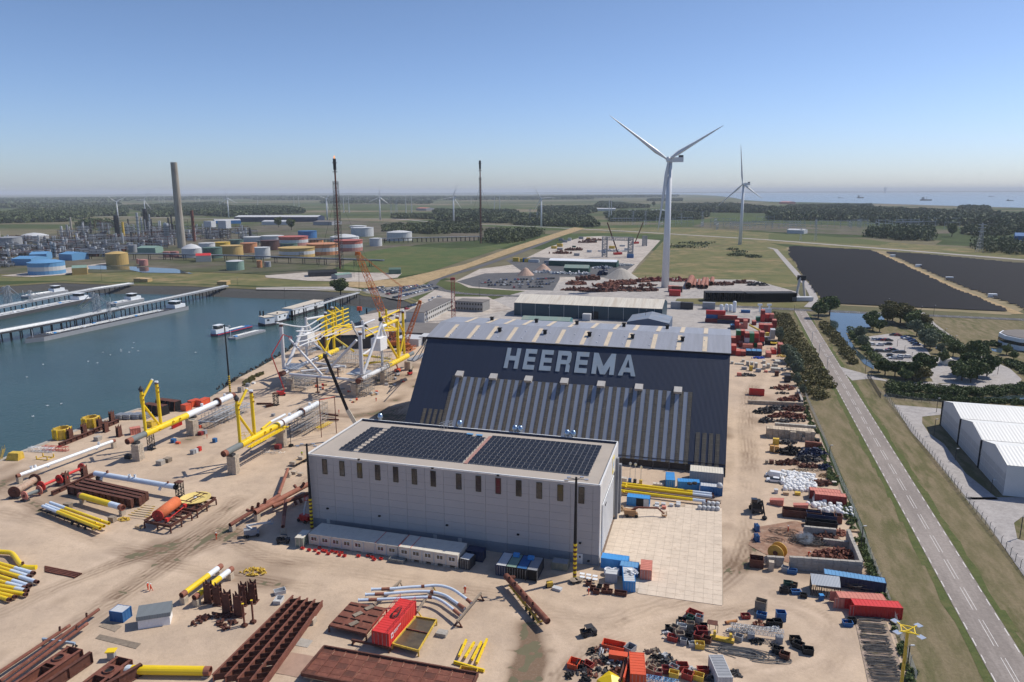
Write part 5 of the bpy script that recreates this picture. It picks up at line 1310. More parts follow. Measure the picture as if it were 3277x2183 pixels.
for k in Rg(4):
 t=T('pipe_rack',('first','second','third','fourth')[k]+' black pallet stack of grey tubes along the quay, counted from the left','tube stack',G('r',40+k*150,960-k*25),'stacks of grey tubes by the quay');c=G('r',40+k*150,900-k*5);mb=MB();yw=ang(G('r',0,900),G('r',600,930))
 F_=frame(c,yw)
 for i in Rg(6):
  for j in Rg(3):mb.tube(F_(-1.4,-1.5+i*.6,.5+j*.65),F_(1.4,-1.5+i*.6,.5+j*.65),.26,6)
 t.P('tube',mb,Ql);t.P('frame',MB().bar(F_(-1.2,-2,.2),F_(-1.2,2,.2),.2).bar(F_(1.2,-2,.2),F_(1.2,2,.2),.2),BLK)
p=G('s',280,225);t=T('yellow_hatch_house','pale yellow box with leaning steps at the far left quay edge','steel box',p);F_=frame(p,-.1)
t.P('box',MB().add([F_(*q_)for q_ in((-2.4,-1.5,0),(2,-1.5,0),(2,1.5,0),(-2.4,1.5,0),(-1.6,-.9,2.4),(2,-.9,2.4),(2,1.2,2.4),(-1.6,1.2,2.4))],[(4,5,6,7),(0,1,5,4),(1,2,6,5),(2,3,7,6),(3,0,4,7)]),Qs)
mb=MB();
for s_ in(-.5,.5):mb.bar(F_(-4.4,s_-1,0),F_(-2.6,s_-1,4),.14);mb.bar(F_(-4.4,s_-1,1),F_(-2.6,s_-1,5),.08)
for k in Rg(9):mb.bar(F_(-4.4+k*.2,-1.5,k*.44),F_(-4.4+k*.2,-.5,k*.44),.1)
t.P('steps',mb,Qs)
p=G('s',800,220);t=T('post_stand','low yellow frame with four corner posts on the sand','steel frame',p);F_=frame(p,-.18);mb=MB()
for x,y in((-2,-1),(2,-1),(2,1.6),(-2,1.6)):mb.bar(F_(x,y,0),F_(x,y,1.3),.3)
for a,b in(((-2,-1),(2,-1)),((2,-1),(2,1.6)),((2,1.6),(-2,1.6)),((-2,1.6),(-2,-1))):mb.bar(F_(*a,.2),F_(*b,.2),.2)
t.P('frame_bar',mb,Qs)
for lb_,m,x,y in(('white',WHT,700,90),('red',RED,950,70)):
 p=G('s',x+40,y);t=T('gangway_section',lb_+' lattice gangway section lying behind the low yellow frame','gangway',p);t.P('lattice',Qp(MB(),p+V((-4.5,1,.8)),p+V((4.5,-.5,.8)),1.3,1.3,7,.07),m)
def table(label,zn,corners,z,m=Qb,name='steel_table',xb=2):
 c=[G(zn,*q_,z)for q_ in corners];base=sum((q_ for q_ in c),V((0,0,0)))/4;t=T(name,label,'steel table',(base.x,base.y,0))
 mb=MB()
 for i in Rg(4):ibeam(mb,c[i],c[(i+1)%4],.7,.35)
 t.P('edge_beam',mb,m);mb=MB()
 for k in Rg(1,xb+1):ibeam(mb,Qd(c[0],c[3],k/(xb+1)),Qd(c[1],c[2],k/(xb+1)),.5,.25);ibeam(mb,Qd(c[0],c[1],k/(xb+1))-UZ*.1,Qd(c[3],c[2],k/(xb+1))-UZ*.1,.5,.25)
 t.P('cross_beam',mb,m)
 for i in Rg(4):
  for q_ in(c[i],Qd(c[i],c[(i+1)%4],.5)):t.P('leg',MB().bar(V((q_.x,q_.y,0)),q_-UZ*.3,.3),m)
 return t,c
table('dark rusty steel table carrying the orange covered drum','t',[(455,1335),(925,1425),(1300,1200),(840,1090)],2.0)
table('dark rusty steel table carrying the pale yellow dish','t',[(1020,1090),(1400,1150),(1740,925),(1330,870)],2.0)
p0,p1=G('t',700,1235,3.5),G('t',1030,985,3.5);t=T('covered_drum','big drum wrapped in an orange tarpaulin with red spoked end','drum',(p0.x,p0.y,2.3));dd=(p1-p0).normalized();n_=dd.cross(UZ)
TARP=Qh('orange_tarpaulin',(.62,.16,.06),.7,.12,1.5,bump=.8,bscale=2.5,streak=(1,1,.4));t.P('tarpaulin',MB().tube(p0,p1,1.5,24),TARP,smooth=True)
t.P('end_flange',MB().tube(p0-dd*.15,p0+dd*.02,1.55,24),RED);mb=MB()
for k in Rg(16):a=k*math.pi/8;mb.bar(p0-dd*.18+(n_*math.cos(a)+UZ*math.sin(a))*.35,p0-dd*.18+(n_*math.cos(a)+UZ*math.sin(a))*1.45,.08)
t.P('spoke',mb,Qb);t.P('tie_bar',MB().bar(p0+n_*2.4-UZ*1.1,p1+n_*2.4-UZ*1.1,.18).box(p0+n_*2.4-UZ*1.0,(.8,.8,.9),Qm).box(p1+n_*2.4-UZ*1.0,(.8,.8,.9),Qm),REDB)
p=G('t',1370,930,2.5);t=T('yellow_dish','wide pale yellow dish lying flat on a rusty table','steel dish',(p.x,p.y,2.3));t.P('dish',MB().lathe([(.1,.0),(2.5,.05),(4.0,.45),(4.1,.45),(4.1,.3),(.1,-.1)],32,p-UZ*.1),Qh('pale_yellow_dish',(.75,.58,.2),.5,.06,.5));mb=MB();F_=frame(p,ang(G('t',1100,940),G('t',1380,990)))
for y in(-1,1.2):mb.bar(F_(-1.5,y*2.6-1,.9),F_(2.4,y*2.6-1,.9),.2)
for x in(0,1.4):mb.bar(F_(x,-3.6,.8),F_(x,2.4,.8),.18)
t.P('lifting_frame',mb,Qb);t.P('hub',MB().lathe([(.45,0),(.45,.3),(.2,.35)],12,p+UZ*.2),WHT)
for k in Rg(6):pipe('yellow_strut',nth(k)+' from the front of the pale yellow struts beside the covered drum',G('t',170+k*55,1215-k*34,.7),G('t',540+k*22,1262-k*38,.7),.12,[(.2,Qs),(.8,Qh('cream_strut',(.6,.5,.3),.6)),(1,Qs)],n=8,cat='steel strut',group='pale yellow struts beside the covered drum',ends=False)
def boxes_tab(rows):
 for lb_,zn,x,y,L_,W_,H_,m,nm in rows:Qk(lb_,zn,x,y,L_,W_,H_,m,name=nm,cat=nm.replace('_',' '))
boxes_tab([('grey concrete cube beside the quay brackets','q',1760,1455,1.9,1.9,1.5,CONC,Zs17),('left of two grey concrete cubes in the open sand','t',755,320,2.0,1.9,1.5,CONC,Zs17),('right of two concrete cubes, with timber side, in the open sand','t',880,270,2.0,1.8,1.4,TIMB,'timber_box'),
('black box in the shade of the seaward tail pillar','t',180,210,2.0,1.6,1.3,BLK,'black_box'),('blue and grey power box between the long legs','r',985,1325,1.5,1.3,1.4,BLU,'power_box'),('blue power box near the landward leg tip','r',1725,1320,1.2,1.2,1.5,BLU,'power_box'),
('grey fuse cabinet in a row on the sand','t',1330,130,1.3,1.1,1.5,Qn,'cabinet'),('pale cabinet in the middle of a row on the sand','t',1390,110,.9,1.1,1.4,Qe,'cabinet'),('red cabinet at the end of a row on the sand','t',1448,75,1.1,1.1,1.5,RED,'cabinet'),
('red cage of bottles beside the seaward middle pillar','r',1470,1190,1.6,1.2,1.3,REDD,'gas_bottle_cage'),('grey cage of bottles beside the red cage','r',1540,1165,1.4,1.2,1.3,Qn,'gas_bottle_cage'),('red box on stilts beside the landward middle pillar','u',1180,1330,1.9,1.5,1.7,REDD,'red_box'),
('orange low pump set between the long legs','r',1065,1345,1.5,.9,.7,ORG,'pump_set'),('timber crate frame beside the yellow slim pipes','s',1225,1100,2.0,1.3,1.5,TIMB,'timber_crate'),('second timber crate beyond the slim pipe ends','s',2020,1345,1.7,1.3,1.5,TIMB,'timber_crate'),
('fresh timber crate beside the coiled net','t',365,1460,1.6,1.1,.8,TIMBL,'timber_crate'),('red toolbox beside the seaward leg foot','r',1440,1060,1.8,1.1,1.0,ORG,'tool_box'),('yellow cube behind the seaward upright','r',590,1040,2.4,2.2,2.2,Qs,'yellow_box'),('rusty box block by the scaffold heap','u',1090,740,1.2,1.0,1.0,Qn,Zs23),
('pale upright concrete block by the rip-rap shore','u',505,310,1.9,1.5,2.2,CONC,Zs17),('dark crate by the rip-rap shore','u',640,205,1.6,1.3,1.4,Qn,Zs23),('white sack by the rip-rap shore','u',740,160,1.4,1.2,.8,PLAST,'white_sack')])
Qi('red-brown container behind the foot of the seaward leg','r',235,1195,385,1170,3.2,SALM,H_=2.4);Qi('orange container nearest the seaward leg by the water','r',1205,770,1310,730,3.0,ORG);Qi('orange container touching the water edge','r',1310,700,1470,650,4.0,ORG);Qi('far orange container by the water edge','r',1480,690,1650,620,5.0,ORG)
t=T('red_rack','red slatted rack under the yellow middle of the seaward leg','rack',G('r',1040,1040));F_=frame(G('r',1045,1045),math.atan2((lb-la).y,(lb-la).x));mb=MB()
for k in Rg(9):mb.box(F_(-2.4+k*.6,0,.75),(.14,.7,1.5),math.atan2((lb-la).y,(lb-la).x))
mb.bar(F_(-2.4,0,1.45),F_(2.4,0,1.45),.15);t.P('slat',mb,REDB)
girder('rusty channel frame lying before the black lattice post',[('u',960,540),('u',1085,510)],1.2,1.0,.6,ribs=3);girder('dark beam lying on the sand by the stacked plates',[('u',790,500),('u',1060,500)],.8,.6,.5,ribs=3)
girder('dark beam end frame by the hall road',[('u',1945,675),('u',2250,715)],1.3,.6,.5,ribs=4);girder('second dark beam end frame by the hall road',[('u',1960,780),('u',2260,790)],.9,.6,.5,ribs=4)
t=T('yellow_rack','small bright yellow boat shaped rack beside the hall road','rack',G('u',2010,940));F_=frame(G('u',2010,930,.4),ang(G('u',1880,960),G('u',2130,840)));mb=MB()
for s_ in(-.9,0,.9):mb.bar(F_(-4,s_,.8),F_(4,s_,.8),.14)
for k in Rg(7):mb.bar(F_(-3.6+k*1.2,-.9,.8),F_(-3.2+k*1.1,0,0),.12);mb.bar(F_(-3.6+k*1.2,.9,.8),F_(-3.2+k*1.1,0,0),.12)
t.P('rack_bar',mb,YEL)
t=T('rusty_goalpost','tall rusty goalpost with an orange crossbar beside the hall road','goalpost',G('u',1955,1120));a,b=G('u',1955,1120),G('u',2222,1045)
ta,tb=up(a,'u',1895,455),up(b,'u',2180,390);t.P('post',MB().tube(a,ta,.14,8),Qj);t.P('post',MB().tube(b,tb,.14,8),Qj);t.P('crossbar',MB().tube(ta,tb,.13,8),ORG)
p=G('u',1408,1285);t=T('lamp_stand','dark lamp stand on a square foot between the landward pillars','lamp stand',p);t.P('pole',MB().tube(p,up(p,'u',1408,890),.1,6),Qa);t.P('foot',MB().box(p+UZ*.4,(1.2,1.2,.8),Qm),BLK);t.P('lamp_head',MB().box(up(p,'u',1408,880),(.8,.3,.5),0),Qa)
def boomlift(label,base,yaw,joints,m=REDB,basket=True,s_=1.0,bm=None):
 t=T('boom_lift',label,'boom lift',base);F_=frame(base,yaw)
 t.P('chassis',MB().box(F_(0,0,.75),(3.2,1.7,.6),yaw),m);t.P('turret',MB().box(F_(-.2,0,1.5),(2.6,1.5,.9),yaw).box(F_(-1.5,0,1.5),(1.0,1.7,1.1),yaw),m)
 for x in(-1.2,1.2):
  for y in(-.95,.95):t.P('wheel',MB().tube(F_(x,y-.16,.45),F_(x,y+.16,.45),.45,12),RUBB)
 for i in Rg(len(joints)-1):t.P('boom',MB().bar(joints[i],joints[i+1],.42-.08*i,.5-.08*i),bm or m)
 if basket:
  e=V(joints[-1]);mb=MB()
  for i in(-.6,.6):
   for j in(-.35,.35):mb.bar(e+V((i,j,-.5)),e+V((i,j,.6)),.07)
  for z in(.1,.6):mb.bar(e+V((-.6,-.35,z)),e+V((.6,-.35,z)),.06).bar(e+V((-.6,.35,z)),e+V((.6,.35,z)),.06).bar(e+V((-.6,-.35,z)),e+V((-.6,.35,z)),.06).bar(e+V((.6,-.35,z)),e+V((.6,.35,z)),.06)
  mb.box(e-UZ*.5,(1.3,.8,.08));t.P('basket',mb,m)
 return t
bl=G('u',1240,370);n0=V((bl.x,bl.y,0)).normalized()
J_=[bl+UZ*1.8,VP('u',1290,270,bl,n0),VP('o',125,770,bl,n0),VP('o',290,480,bl+E1*3,n0),VP('o',390,525,bl+E1*4,n0)]
boomlift('tall red boom lift raised beside the white jacket frame',bl,.3,J_)
p=G('o',1890,1010);boomlift('orange red boom lift under the yellow end of the jacket',p,1.2,[p+UZ*1.8,p+UZ*4.2+V((-1,1,0)),p+UZ*5.5+V((-2.2,2,0))],ORG)
p=G('v',1650,1280);boomlift('dull red boom lift in the shade at the grey hall corner',p,2.6,[p+UZ*1.8,p+V((0,.4,3)),up(p+V((1,0,0)),'v',1735,860)],RED,bm=Qe)
p=G('v',720,1540);boomlift('grey articulated lift folded low beside the rusty pipes',p,.35,[p+UZ*1.8,p+V((-1.5,.4,2.6)),p+V((4.2,1.6,3.0))],Qn,bm=Qe)
bp_=G('f',930,960);bp_=G('f',870,1010);t=T('telescopic_crane','mobile crane with a long black telescopic boom behind the grey hall','mobile crane',bp_)
n0=V((bp_.x,bp_.y,0)).normalized();e0=bp_+UZ*3;pA=VP('f',830,745,bp_-E1*0,n0);pB=VP('f',628,255,bp_+n0*0,n0)
t.P('boom_base',MB().bar(VP('f',905,870,bp_,n0),pA,1.1,1.3),Qh('cream_boom',(.6,.55,.45),.5));t.P('boom',MB().bar(pA,pB,.9,1.0),BLK);t.P('boom_head',MB().box(pB,(1.2,1.2,1.4)),Qa)
t.P('carrier',MB().box(bp_+UZ*1.3,(9,2.8,1.4),-1.0),Qh('cream_boom'))
for k in Rg(3):
 q_=bp_+V((math.cos(-1)*(-3+3*k),math.sin(-1)*(-3+3*k),.6));t.P('wheel',MB().tube(q_+V((-1.3,-.9,0)),q_+V((1.3,.9,0)),.6,12),RUBB)
def mast(label,zn,bx,by,zt,tx,ty,arms=True,frac=.36,z=0):
 p=G(zn,bx,by,z);h=HG(zt,tx,ty,p);t=T('floodlight_mast',label,'light mast',p,'tall black masts with yellow banded feet')
 t.P('pole',MB().tube(p+UZ*h*frac,p+UZ*h,.38,10,.24),BLK);n=16
 for k in Rg(n):t.P('band',MB().tube(p+UZ*h*frac*k/n,p+UZ*h*frac*(k+1)/n,.42 if k%2 else .40,10),YEL if k%2 else Qb)
 if arms:
  for j,zz in En((h-.5,h-.5)):
   for s_ in((-1,-.4),(1,-.3),(.6,.9),(-.7,.8)):
    e=p+UZ*zz+V((s_[0]*2.2,s_[1]*1.2,0));t.P('lamp_arm',MB().bar(p+UZ*zz,e,.1),Qa);t.P('floodlight',MB().box(e,(.8,.5,.35)),ALU)
   break
 return t
mast('tall black mast with yellow banded foot at the left corner of the grey hall','v',1785,1410,'u',1670,1235)
mast('tall black mast with yellow banded foot in front of the grey hall','k',535,685,'S',1838,1527)
mast('tall black mast with yellow banded foot on the quay by the water','e',2100,585,'S',720,1040,frac=.25)
mp=G('S',2905,2018,24);t=T('yellow_mast','slim yellow floodlight mast at the right fence corner','light mast',(mp.x,mp.y,0));t.P('pole',MB().tube((mp.x,mp.y,0),mp,.3,10,.2),Qs);mb=MB()
for a in Rg(4):c_,s_=math.cos(a*1.57+.4),math.sin(a*1.57+.4);mb.bar(mp,mp+V((c_*1.8,s_*1.8,.3)),.12);c2,s2_=math.cos((a+1)*1.57+.4),math.sin((a+1)*1.57+.4);mb.bar(mp+V((c_*1.2,s_*1.2,.2)),mp+V((c2*1.2,s2_*1.2,.2)),.12)
t.P('head_frame',mb,YEL)
for a in Rg(4):c_,s_=math.cos(a*1.57+.4),math.sin(a*1.57+.4);t.P('floodlight',MB().box(mp+V((c_*2.1,s_*2.1,.25)),(.9,.9,.12),a*1.57+.4),ALU)
people=[('v',72,1600,'walk',HIVIS,'worker in orange coveralls walking alone at the dark track bend'),('i',1275,775,Zs18,HIVIS,'left of two workers in orange coveralls crossing the open sand'),('i',1300,785,'walk',HIVIS,'right of two workers in orange coveralls crossing the open sand'),
('j',1797,804,Zs18,HIVIS,'worker in orange coveralls beside the white bent pipes'),('k',655,815,Zs18,HIVIS,'worker in orange coveralls beside the small rusty bins'),('o',1585,1415,Zs18,HIVIS,'worker in orange red coveralls on the track before the jacket'),('u',2268,690,Zs18,HIVIS,'worker in orange jacket and dark trousers beyond the goalpost'),
('v',1605,110,Zs18,Qh('dark_workwear',(.03,.03,.04),.8),'worker in yellow vest standing at the flat block trailer'),('r',1585,1245,Zs18,HIVIS,'worker in orange beside the bottle cages under the seaward leg'),
('E',790,555,Zs18,HIVIS,'cutter in orange coveralls standing among loose cables in the scrap bay'),('E',1105,925,'bend',HIVIS,'cutter in orange coveralls bending over smoke in the scrap bay')]
for k,(zn,x,y,ps,m,lb_)in En(people):person(lb_,G(zn,x,y),rnd.random()*6.28 if k!=2 else-1.2,ps,m,vest=HIVISY if 'vest' in lb_ else None,scale=1.02)
gm=MB().lathe([(.02,-.3),(.14,-.1),(.15,.1),(.03,.3)],6)
gm=MB();gm.box((0,0,.08),(.5,.22,.16)).box((.28,0,.22),(.16,.12,.14)).box((0,.32,.14),(.28,.5,.03)).box((0,-.32,.14),(.28,.5,.03));gm=gm.mesh('gull',WHT)
for k,(x,y)in En(((940,222),(1103,196),(1103,211),(1008,247),(1180,222),(1210,182),(805,305),(888,320),(395,333),(1260,210),(1783,224),(1220,136),(560,692),(433,710),(300,807),(245,448))):
 tag(link('gull',gm,None,G('e',x,y,WZ+.05),rnd.random()*6),'white gull resting on the harbour water','gull','gulls on the harbour water').scale=(1.2,1.2,1.2)
 # ================================================================ FRONT YARD
A,B,C_,D_=G('S',680,2160,2.2),G('S',938,1905,2.2),G('S',1032,1922,2.2),G('S',842,2185,2.2)
t=T('beam_rack','long cellular rack of rusty beams reaching up from the bottom edge','beam rack',(B.x,B.y,.8));n=5;ncell=15
for k in Rg(n):
 a,b=Qd(A,D_,k/(n-1)),Qd(B,C_,k/(n-1));t.P('beam',MB().bar(a,b,.38,.1).bar(a-UZ*.7,b-UZ*.7,.06,1.3),Qj)
 if k<n-1:
  a2,b2=Qd(A,D_,(k+1)/(n-1)),Qd(B,C_,(k+1)/(n-1));pl=MB().quad((0,0,0),(0,0,-1),(1,0,-1),(1,0,0))
  for j in Rg(ncell):
   p,q_=Qd(a,b,(j+.2)/ncell),Qd(a2,b2,(j+.9)/ncell);t.P('cross_plate',MB().bar(p-UZ*.75,q_-UZ*.75,.07,1.25),Qb)
for p,lb_ in((('j',470,1060),'upper'),(('j',100,1460),'lower')):Qk('pale concrete block under the %s end of the beam rack'%lb_,*p,2.0,1.4,1.2,CONCB,name=Zs17,cat=Zs22)
for k,(x,y,w,h)in En(((1800,880,1.7,5.0),(1880,900,1.7,4.9),(1960,980,1.9,5.4),(2060,1000,1.9,5.4),(2100,900,1.7,5.2),(2180,880,1.7,5.2))):
 saddle(nth(k)+' from the left in the cluster of tall rusty saddle plates','i',x,y,w,h,Qm+.15,group='cluster of tall rusty saddle plates')
for k,(x,y)in En(((2105,1090),(2180,1060))):p=G('i',x,y);t=T('rusty_post',('left','right')[k]+' slim rusty post with yellow tip by the saddle plates','post',p);t.P('post',MB().bar(p,p+UZ*5,.3),Qj);t.P('tip',MB().box(p+UZ*5.05,(.4,.4,.12)),YEL);t.P('foot',MB().box(p+UZ*.3,(1,.8,.6),Qm),Qb)
for k,(x,y)in En(((1850,1010),(1900,1060),(1980,1010),(1760,1020),(1690,1070),(1930,1100),(2000,1060))):
 p=G('i',x,y);o=Qu('scrap_piece',lump(MB(),(0,0,.2),1.1,.8,.9,7,k+40,.7),Qb,None,p);tag(o,nth(k)+' heap of cut rusty pieces at the feet of the saddle plates','scrap','cut rusty pieces by the saddle plates')
def pile(label,zn,x,y,rx,ry,rz,m,n=40,sz=.4,name='scrap_pile',cat='scrap pile',seed=1,z=0):
 p=G(zn,x,y,z);return tag(stuff(Qu(name,lump(MB(),(0,0,.15),rx,ry,rz,n,seed,sz),m,None,p)),label,cat)
pile('tangled heap of yellow brackets behind the rusty saddle plates','i',2180,630,3.0,1.6,1.2,Qs,60,.45);pile('heap of small yellow castings beside the slim yellow pipes','i',1060,175,1.8,1.0,.8,Qs,40,.35)
for k,(x,y,lb_)in En(((205,805,'upper'),(195,880,'lower'))):
 bin_('%s of two tipped grey steel hoppers by the beam rack'%lb_,G('j',x,y),.5+k,2.3,1.5,.8,Qe,name='hopper',cat='hopper')
for k,(x0,y0,x1,y1,rx,ry,lb_)in En(((30,1640,590,1262,505,1365,'left'),(560,1690,1010,1350,940,1470,'right'))):
 a,b=G('i',x0,y0,2.4),G('i',x1,y1,2.4);u=(b-a).normalized();s_=u.cross(UZ);t=T('girder_frame','%s of two huge rusty box girders with round sockets in the bottom corner'%lb_,'girder',(a.x,a.y,0),'rusty box girders with sockets')
 for o_ in(0,2.9):p,q_=a+s_*o_,b+s_*o_;t.P('girder_wall',MB().bar(p-UZ*1.2,q_-UZ*1.2,.1,2.3),Qj);t.P('girder_flange',MB().bar(p,q_,.55,.1),Qj)
 c=G('i',rx,ry,2.45);t.P('socket_plate',MB().box(c-UZ*.05,(3.2,3.4,.12),math.atan2(u.y,u.x)),Qj);t.P('socket_ring',MB().lathe([(.95,0),(1.0,.35),(.85,.35),(.8,0)],20,c),Qj);t.P('socket_hole',MB().lathe([(.8,0),(.01,.01)],20,c+UZ*.03),BLK)
 t.P('end_plate',MB().bar(b-s_*.5-UZ*1.2,b+s_*3.4-UZ*1.2,.12,2.6),Qj);t.P('inner_web',MB().bar(Qd(a,b,.55)-UZ*1.2,Qd(a,b,.55)+s_*2.9-UZ*1.2,.08,2.2),Qb)
girder('deep rusty girder between the two box girders',[('i',370,1580),('i',780,1305)],2.4,2.2,.7,ribs=2);girder('deep rusty girder right of the box girders',[('i',800,1640),('i',1215,1405)],2.4,2.2,.7,ribs=2)
p=G('i',965,1370);t=T('pump_cabinet','grey cabinet with a bright yellow lid behind the box girders','cabinet',p);t.P('cabinet',MB().box(p+UZ*.85,(1.2,1.0,1.7),.1),Qn);t.P('lid',MB().box(p+UZ*1.8,(1.7,1.4,.2),.1),YEL)
Qi('short blue container with its door hanging open on the sand','i',930,1040,1085,1062,3.0,BLU,Qe,H_=2.3,W_=2.4)
a,b=G('i',1190,1118),G('i',1465,1075);yw=ang(a,b);t=T('sheeted_hut','small grey roofed hut wrapped in white sheeting','hut',(a+b)/2);F_=frame(a,yw);L_=(b-a).length
t.P('sheeting',MB().add([F_(0,0,0),F_(L_,0,0),F_(L_,.3,1.9),F_(0,.3,1.9),F_(0,3,1.9),F_(L_,3,1.9),F_(0,3.2,0),F_(L_,3.2,0)],[(0,1,2,3),(0,3,4,6),(1,7,5,2),(6,4,5,7)]),PLAST)
HUTR=clad('hut_roof',(.16,.18,.19),.25,.6,.5);t.P('roof',MB().add([F_(-.2,-.1,1.95),F_(L_+.2,-.1,1.95),F_(L_+.2,.1,2.7),F_(-.2,.1,2.7),F_(-.2,3.3,3.4),F_(L_+.2,3.3,3.4),F_(-.2,3.3,1.9),F_(L_+.2,3.3,1.9)],[(0,1,2,3),(3,2,5,4),(0,3,4,6),(1,7,5,2),(4,5,7,6)]),HUTR)
def flat(label,zn,pts,m,z=.07,h=.05,name='steel_plate',cat='plate'):
 ps=Qf(zn,pts);c=sum(ps,V((0,0,0)))/len(ps);return tag(Qu(name,MB().prism([p-c for p in ps],0,h),m,None,c+UZ*z),label,cat)
for lb_,zn,pts,m in(('weathered planks lying flat before the sheeted hut','i',[(820,1195),(860,1160),(1215,1240),(1170,1285)],TIMB),('worn boards beside the blue open container','i',[(850,1090),(920,1050),(1050,1090),(990,1140)],TIMB),('pale rusty plate on the sand beside the beam rack','j',[(150,1490),(300,1315),(500,1350),(400,1540)],Qh('pale_rust_plate',(.36,.24,.18),.8,.15,.4)),('thin grey mat beside the bent pipe trestle','j',[(310,1250),(380,1190),(490,1215),(440,1275)],CONC),('grey steel plate on the slab paving','p',[(980,1035),(990,1000),(1155,1030),(1148,1058)],Qn)):flat(lb_,zn,pts,m)
c=[G('j',x,y,1.3)for x,y in((390,1500),(585,1265),(1908,1500),(1850,1760))];c[3]=c[2]+(c[0]-c[1]);t=T('grid_platform','wide rusty grid platform filling the bottom edge below the red container','platform',V((c[0].x,c[0].y,0)));nx_,ny_=13,5
t.P('edge_beam',MB().bar(c[0],c[1],.3,.7).bar(c[1],c[2],.3,.7).bar(c[0],c[3],.3,.7).bar(c[3],c[2],.3,.7),Qb)
for i in Rg(nx_):
 for j in Rg(ny_):
  q_=[Qd(Qd(c[0],c[3],(i+u)/nx_),Qd(c[1],c[2],(i+u)/nx_),(j+v)/ny_)for u,v in((.06,.08),(.94,.08),(.94,.92),(.06,.92))];t.P('grid_plate',MB().quad(*[p-UZ*.08 for p in q_]),Qj if(i*7+j*3)%4 else Qb)
for i in Rg(1,nx_):t.P('rail',MB().bar(Qd(c[0],c[3],i/nx_),Qd(c[1],c[2],i/nx_),.22,.12),Qj)
for j in Rg(1,ny_):t.P('rail',MB().bar(Qd(c[0],c[1],j/ny_)-UZ*.1,Qd(c[3],c[2],j/ny_)-UZ*.1,.18,.1),Qj)
for k,(pts,lb_)in En((([(990,770),(1150,765),(1300,752),(1420,745),(1560,736),(1680,765),(1780,830),(1852,888)],'farthest'),([(938,815),(1100,808),(1340,790),(1500,790),(1620,820),(1700,870),(1795,935)],'middle'),([(878,863),(1040,857),(1200,850),(1480,837),(1580,862),(1660,915),(1755,992)],'nearest'))):
 P=[G('j',x,y,1.9)for x,y in pts];t=T('bent_pipe',lb_+' of three curved pale pipes lying on trestles','bent pipe',(P[0].x,P[0].y,1.6),'three curved pale pipes');Cv=curve(P,5)
 t.P('pipe',MB().smoothpath(Cv,.31,12),WPIPE);t.P('sleeve',MB().smoothpath(curve(P,5)[3:6],.36,12),RUSTB);t.P('end_sleeve',MB().smoothpath(Cv[-4:],.36,12),RUSTB);t.P('joint',MB().smoothpath(Cv[15:17],.36,12),Qj);t.P('bell',MB().tube(Cv[0],Qd(Cv[0],Cv[1],.3),.4,12),WPIPE)
trestle('worn timber trestle at the straight ends of the bent pipes','j',1010,900,1245,695,1.5,TIMB);trestle('timber trestle with yellow foot in the middle of the bent pipes','j',1385,965,1530,740,1.5,TIMB,Qs);trestle('timber trestle under the curved ends of the bent pipes','j',1728,1045,1935,800,1.5,TIMB,Qb)
c=[G('j',x,y,1.6)for x,y in((625,1075),(815,875),(1120,930),(945,1150))];t=T('hatch_platform','rusty ribbed hatch platform with planks left of the red container','platform',(c[0].x,c[0].y,0));t.P('deck',MB().add(c+[p-UZ*.35 for p in c],[(0,1,2,3),(4,7,6,5),(0,4,5,1),(1,5,6,2),(2,6,7,3),(3,7,4,0)]),Qj)
for i in Rg(3):
 for j in Rg(4):q_=Qd(Qd(c[0],c[3],(i+.5)/3),Qd(c[1],c[2],(i+.5)/3),(j+.5)/4);t.P('rib',MB().bar(q_-(c[3]-c[0])*.13+UZ*.1,q_+(c[3]-c[0])*.13+UZ*.1,.2,.25),Qb)
for k,(x,y)in En(((975,925),(875,980),(840,1060))):q_=G('j',x,y,1.8);t.P('timber_board',MB().box(q_,(1.9,1.1,.06),.75),TIMB)
for q_ in c:t.P('leg',MB().bar(V((q_.x,q_.y,0)),q_-UZ*.3,.3),Qb)
a,b=G('j',1003,1237,.9),G('j',1142,1272,.9);e=G('j',1375,985,.9);L_=(e-b).length;yw=ang(a,b)
cb=container('bright red container with roof railings lying on steel frames',(a+b)/2+(e-b).normalized()*L_/2,ang(b,e),round(L_,1),REDB,REDB,.9,W_=round((b-a).length,1),H_=2.9);W2=(b-a).length
mb=MB()
for y in(-W2/2+.1,W2/2-.1):
 mb.bar((-L_/2,y,3.9),(L_/2,y,3.9),.06);mb.bar((-L_/2,y,3.4),(L_/2,y,3.4),.05)
 for k in Rg(6):mb.bar((-L_/2+k*L_/5,y,2.9),(-L_/2+k*L_/5,y,3.9),.06)
Qu('railing',mb,RED,cb);mb=MB()
for k in Rg(5):mb.smoothpath([V((1.2*math.cos(a_)*(1+.1*k)+.3*k,.8*math.sin(a_)*(1-.08*k),2.95+.05*k))for a_ in np.linspace(0,6.28,18)],.05,4)
Qu('cable_coil',mb,BLK,cb);lg=Qu('logo_plate',MB().box((-L_/2+1.3,-W2/2-.04,1.75),(.9,.03,1.0)),WHT,cb);Qu('logo_mark',MB().box((-L_/2+1.3,-W2/2-.07,1.75),(.5,.02,.5)),REDB,lg);mb=MB()
for k in Rg(14):mb.box((-L_/2+2.1+k*.2,-W2/2-.04,2.1),(.12,.03,.22));
for k in Rg(8):mb.box((-L_/2+2.1+k*.2,-W2/2-.04,1.75),(.12,.03,.14))
Qu('lettering',mb,WHT,cb)
trestle('steel frame under the near end of the red container','j',820,1205,1165,1275,.85,Qb);trestle('steel frame under the far end of the red container','j',1180,1010,1400,1010,.85,Qs)
c=[G('j',x,y,1.2)for x,y in((1172,1240),(1395,1300),(1552,1035),(1375,1005))];t=T('wet_tray','shallow yellow edged steel tray of brown water right of the red container','tray',(c[0].x,c[0].y,0))
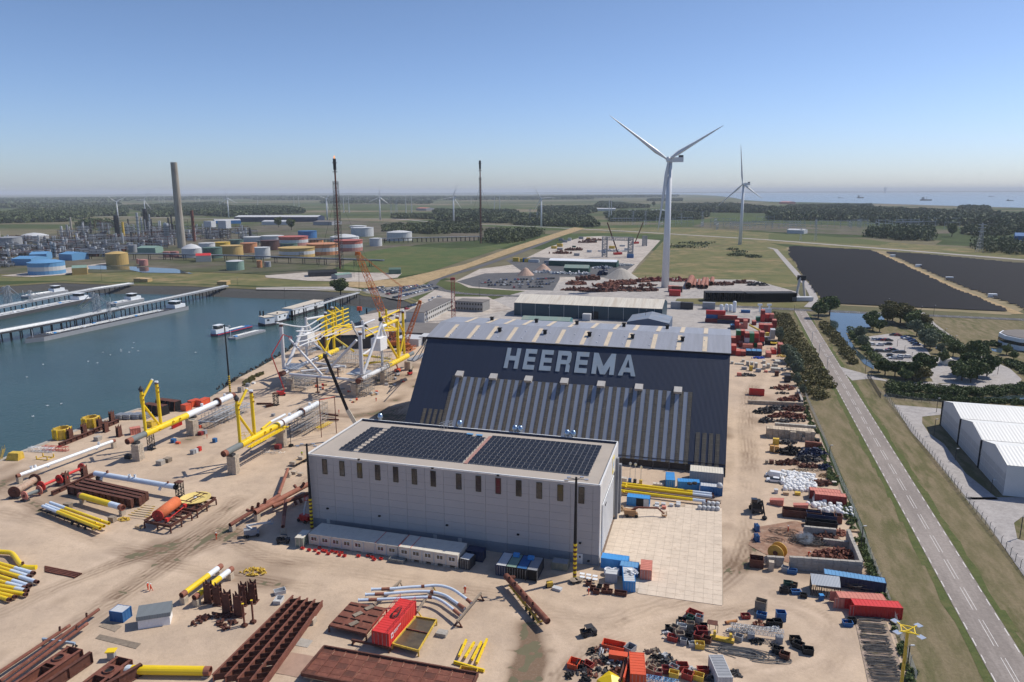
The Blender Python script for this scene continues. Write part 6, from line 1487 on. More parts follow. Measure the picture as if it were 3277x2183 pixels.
for i in Rg(4):t.P('edge',MB().bar(c[i],c[(i+1)%4],.22,.4),Qs)
t.P('water',MB().quad(*[p-UZ*.12 for p in c]),Qh('brown_water',(.10,.075,.04),.15,.3,.5,spec=.6));t.P('divider',MB().bar(Qd(c[0],c[3],.55),Qd(c[1],c[2],.55),.15,.3),Qj)
for q_ in c:t.P('leg',MB().bar(V((q_.x,q_.y,0)),q_,.25),Qs)
for k,(x0,y0,x1,y1)in En(((1745,1335,1808,1195),(1797,1345,1875,1218),(1856,1368,1938,1212),(1897,1395,1985,1190))):girder(nth(k)+' from the left of four bright yellow beams on short legs',[('j',x0,y0),('j',x1,y1)],1.0,.45,.4,YEL,3,'bright yellow beams on short legs',name='yellow_beam')
pipe('yellow_beam','bright yellow beam lying across below the four short yellow beams',G('j',1702,1395,.4),G('j',1962,1470,.4),.33,[(1,YEL)],n=6,cat='steel beam',ends=False)
bin_px('timber edged tray of fittings under the lying yellow beam','j',1825,1490,3.2,1.5,.6,Qs,Qb)
Qk('pale concrete block with lifting slings before the trestle','j',1600,1165,2.0,1.5,.8,CONC,name=Zs17,cat=Zs22)
pipe(Zs21,'fat rusty pipe with six upright stubs carried on a black and yellow trailer',G('j',2150,655,2.1),G('k',302,1045,2.1),.68,[(.96,Qj),(1,RUSTB)],n=18,stubs=[(f,1.2,.35,.28,Qb)for f in(.12,.27,.42,.56,.7)]+[(.03,3.4,1.2,.4,Qb)])
trailer('black and yellow trailer under the fat rusty pipe with stubs','k',0,760,250,1075,1.9,.8,Qs,3)
def buggy(label,zn,x,y,yaw):
 p=G(zn,x,y);t=T('utility_buggy',label,'buggy',p);F_=frame(p,yaw)
 t.P('body',MB().box(F_(0,0,.75),(3.0,1.35,.45),yaw).box(F_(1.1,0,1.0),(.9,1.3,.35),yaw),Qa);t.P('cargo_bed',MB().box(F_(-1.05,.62,1.15),(1.1,.08,.35),yaw).box(F_(-1.05,-.62,1.15),(1.1,.08,.35),yaw).box(F_(-1.6,0,1.15),(.08,1.3,.35),yaw),BLK)
 t.P('roof',MB().box(F_(.1,0,2.0),(1.6,1.4,.08),yaw),Qa);mb=MB()
 for sx_ in(-.65,.85):
  for sy_ in(-.62,.62):mb.bar(F_(sx_,sy_,1),F_(sx_*.95,sy_,2),.08)
 t.P('roll_cage',mb,BLK);t.P('seat',MB().box(F_(0,0,1.15),(.5,1.2,.5),yaw),BLK)
 for sx_ in(-1.05,1.1):
  for sy_ in(-.72,.72):t.P('wheel',MB().tube(F_(sx_,sy_-.12,.36),F_(sx_,sy_+.12,.36),.36,12),RUBB)
buggy('black utility buggy driving alone on the pale sand','k',655,1165,.35);buggy('dark grey utility buggy parked beside the glass shelter','j',235,370,.1)
def cabin_row(zn,x0,y0,x1,y1,n,z,group,labs,roofr=()):
 a,b=G(zn,x0,y0,z),G(zn,x1,y1,z);yw=ang(a,b);w=(b-a).length/n;u=(b-a).normalized();nn=V((-u.y,u.x,0));F_=None;Ld=6.0;H_=2.75
 for k in Rg(n):
  c=a+u*w*(k+.5)+nn*Ld/2;o=Qr('site_cabin',nth(k)+' '+labs,'site cabin',c,yw,group)
  link('cabin_wall',Qc(w-.08,Ld,H_-.15,CREAM,'cabin_wall'),o);link('cabin_roof',Qc(w-.03,Ld+.1,.14,CREAMR,'cabin_roof'),o,(0,0,H_-.145));
  for s_ in(-1,1):link('corner_post',Qc(.14,.14,H_-.15,Qe,'corner_post'),o,(s_*(w/2-.1),-Ld/2-.03,0))
  if not(n>6 and k==5):
   wd=link(Zs16,Qc(w*.5,.06,1.05,GLASS,Zs16),o,(0,-Ld/2-.02,1.05));fm=MB()
   for z_ in(0,1.05):fm.box((0,-.04,z_),(w*.54,.06,.09))
   for x_ in(-w*.26,0,w*.26):fm.box((x_,-.045,.52),(.08,.05,1.05))
   Qu('window_frame',fm,WHT,wd)
  for s_ in(-1,1):link('block',Qc(.8,.6,z+.02,CONC,'block'),o,(s_*w*.35,-Ld/2+.4,-z))if z>.2 else None
  if k in roofr:link('red_strip',Qc(.1,Ld,.06,RED,'red_strip'),o,(-w/2+.1,0,H_+.01))
cabin_row('j',455,378,1220,492,8,.35,'left row of cream site cabins','cream cabin from the left in the row below the grey hall',(6,));cabin_row('j',1226,492,1737,572,5,.75,'right row of raised cream site cabins','raised cream cabin from the left at the right end',(0,1))
Qi('black cabin with a small white window at the end of the cabin row','j',1745,588,1838,610,3.0,Qa,Qe,end=True,W_=2.4);Qi('dark cabin set back behind the small black one','j',1850,560,1905,500,4.0,NAVY,NAVY,yaw=Qm)
p=G('j',390,395);t=T('glass_shelter','small glazed shelter with pale roof beside the cabin row','shelter',p);F_=frame(p,Qm+.1);t.P('roof',MB().box(F_(0,1,2.6),(2.2,4.2,.12),Qm+.1),CREAMR);t.P('glazing',MB().box(F_(0,1,1.3),(2.0,4.0,2.3),Qm+.1),Qh('greenish_glass',(.2,.24,.2),.2,.1,1,spec=.6));mb=MB()
for x in(-1,0,1):
 for y in(-1,3):mb.bar(F_(x,y,0),F_(x,y,2.55),.1)
t.P('frame',mb,CREAM)
r_=random.Random(4)
for k,(x,y)in En(((400,425),(455,440),(508,443),(537,467),(575,445),(597,450),(622,472),(655,450),(716,485),(760,490),(880,492),(962,490),(1000,500),(1015,520),(1075,515),(545,420),(690,460),(735,462))):
 bin_(nth(k)+' from the left of the little red boxes of fittings before the cabins',G('j',x,y),Qm+r_.uniform(-.2,.2),.75,.55,.4,RED,Qb,name='red_fittings_box',cat='box',group='little red boxes before the cabins',nfill=5,sz=.15)
for k,(x,y)in En(((1180,530),(1245,540))):Qk('%s dark tarpaulin covered block under the cabin joint'%('left','right')[k],'j',x,y,1.8,1.2,.9,CONCD,name='covered_block',cat='block')
a,b=G('j',2062,648),G('k',212,702);u=(b-a).normalized();yw=ang(a,b);w=(b-a).length/4
for k,(lb_,m,mr)in En((('navy container with bright roof, first of four side by side',NAVY,Qe),('green roofed container, second of four side by side',BLK,PGRN),('open container with blue roof, third of four side by side',BLK,BLU),('grey container with open leaf doors, fourth of four side by side',Qa,Qn))):
 c=a+u*w*(k+.5)+V((-u.y,u.x,0))*3.03;o=container(lb_,c,yw+math.pi/2,6.06,m,mr,openl=(k==3),W_=round(w-.06,2))
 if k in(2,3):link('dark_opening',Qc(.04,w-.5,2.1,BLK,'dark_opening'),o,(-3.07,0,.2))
for k,(x,y)in En(((35,485),(160,510))):Qk('%s blue hood on the roofs of the four containers'%('left','right')[k],'k',x,y,1.4,1.0,.7,BLUB,z=2.65,name='blue_hood',cat='hood')
Qi('low grey green cabin against the grey hall foot','k',348,600,460,622,3.6,Qh('grey_green',(.2,.21,.17),.7),Qn,H_=1.9,yaw=Qm)
Qi('bright blue container nearest the hall door','k',805,592,945,612,6.06,BLUB,yaw=None);Qi('second bright blue container behind the white sacks','k',940,690,1055,640,4.0,BLU,SKYB,yaw=Qm)
Qi('blue container with a pale rusty roof at the front of the group','k',948,790,1062,796,6.06,BLUB,Qe,end=True);Qi('rusty brown container at the edge of the slab paving','k',1100,688,1192,698,4.5,SALM,SALM,end=True);Qi('small light grey container in front of the coiled hoses','k',803,708,892,718,2.0,Qe,end=True,H_=2.2)
for k,(x,y)in En(((822,640),(888,645))):
 p=G('k',x,y);t=T('hose_coil','%s big white coil of hose between the blue containers'%('left','right')[k],'hose coil',p);
 for j in Rg(4):t.P('coil',MB().smoothpath([p+V((.75*math.cos(a_),.75*math.sin(a_),.2+.33*j))for a_ in np.linspace(0,6.28,16)],.2,6),WHT)
pile('timber offcuts heaped between the blue and brown containers','k',1075,600,1.2,1.6,1.4,TIMBL,40,.4);pile('white torn sheeting on the front blue container','k',1015,625,1.5,.9,.3,PLAST,14,.5,'white_sheeting','sheeting',z=2.7)
for k in Rg(6):
 p=G('k',600+(k%3)*55,665+(k//3)*28+(k%3)*10);t=T('picnic_rack','%s white topped rack in the group of six by the mast'%ORD[k],'rack',p,'six white topped racks by the mast');t.P('top',MB().box(p+UZ*.9,(1.1,.8,.06),Qm),WHT);mb=MB()
 for i in(-.45,.45):
  for j in(-.3,.3):mb.bar(p+V((i,j,0)),p+V((i,j,.9)),.05)
 t.P('leg_frame',mb,Ql)
for k,(x,y)in En(((528,715),(573,705))):p=G('k',x,y);t=T('flat_reel','%s flat timber reel at the foot of the mast'%('left','right')[k],'reel',p);t.P('lower_disc',MB().tube(p,p+UZ*.1,.9,16),TIMB);t.P('core',MB().tube(p+UZ*.1,p+UZ*.7,.4,12),TIMB);t.P('upper_disc',MB().tube(p+UZ*.7,p+UZ*.8,.9,16),TIMB)
for k,(x,y,L_)in En(((655,735,1.2),(690,775,1.2),(722,805,1.3),(808,765,1.2),(790,800,1.2),(835,805,1.3),(930,820,2.6))):
 bin_px(('first','second','third','fourth','fifth','sixth','largest boat shaped')[k]+' rusty open bin from the left beside the orange worker','k',x,y,L_,1.0,.8,Qb,Qj if k%2 else None,group='rusty open bins beside the worker')
bin_px('tyre shaped black bin beside the rusty bins','k',750,755,1.0,1.0,.5,BLK,BLK);p=G('k',320,750);t=T('yellow_generator','small yellow wheeled frame in the mast shadow','generator',p);t.P('frame',MB().box(p+UZ*.8,(1.3,.9,1.0),.2),Qs);t.P('wheel',MB().tube(p+V((-.6,-.5,.3)),p+V((-.6,.5,.3)),.3,10),RUBB)
Qk('low grey steel tray table near the mast shadow','k',385,775,2.0,1.1,.6,Qe,yaw=-.5,name='steel_table',cat='table')
for k,(x0,y0,x1,y1)in En(((555,655,1700,790),(545,685,1705,820),(525,745,1620,880))):
 a,b=G('p',x0,y0,1.1),G('p',x1,y1,1.1);pipe(Zs20,('farthest','middle','nearest')[k]+' of three long yellow pipes with white ends between the halls',a,b,.42,[(alongf(a,b,'p',1440,y0+95),YEL),(.98,WPIPE),(1,Qb)],group='long yellow pipes between the halls',stubs=[(.05,0,.6,.25,YEL)])
for k,(x0,y0,x1,y1)in En(((490,715,1780,880),(490,770,1790,905))):
 a,b=G('p',x0,y0,.2),G('p',x1,y1,.2);t=T('crane_rail','%s rusty crane rail on the ground between the halls'%('far','near')[k],'rail',a);t.P('rail',MB().bar(a,b,.25,.2),Qb)
Qi('bright blue container standing end on between the halls','p',1100,712,1212,720,6.06,BLUB,end=True);Qi('bright blue container with dark fans on its roof','p',1250,735,1520,752,6.06,BLUB,yaw=None);Qi('blue container with grey roof at the navy hall corner','p',1535,790,1800,818,6.06,BLU,Qe)
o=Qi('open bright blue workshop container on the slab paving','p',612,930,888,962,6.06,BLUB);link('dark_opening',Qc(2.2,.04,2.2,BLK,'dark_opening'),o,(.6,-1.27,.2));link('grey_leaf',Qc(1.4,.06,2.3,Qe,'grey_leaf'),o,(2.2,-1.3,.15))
a,b=G('p',1400,640),G('p',1815,680);Qi('wide grey flat roofed cabin against the navy hall corner','p',1400,640,1815,680,round((b-a).length,1),Qn,CREAMR,W_=5.0,H_=3.6)
p=G('p',1775,700,2.8);t=T('white_dome','white dome tank on the roof of the blue corner container','tank',p);t.P('dome',MB().lathe([(.8,0),(.9,.5),(.6,1.1),(.05,1.3)],14,p),Qe,smooth=True)
for k,(x,y)in En(((1400,665),(1462,660))):p=G('p',x,y,2.7);tag(Qu('roof_fan',MB().lathe([(.75,0),(.75,.4),(.5,.5),(.05,.45)],12),BLK,None,p),'%s dark round fan on the blue container roof'%('left','right')[k],'fan')
Qk('white box stand beside the grey hall gable','p',572,650,1.9,1.3,1.7,CREAM,name='white_box',cat='box');pile('stack of pale timber at the grey hall door','p',520,985,1.2,1.4,1.6,TIMBL,50,.4)
for k,(x,y)in En(((990,930),(988,965),(1070,935),(1078,975),(1170,945),(1258,945),(1258,920))):Qk(nth(k)+' small grey steel chest from the left in front of the yellow pipes','p',x,y,1.1,1.0,.8,Qe if k!=3 else SALM,name='steel_chest',cat='chest',group='small grey chests before the yellow pipes')
for k in Rg(9):
 c_,r2_=(k-1)%4 if k else-1,0 if k==0 else(k-1)//4;p=G('p',1580+c_*56,985-r2_*60+c_*4);t=T('white_tank',nth(k)+' white cube tank from the front left of the stacked cluster on the slabs','tank',p,'white cube tanks on the slabs');t.P('tank',MB().lathe([(.55,0),(.62,.15),(.62,.9),(.4,1.1),(.1,1.15)],10,p+UZ*.05),Qe,smooth=True);t.P('pallet',MB().box(p+UZ*.04,(1.2,1.0,.1),Qm),TIMB)
p=G('p',670,1070);boomlift('tan articulated boom lift folded on the slab paving',p,-.1,[p+UZ*1.8,p+V((1.6,0,2.6)),p+V((7.0,.4,2.2)),p+V((8.6,-.6,1.0))],Qh('tan_lift',(.35,.2,.1),.7),bm=Qj)
for k,(x,yb,yt)in En(((648,640,405),(712,650,415),(785,660,450))):
 p=G('p',x,yb);t=T('hook_stand',('blue footed','middle','yellow framed')[k]+' tall slim stand with round top between the halls',Zs18,p);tp=up(p,'p',x,yt);t.P('pole',MB().tube(p,tp,.07,6),Ql);t.P('head',MB().tube(tp-V((0,.2,0)),tp+V((0,.2,0)),.4,12),ALU);t.P('base',MB().box(p+UZ*.6,(.9,.7,1.2),Qm),(BLU,Qa,Qs)[k])
for k in Rg(3):Qk('%s pale generator casing left of the end-on blue container'%ORD[k],'p',965+k*40,690+k*5,1.2,1.2,1.0,CREAM,name='generator',cat='generator')
# ================================================================ JACKET FRAME under construction
bN=G('o',1290,1340);zJ=HG('o',1290,1165,bN)+1.2
R0,R1=G('o',1352,1122,zJ),G('o',2095,740,zJ);L0,L1=G('o',275,1025,zJ),G('o',1140,655,zJ)
def nrm(a,b):d=b-a;return V((d.y,-d.x,0)).normalized()
nR,nL,nN=nrm(R0,R1),nrm(L0,L1),nrm(L0,R0)
oR=lambda x,y:VP('o',x,y,R0,nR)
oL=lambda x,y:VP('o',x,y,L0,nL)
oN=lambda x,y:VP('o',x,y,Qd(L0,R0,.5),nN)
jk=T('steel_jacket','huge half built white and yellow tubular jacket frame lying beside the harbour','jacket frame',(R0.x,R0.y,0))
def mem(p,q_,r,m,n=10,name='tube'):return jk.P(name,MB().tube(p,q_,r,n),m)
def two(p,q_,f,r,m1=WHT,m2=YEL,name='tube'):c=Qd(p,q_,f);mem(p,c,r,m1,name=name);mem(c,q_,r,m2,name=name)
JW=Qh('dusty_white_paint',(.62,.63,.65),.5,.06,.4)
for a,b,fw,fy in((R0,R1,alongf(R0,R1,'o',1745,930),alongf(R0,R1,'o',2020,770)),(L0,L1,alongf(L0,L1,'o',760,815),alongf(L0,L1,'o',1040,700))):
 d=(b-a).normalized();mem(a-d*1.2,a+d*1.5,1.1,Qb,16,'leg');mem(a+d*1.5,Qd(a,b,fw),1.0,JW,16,'leg');mem(Qd(a,b,fw),Qd(a,b,fy),1.25,YEL,18,'leg');mem(Qd(a,b,fy),b,.95,GRYP,16,'leg');mb=MB()
 for k in Rg(9):c=Qd(a,b,Qd(fw,fy,k/10));mb.tube(c,c+d*.08,1.29,18)
 jk.P('weld_seam',mb,GRYP);jk.P('end_ring',MB().tube(a-d*1.4,a-d*1.1,1.2,16,hollow=.3),Qj)
mem(Qd(L0,R0,.1),Qd(L0,R0,.94),.62,JW,14,'brace');mem(G('o',535,995,zJ),G('o',1080,930,zJ),.5,JW,12,'brace');mem(G('o',730,880,zJ),G('o',1160,930,zJ),.6,JW,12,'brace')
cols=[(oL(300,940),oL(252,345),.8,JW),(oR(1385,1030),oR(1348,460),.85,JW),(oR(1895,800),oR(1868,240),.72,YEL),(oR(1975,752),oR(1950,160),.62,YEL),(oL(1000,690),oL(965,115),.65,YEL),(oL(905,710),oL(862,190),.65,YEL)]
for p,q_,r,m in cols:
 q_=V((p.x,p.y,q_.z));mem(p,q_,r,m,14,'column');mem(q_,q_+UZ*.6,r*1.15,WHT,12,'cap');mem(q_-UZ*.9,q_,r*1.04,Qb,12,'band')
mem(oN(372,540),oN(830,1045),.5,JW,12,Zs19);mem(oN(890,1010),oN(1310,560),.6,JW,12,Zs19)
apR=oR(1650,330);mem(oR(1405,1035),apR,.62,JW,12,Zs19);mem(apR,oR(1725,540),.6,JW,12,Zs19);mem(oR(1725,540),oR(1882,805),.6,YEL,12,Zs19);mem(oR(1670,930),apR+UZ*1.5,.55,JW,12,'column')
two(oR(1660,375),oR(1870,282),.25,.75);mem(oR(1905,795),oR(1972,475),.5,YEL);mem(oR(1885,300),oR(1975,470),.42,YEL);jk.P('pile_cone',MB().lathe([(1.0,0),(1.1,.8),(.4,2.0),(.1,2.2)],10,apR+UZ*1.2),BLK)
apL=oL(608,300);mem(oL(348,920),oL(560,395),.75,JW,12,Zs19);mem(oL(620,790),apL+UZ*2.0,.6,JW,12,'column');mem(apL,oL(735,520),.5,JW,12,Zs19);mem(oL(735,520),oL(870,715),.5,YEL,12,Zs19);mem(apL+UZ*1.0,oL(850,225),.55,JW)
for c,w in((oR(1625,605),(6.5,4.6,5.6)),(oL(620,545),(6.0,4.5,5.8))):
 jk.P('sheeted_box',MB().box(c,w,math.atan2((R1-R0).y,(R1-R0).x)),PLAST);
P0,P1=L0+UZ*0,L1+V((0,0,0));zt=oL(252,345).z
F0,F1=G('o',560,370,zt),G('o',1195,118,zt+1.5);nF=nrm(F0,F1);oF=lambda x,y:VP('o',x,y,F0,nF)
for pts,sp in(([(190,318),(330,345),(470,368),(600,372),(690,330),(855,235),(1195,120)],5),([(468,435),(560,436),(660,428),(760,370),(900,285),(1198,172)],4),([(470,510),(600,490),(740,430),(900,345),(1200,227)],3),([(482,585),(600,565),(740,505),(900,425),(1205,276)],3),([(505,650),(620,600),(740,565),(808,540)],9),([(820,525),(915,462),(1208,330)],1),([(895,555),(1000,510),(1250,405)],1),([(830,495),(910,500),(1150,405),(1245,385)],2)):
 P=[oF(*p)for p in pts];Cv=curve(P,4);k=min(len(Cv)-1,sp*4-2)
 jk.P('riser_tube',MB().smoothpath(Cv[:k+1],.3,8),JW)
 if k<len(Cv)-1:jk.P('riser_tube',MB().smoothpath(Cv[k:],.3,8),YEL)
for x,y0,y1 in((1125,335,100),(1022,350,130)):p=oF(x,y0);mem(p,V((p.x,p.y,oF(x,y1).z)),.5,YEL,10,'column')
for a,b in(((905,145),(1020,215)),((1010,100),(1110,185)),((880,245),(960,350)),((870,720),(950,520)),((1040,350),(1240,380)),((1000,380),(1250,345))):mem(oF(*a),oF(*b),.38,YEL)
for a,b,m in(((1440,510),(1620,430),YEL),((1430,430),(1610,372),YEL),((1400,340),(1560,275),JW),((1660,255),(1900,145),YEL),((1420,385),(1560,480),JW),((1690,315),(1850,400),YEL),((1750,260),(1850,320),YEL),((1670,430),(1870,420),YEL),((1670,390),(1900,400),YEL),((1240,300),(1275,385),JW),((1275,385),(1400,365),JW),((1270,400),(1330,500),JW)):mem(oR(*a),oR(*b),.4,m)
p=oR(1410,540);mem(p,oR(1395,290),.6,JW,10,'column');p=oR(1730,395);mem(p,oR(1722,130),.5,YEL,10,'column');p=oR(1632,240);mem(p,oR(1630,165),.45,YEL,10,'column')
for a,b,m in(((1395,770),(1800,825),YEL),((1420,885),(1760,850),YEL),((1010,530),(1270,715),YEL),((1390,770),(1560,650),JW),((700,590),(960,790),JW)):mem(G('o',a[0],a[1],zJ+2),G('o',b[0],b[1],zJ+2),.5,m,name='brace')
for pts in(((270,960),(330,880),(620,880),(500,968)),((1160,1030),(1330,945),(1530,985),(1400,1045))):
 P=[G('o',x,y,zJ+1.1)for x,y in pts];jk.P('work_deck',MB().add(P+[p-UZ*.2 for p in P],[(0,1,2,3),(7,6,5,4),(0,4,5,1),(1,5,6,2),(2,6,7,3),(3,7,4,0)]),Ql)
hp=zJ-1.2
for(x,y),lb_ in(((1290,1340),'near landward'),((395,1250),'near seaward'),((1690,1170),'middle landward')):
 p=G('o',x,y);block_pillar('dark block pillar under the %s corner of the jacket frame'%lb_,p,2.4,2.4,hp,Qm,'pillars under the jacket frame')
p=G('o',2035,975);block_pillar('pale block pillar under the far yellow end of the jacket frame',p,3,2.6,HG('o',2035,855,p),Qm,'pillars under the jacket frame')
for x,y,lx,ly,h,lb_ in((1390,1310,8,7,hp+2,'near landward corner'),(1690,1150,6,6,hp+7,'white box tower on the landward side'),(480,1240,12,6,hp-.5,'near seaward corner'),(640,1150,12,7,3.5,'seaward bay'),(1200,900,16,8,hp+1,'middle bay'),(1000,1010,10,5,hp,'centre of the near bay'),(640,760,6,6,hp+8,'seaward white box tower'),(1560,1080,10,5,hp,'landward leg')):
 scaf_px('scaffolding at the %s of the jacket frame'%lb_,'o',x,y,lx,ly,h,Qm,seed=int(x),dens=1.3)
for k,(x,y,yt)in En(((770,1290,1080),(1055,1080,910),(870,720,470),(1090,690,420))):p=G('o',x,y);t=T('rusty_prop',('first','second','third','fourth')[k]+' dark rusty prop standing under the jacket tubes','prop',p);t.P('prop_tube',MB().tube(p,up(p,'o',x,yt),.3,8),Qb);t.P('prop_foot',MB().box(p+UZ*.15,(1.6,1.6,.3),Qm),Qb)
def crawler(label,zn,base,tip,zb,w,m=ORC,back=None,hook=None,wid=2.6):
 b=G(zn,*base);n0=V((b.x,b.y,0)).normalized();t=T('lattice_crane',label,'crane',b);tp=VP(tip[0],tip[1],tip[2],b+n0*w,n0);s_=b+UZ*zb;d=tp-s_
 t.P('boom',Qp(MB(),s_,tp,wid,wid*.6,16,.17),m);t.P('boom_head',MB().box(tp,(wid*.7,1.2,1.6)),m);t.P('crane_body',MB().box(b+UZ*2.2,(6,4.5,2.6),.4),m)
 for y in(-2.6,2.6):t.P('crawler_track',MB().box(b+V((0,y,.6)),(8,1.2,1.2),.4),BLK)
 if back:g=VP(*back,b,n0);t.P('guy_line',MB().tube(tp,g,.12,4).tube(tp+V((.8,0,0)),g+V((.8,0,0)),.12,4),m);t.P('mast',Qp(MB(),s_,g,1.6,1.2,8,.12),m)
 if hook:h=VP(*hook,tp,n0);t.P('hoist_line',MB().tube(tp,h,.05,3).tube(tp+V((.5,0,0)),h+V((.5,0,0)),.05,3),BLK);t.P('hook_block',MB().box(h,(2.6,1.4,2.2)),ORG);t.P('hook',MB().lathe([(.1,-2.4),(.4,-2),(.3,-1.2),(.1,-1)],8,h),BLK)
 return t
crawler('tall orange lattice crane with hanging hook block behind the jacket frame','o',(1850,660),('b',925,885),3,12,back=('b',1320,1190),hook=('x',350,245),wid=3.6)
crawler('smaller orange lattice crane between the jacket frame and the navy hall','o',(1980,700),('o',2195,30),2.5,2,wid=2.4)
t=T('orange_boom_section','short orange lattice boom section lying by the canopy','crane boom',G('o',2060,690));t.P('lattice',Qp(MB(),G('o',2000,720,1.2),G('o',2120,650,1.2),1.8,1.8,5,.12),ORC)
p=G('b',1800,1495);t=T('red_jib','dark red upright lattice tower behind the navy hall roof','crane',p);t.P('lattice',Qp(MB(),p,up(p,'b',1755,1125),2.4,2.2,14,.14),REDD);t.P('head',MB().box(up(p,'b',1755,1120),(3,2.5,1.6)),REDD)
for k,(x,y,m,lb_)in En(((2055,1045,RED,'red forklift'),(1880,1055,Qe,'small pale compressor'))):
 p=G('o',x,y);t=T('forklift' if k==0 else 'compressor',lb_+' standing on the track before the navy hall','forklift' if k==0 else 'compressor',p);t.P('body',MB().box(p+UZ*1.0,(2.2,1.4,1.0),1),m);t.P('cab',MB().box(p+V((.2,.3,2)),(1.2,1.2,1.0),1),BLK)
 for i in(-.8,.8):
  for j in(-.6,.6):t.P('wheel',MB().tube(p+V((i-.1,j,.4)),p+V((i+.1,j,.4)),.4,10),RUBB)
 if k==0:t.P('lift_mast',MB().bar(p+V((1.0,1.2,.2)),p+V((1.0,1.2,3.2)),.2),BLK)
r_=random.Random(2)
for k in Rg(26):
 x,y=[(1900,1120),(1790,1200),(1560,1320),(880,1250),(1280,1420),(1180,1260),(820,1210)][k%7];x+=r_.uniform(-70,70);y+=r_.uniform(-28,28);m,nm=r_.choice([(RED,'red'),(Qe,'light grey'),(ORG,'orange'),(CONC,'concrete grey'),(TIMBL,'timber')])
 Qk('%s equipment box, %s one from the left round the jacket frame'%(nm,nth(k)),'o',x,y,r_.uniform(.8,1.8),r_.uniform(.7,1.1),r_.uniform(.4,1.1),m,yaw=r_.random()*3,name='equipment_box',cat='box',group='equipment boxes round the jacket frame')
 # ================================================================ RIGHT YARD
REDm=[SALM,RED,REDD]
cols=[('A',470,1395,'s','RR'),('A',590,1405,'s','R'),('A',712,1415,'s','R'),('A',850,1400,'N','N'),('A',985,1405,'N','N'),('A',1115,1410,'N','N'),
('A',458,1185,'','RR'),('A',585,1120,'','RRG'),('A',690,1120,'','RRR'),('A',660,1190,'','R'),('A',800,1185,'','RWR'),('A',915,1190,'','RGG'),('A',1030,1190,'','GRR'),('A',1175,1160,'','NRR'),('A',760,1230,'','S'),('A',890,1235,'','S'),('A',1130,1240,'','S'),
('A',445,740,'','N'),('A',555,745,'','RR'),('A',660,730,'','S'),('A',770,730,'','SS'),('A',990,640,'','R'),('A',1090,540,'','G'),('A',1165,830,'','RR'),('A',1275,840,'','RR'),('A',1385,840,'','RR'),
('A',1200,560,'','RRR'),('A',1315,560,'','RR'),('A',1430,560,'','RS'),('A',1495,720,'','RR'),('A',1455,975,'','WW'),('A',1355,1450,'','S'),('A',1480,1370,'','R'),('A',1645,1360,'','RR')]
cm=dict(R=None,N=(NAVY,SKYB),G=(GRN,PGRN),W=(Qe,Qe),S=(SALM,SALM));cn=dict(R='dark red',N='navy',G='green',W='white',S='faded orange');cnt={}
r_=random.Random(12)
for zn,x,y,f,st in cols:
 p=G(zn,x+55,y);c=p+E1*3.1
 for lv,ch in En(st):
  m,mr=cm[ch]or(r_.choice([REDD,REDD,RED]),r_.choice([SALM,SALM,RED]));k=cnt.get(ch,0);cnt[ch]=k+1
  if lv==len(st)-1 and ch=='R':mr=SALM
  container('%s container, %s, %s stack beside the navy hall'%(cn[ch],('bottom','second','third')[lv]if len(st)>1 else 'single',nth(cols.index((zn,x,y,f,st)))),c,Qm+math.pi/2,6.06,m,mr,lv*2.62,group='containers stacked right of the navy hall',far=True)
for lb_,x0,y0,x1,y1,L_,m,mr,z in(('red side on container on top of the left pile',-60,365,218,372,12.2,RED,RED,5.3),('blue side on container in the middle of the left pile',-60,465,215,470,12.2,BLU,Qe,2.65),('dark red side on container at the bottom of the left pile',-80,575,190,580,12.2,REDD,SALM,0),('dark red side on container on the yellow platform',255,490,495,497,12.2,REDD,SALM,2.65),('navy side on container under the yellow platform',245,600,485,605,12.2,NAVY,Qs,0),('maroon open topped long container',545,560,825,575,12.2,REDD,REDD,0)):
 Qi(lb_,'A',x0,y0,x1,y1,L_,m,mr,z=z,yaw=Qm,far=True)
for k,(x,y,h)in En(((190,290,5),(315,280,5),(420,290,5),(515,315,8))):p=G('A',x+30,y);t=T('white_silo',nth(k)+' of four white silos from the left behind the containers','silo',p,'white silos behind the containers');t.P('shell',MB().lathe([(1.3,.8),(1.3,h-.4),(.9,h+.1),(.1,h+.2)],14,p),WHT,smooth=False);t.P('skirt',MB().tube(p,p+UZ*.9,1.1,10),Qn)
for k,x in En((1180,1415)):p=G('A',x,300);t=T('white_gantry_leg','%s white gantry post behind the container stacks'%('left','right')[k],'gantry post',p);t.P('post',MB().bar(p,up(p,'A',x,130),.9),WHT);t.P('head',MB().box(up(p,'A',x+(20,-20)[k],120),(3,1.2,1.2)),WHT)
bin_px('white heaped open container between the gantry posts','A',1360,330,6,2.6,3,WHT,WHT,nfill=24,sz=.8)
p=G('A',1350,900);t=T('yellow_jib','slim yellow and white crane jib lying across the container stacks','crane jib',p);a,b=G('A',925,630,6),G('A',1375,860,3);t.P('jib',MB().bar(a,Qd(a,b,.6),.7,.9),Qs);t.P('jib_tip',MB().bar(Qd(a,b,.6),b,.6,.7),CREAM);t.P('counterweight',MB().box(b,(2,2,2)),Qs)
t=T('yellow_spreader','yellow lifting frame with square openings on the stacks','spreader',G('A',1585,1090));mb=MB();F_=frame(G('A',1585,1080,3),Qm)
for x in(-2.4,0,2.4):mb.bar(F_(x,-1.5,0),F_(x,1.5,0),.3)
for y in(-1.5,0,1.5):mb.bar(F_(-2.4,y,0),F_(2.4,y,0),.3)
t.P('frame_bar',mb,YEL);Qk('long dark flat load beneath the yellow lifting frame','A',1450,1120,6,3,2.6,BLK,name='flat_load',cat='load');Qi('blue low trailer tank pair by the silos','A',745,330,915,330,6.06,BLU,yaw=Qm,far=True,H_=2)
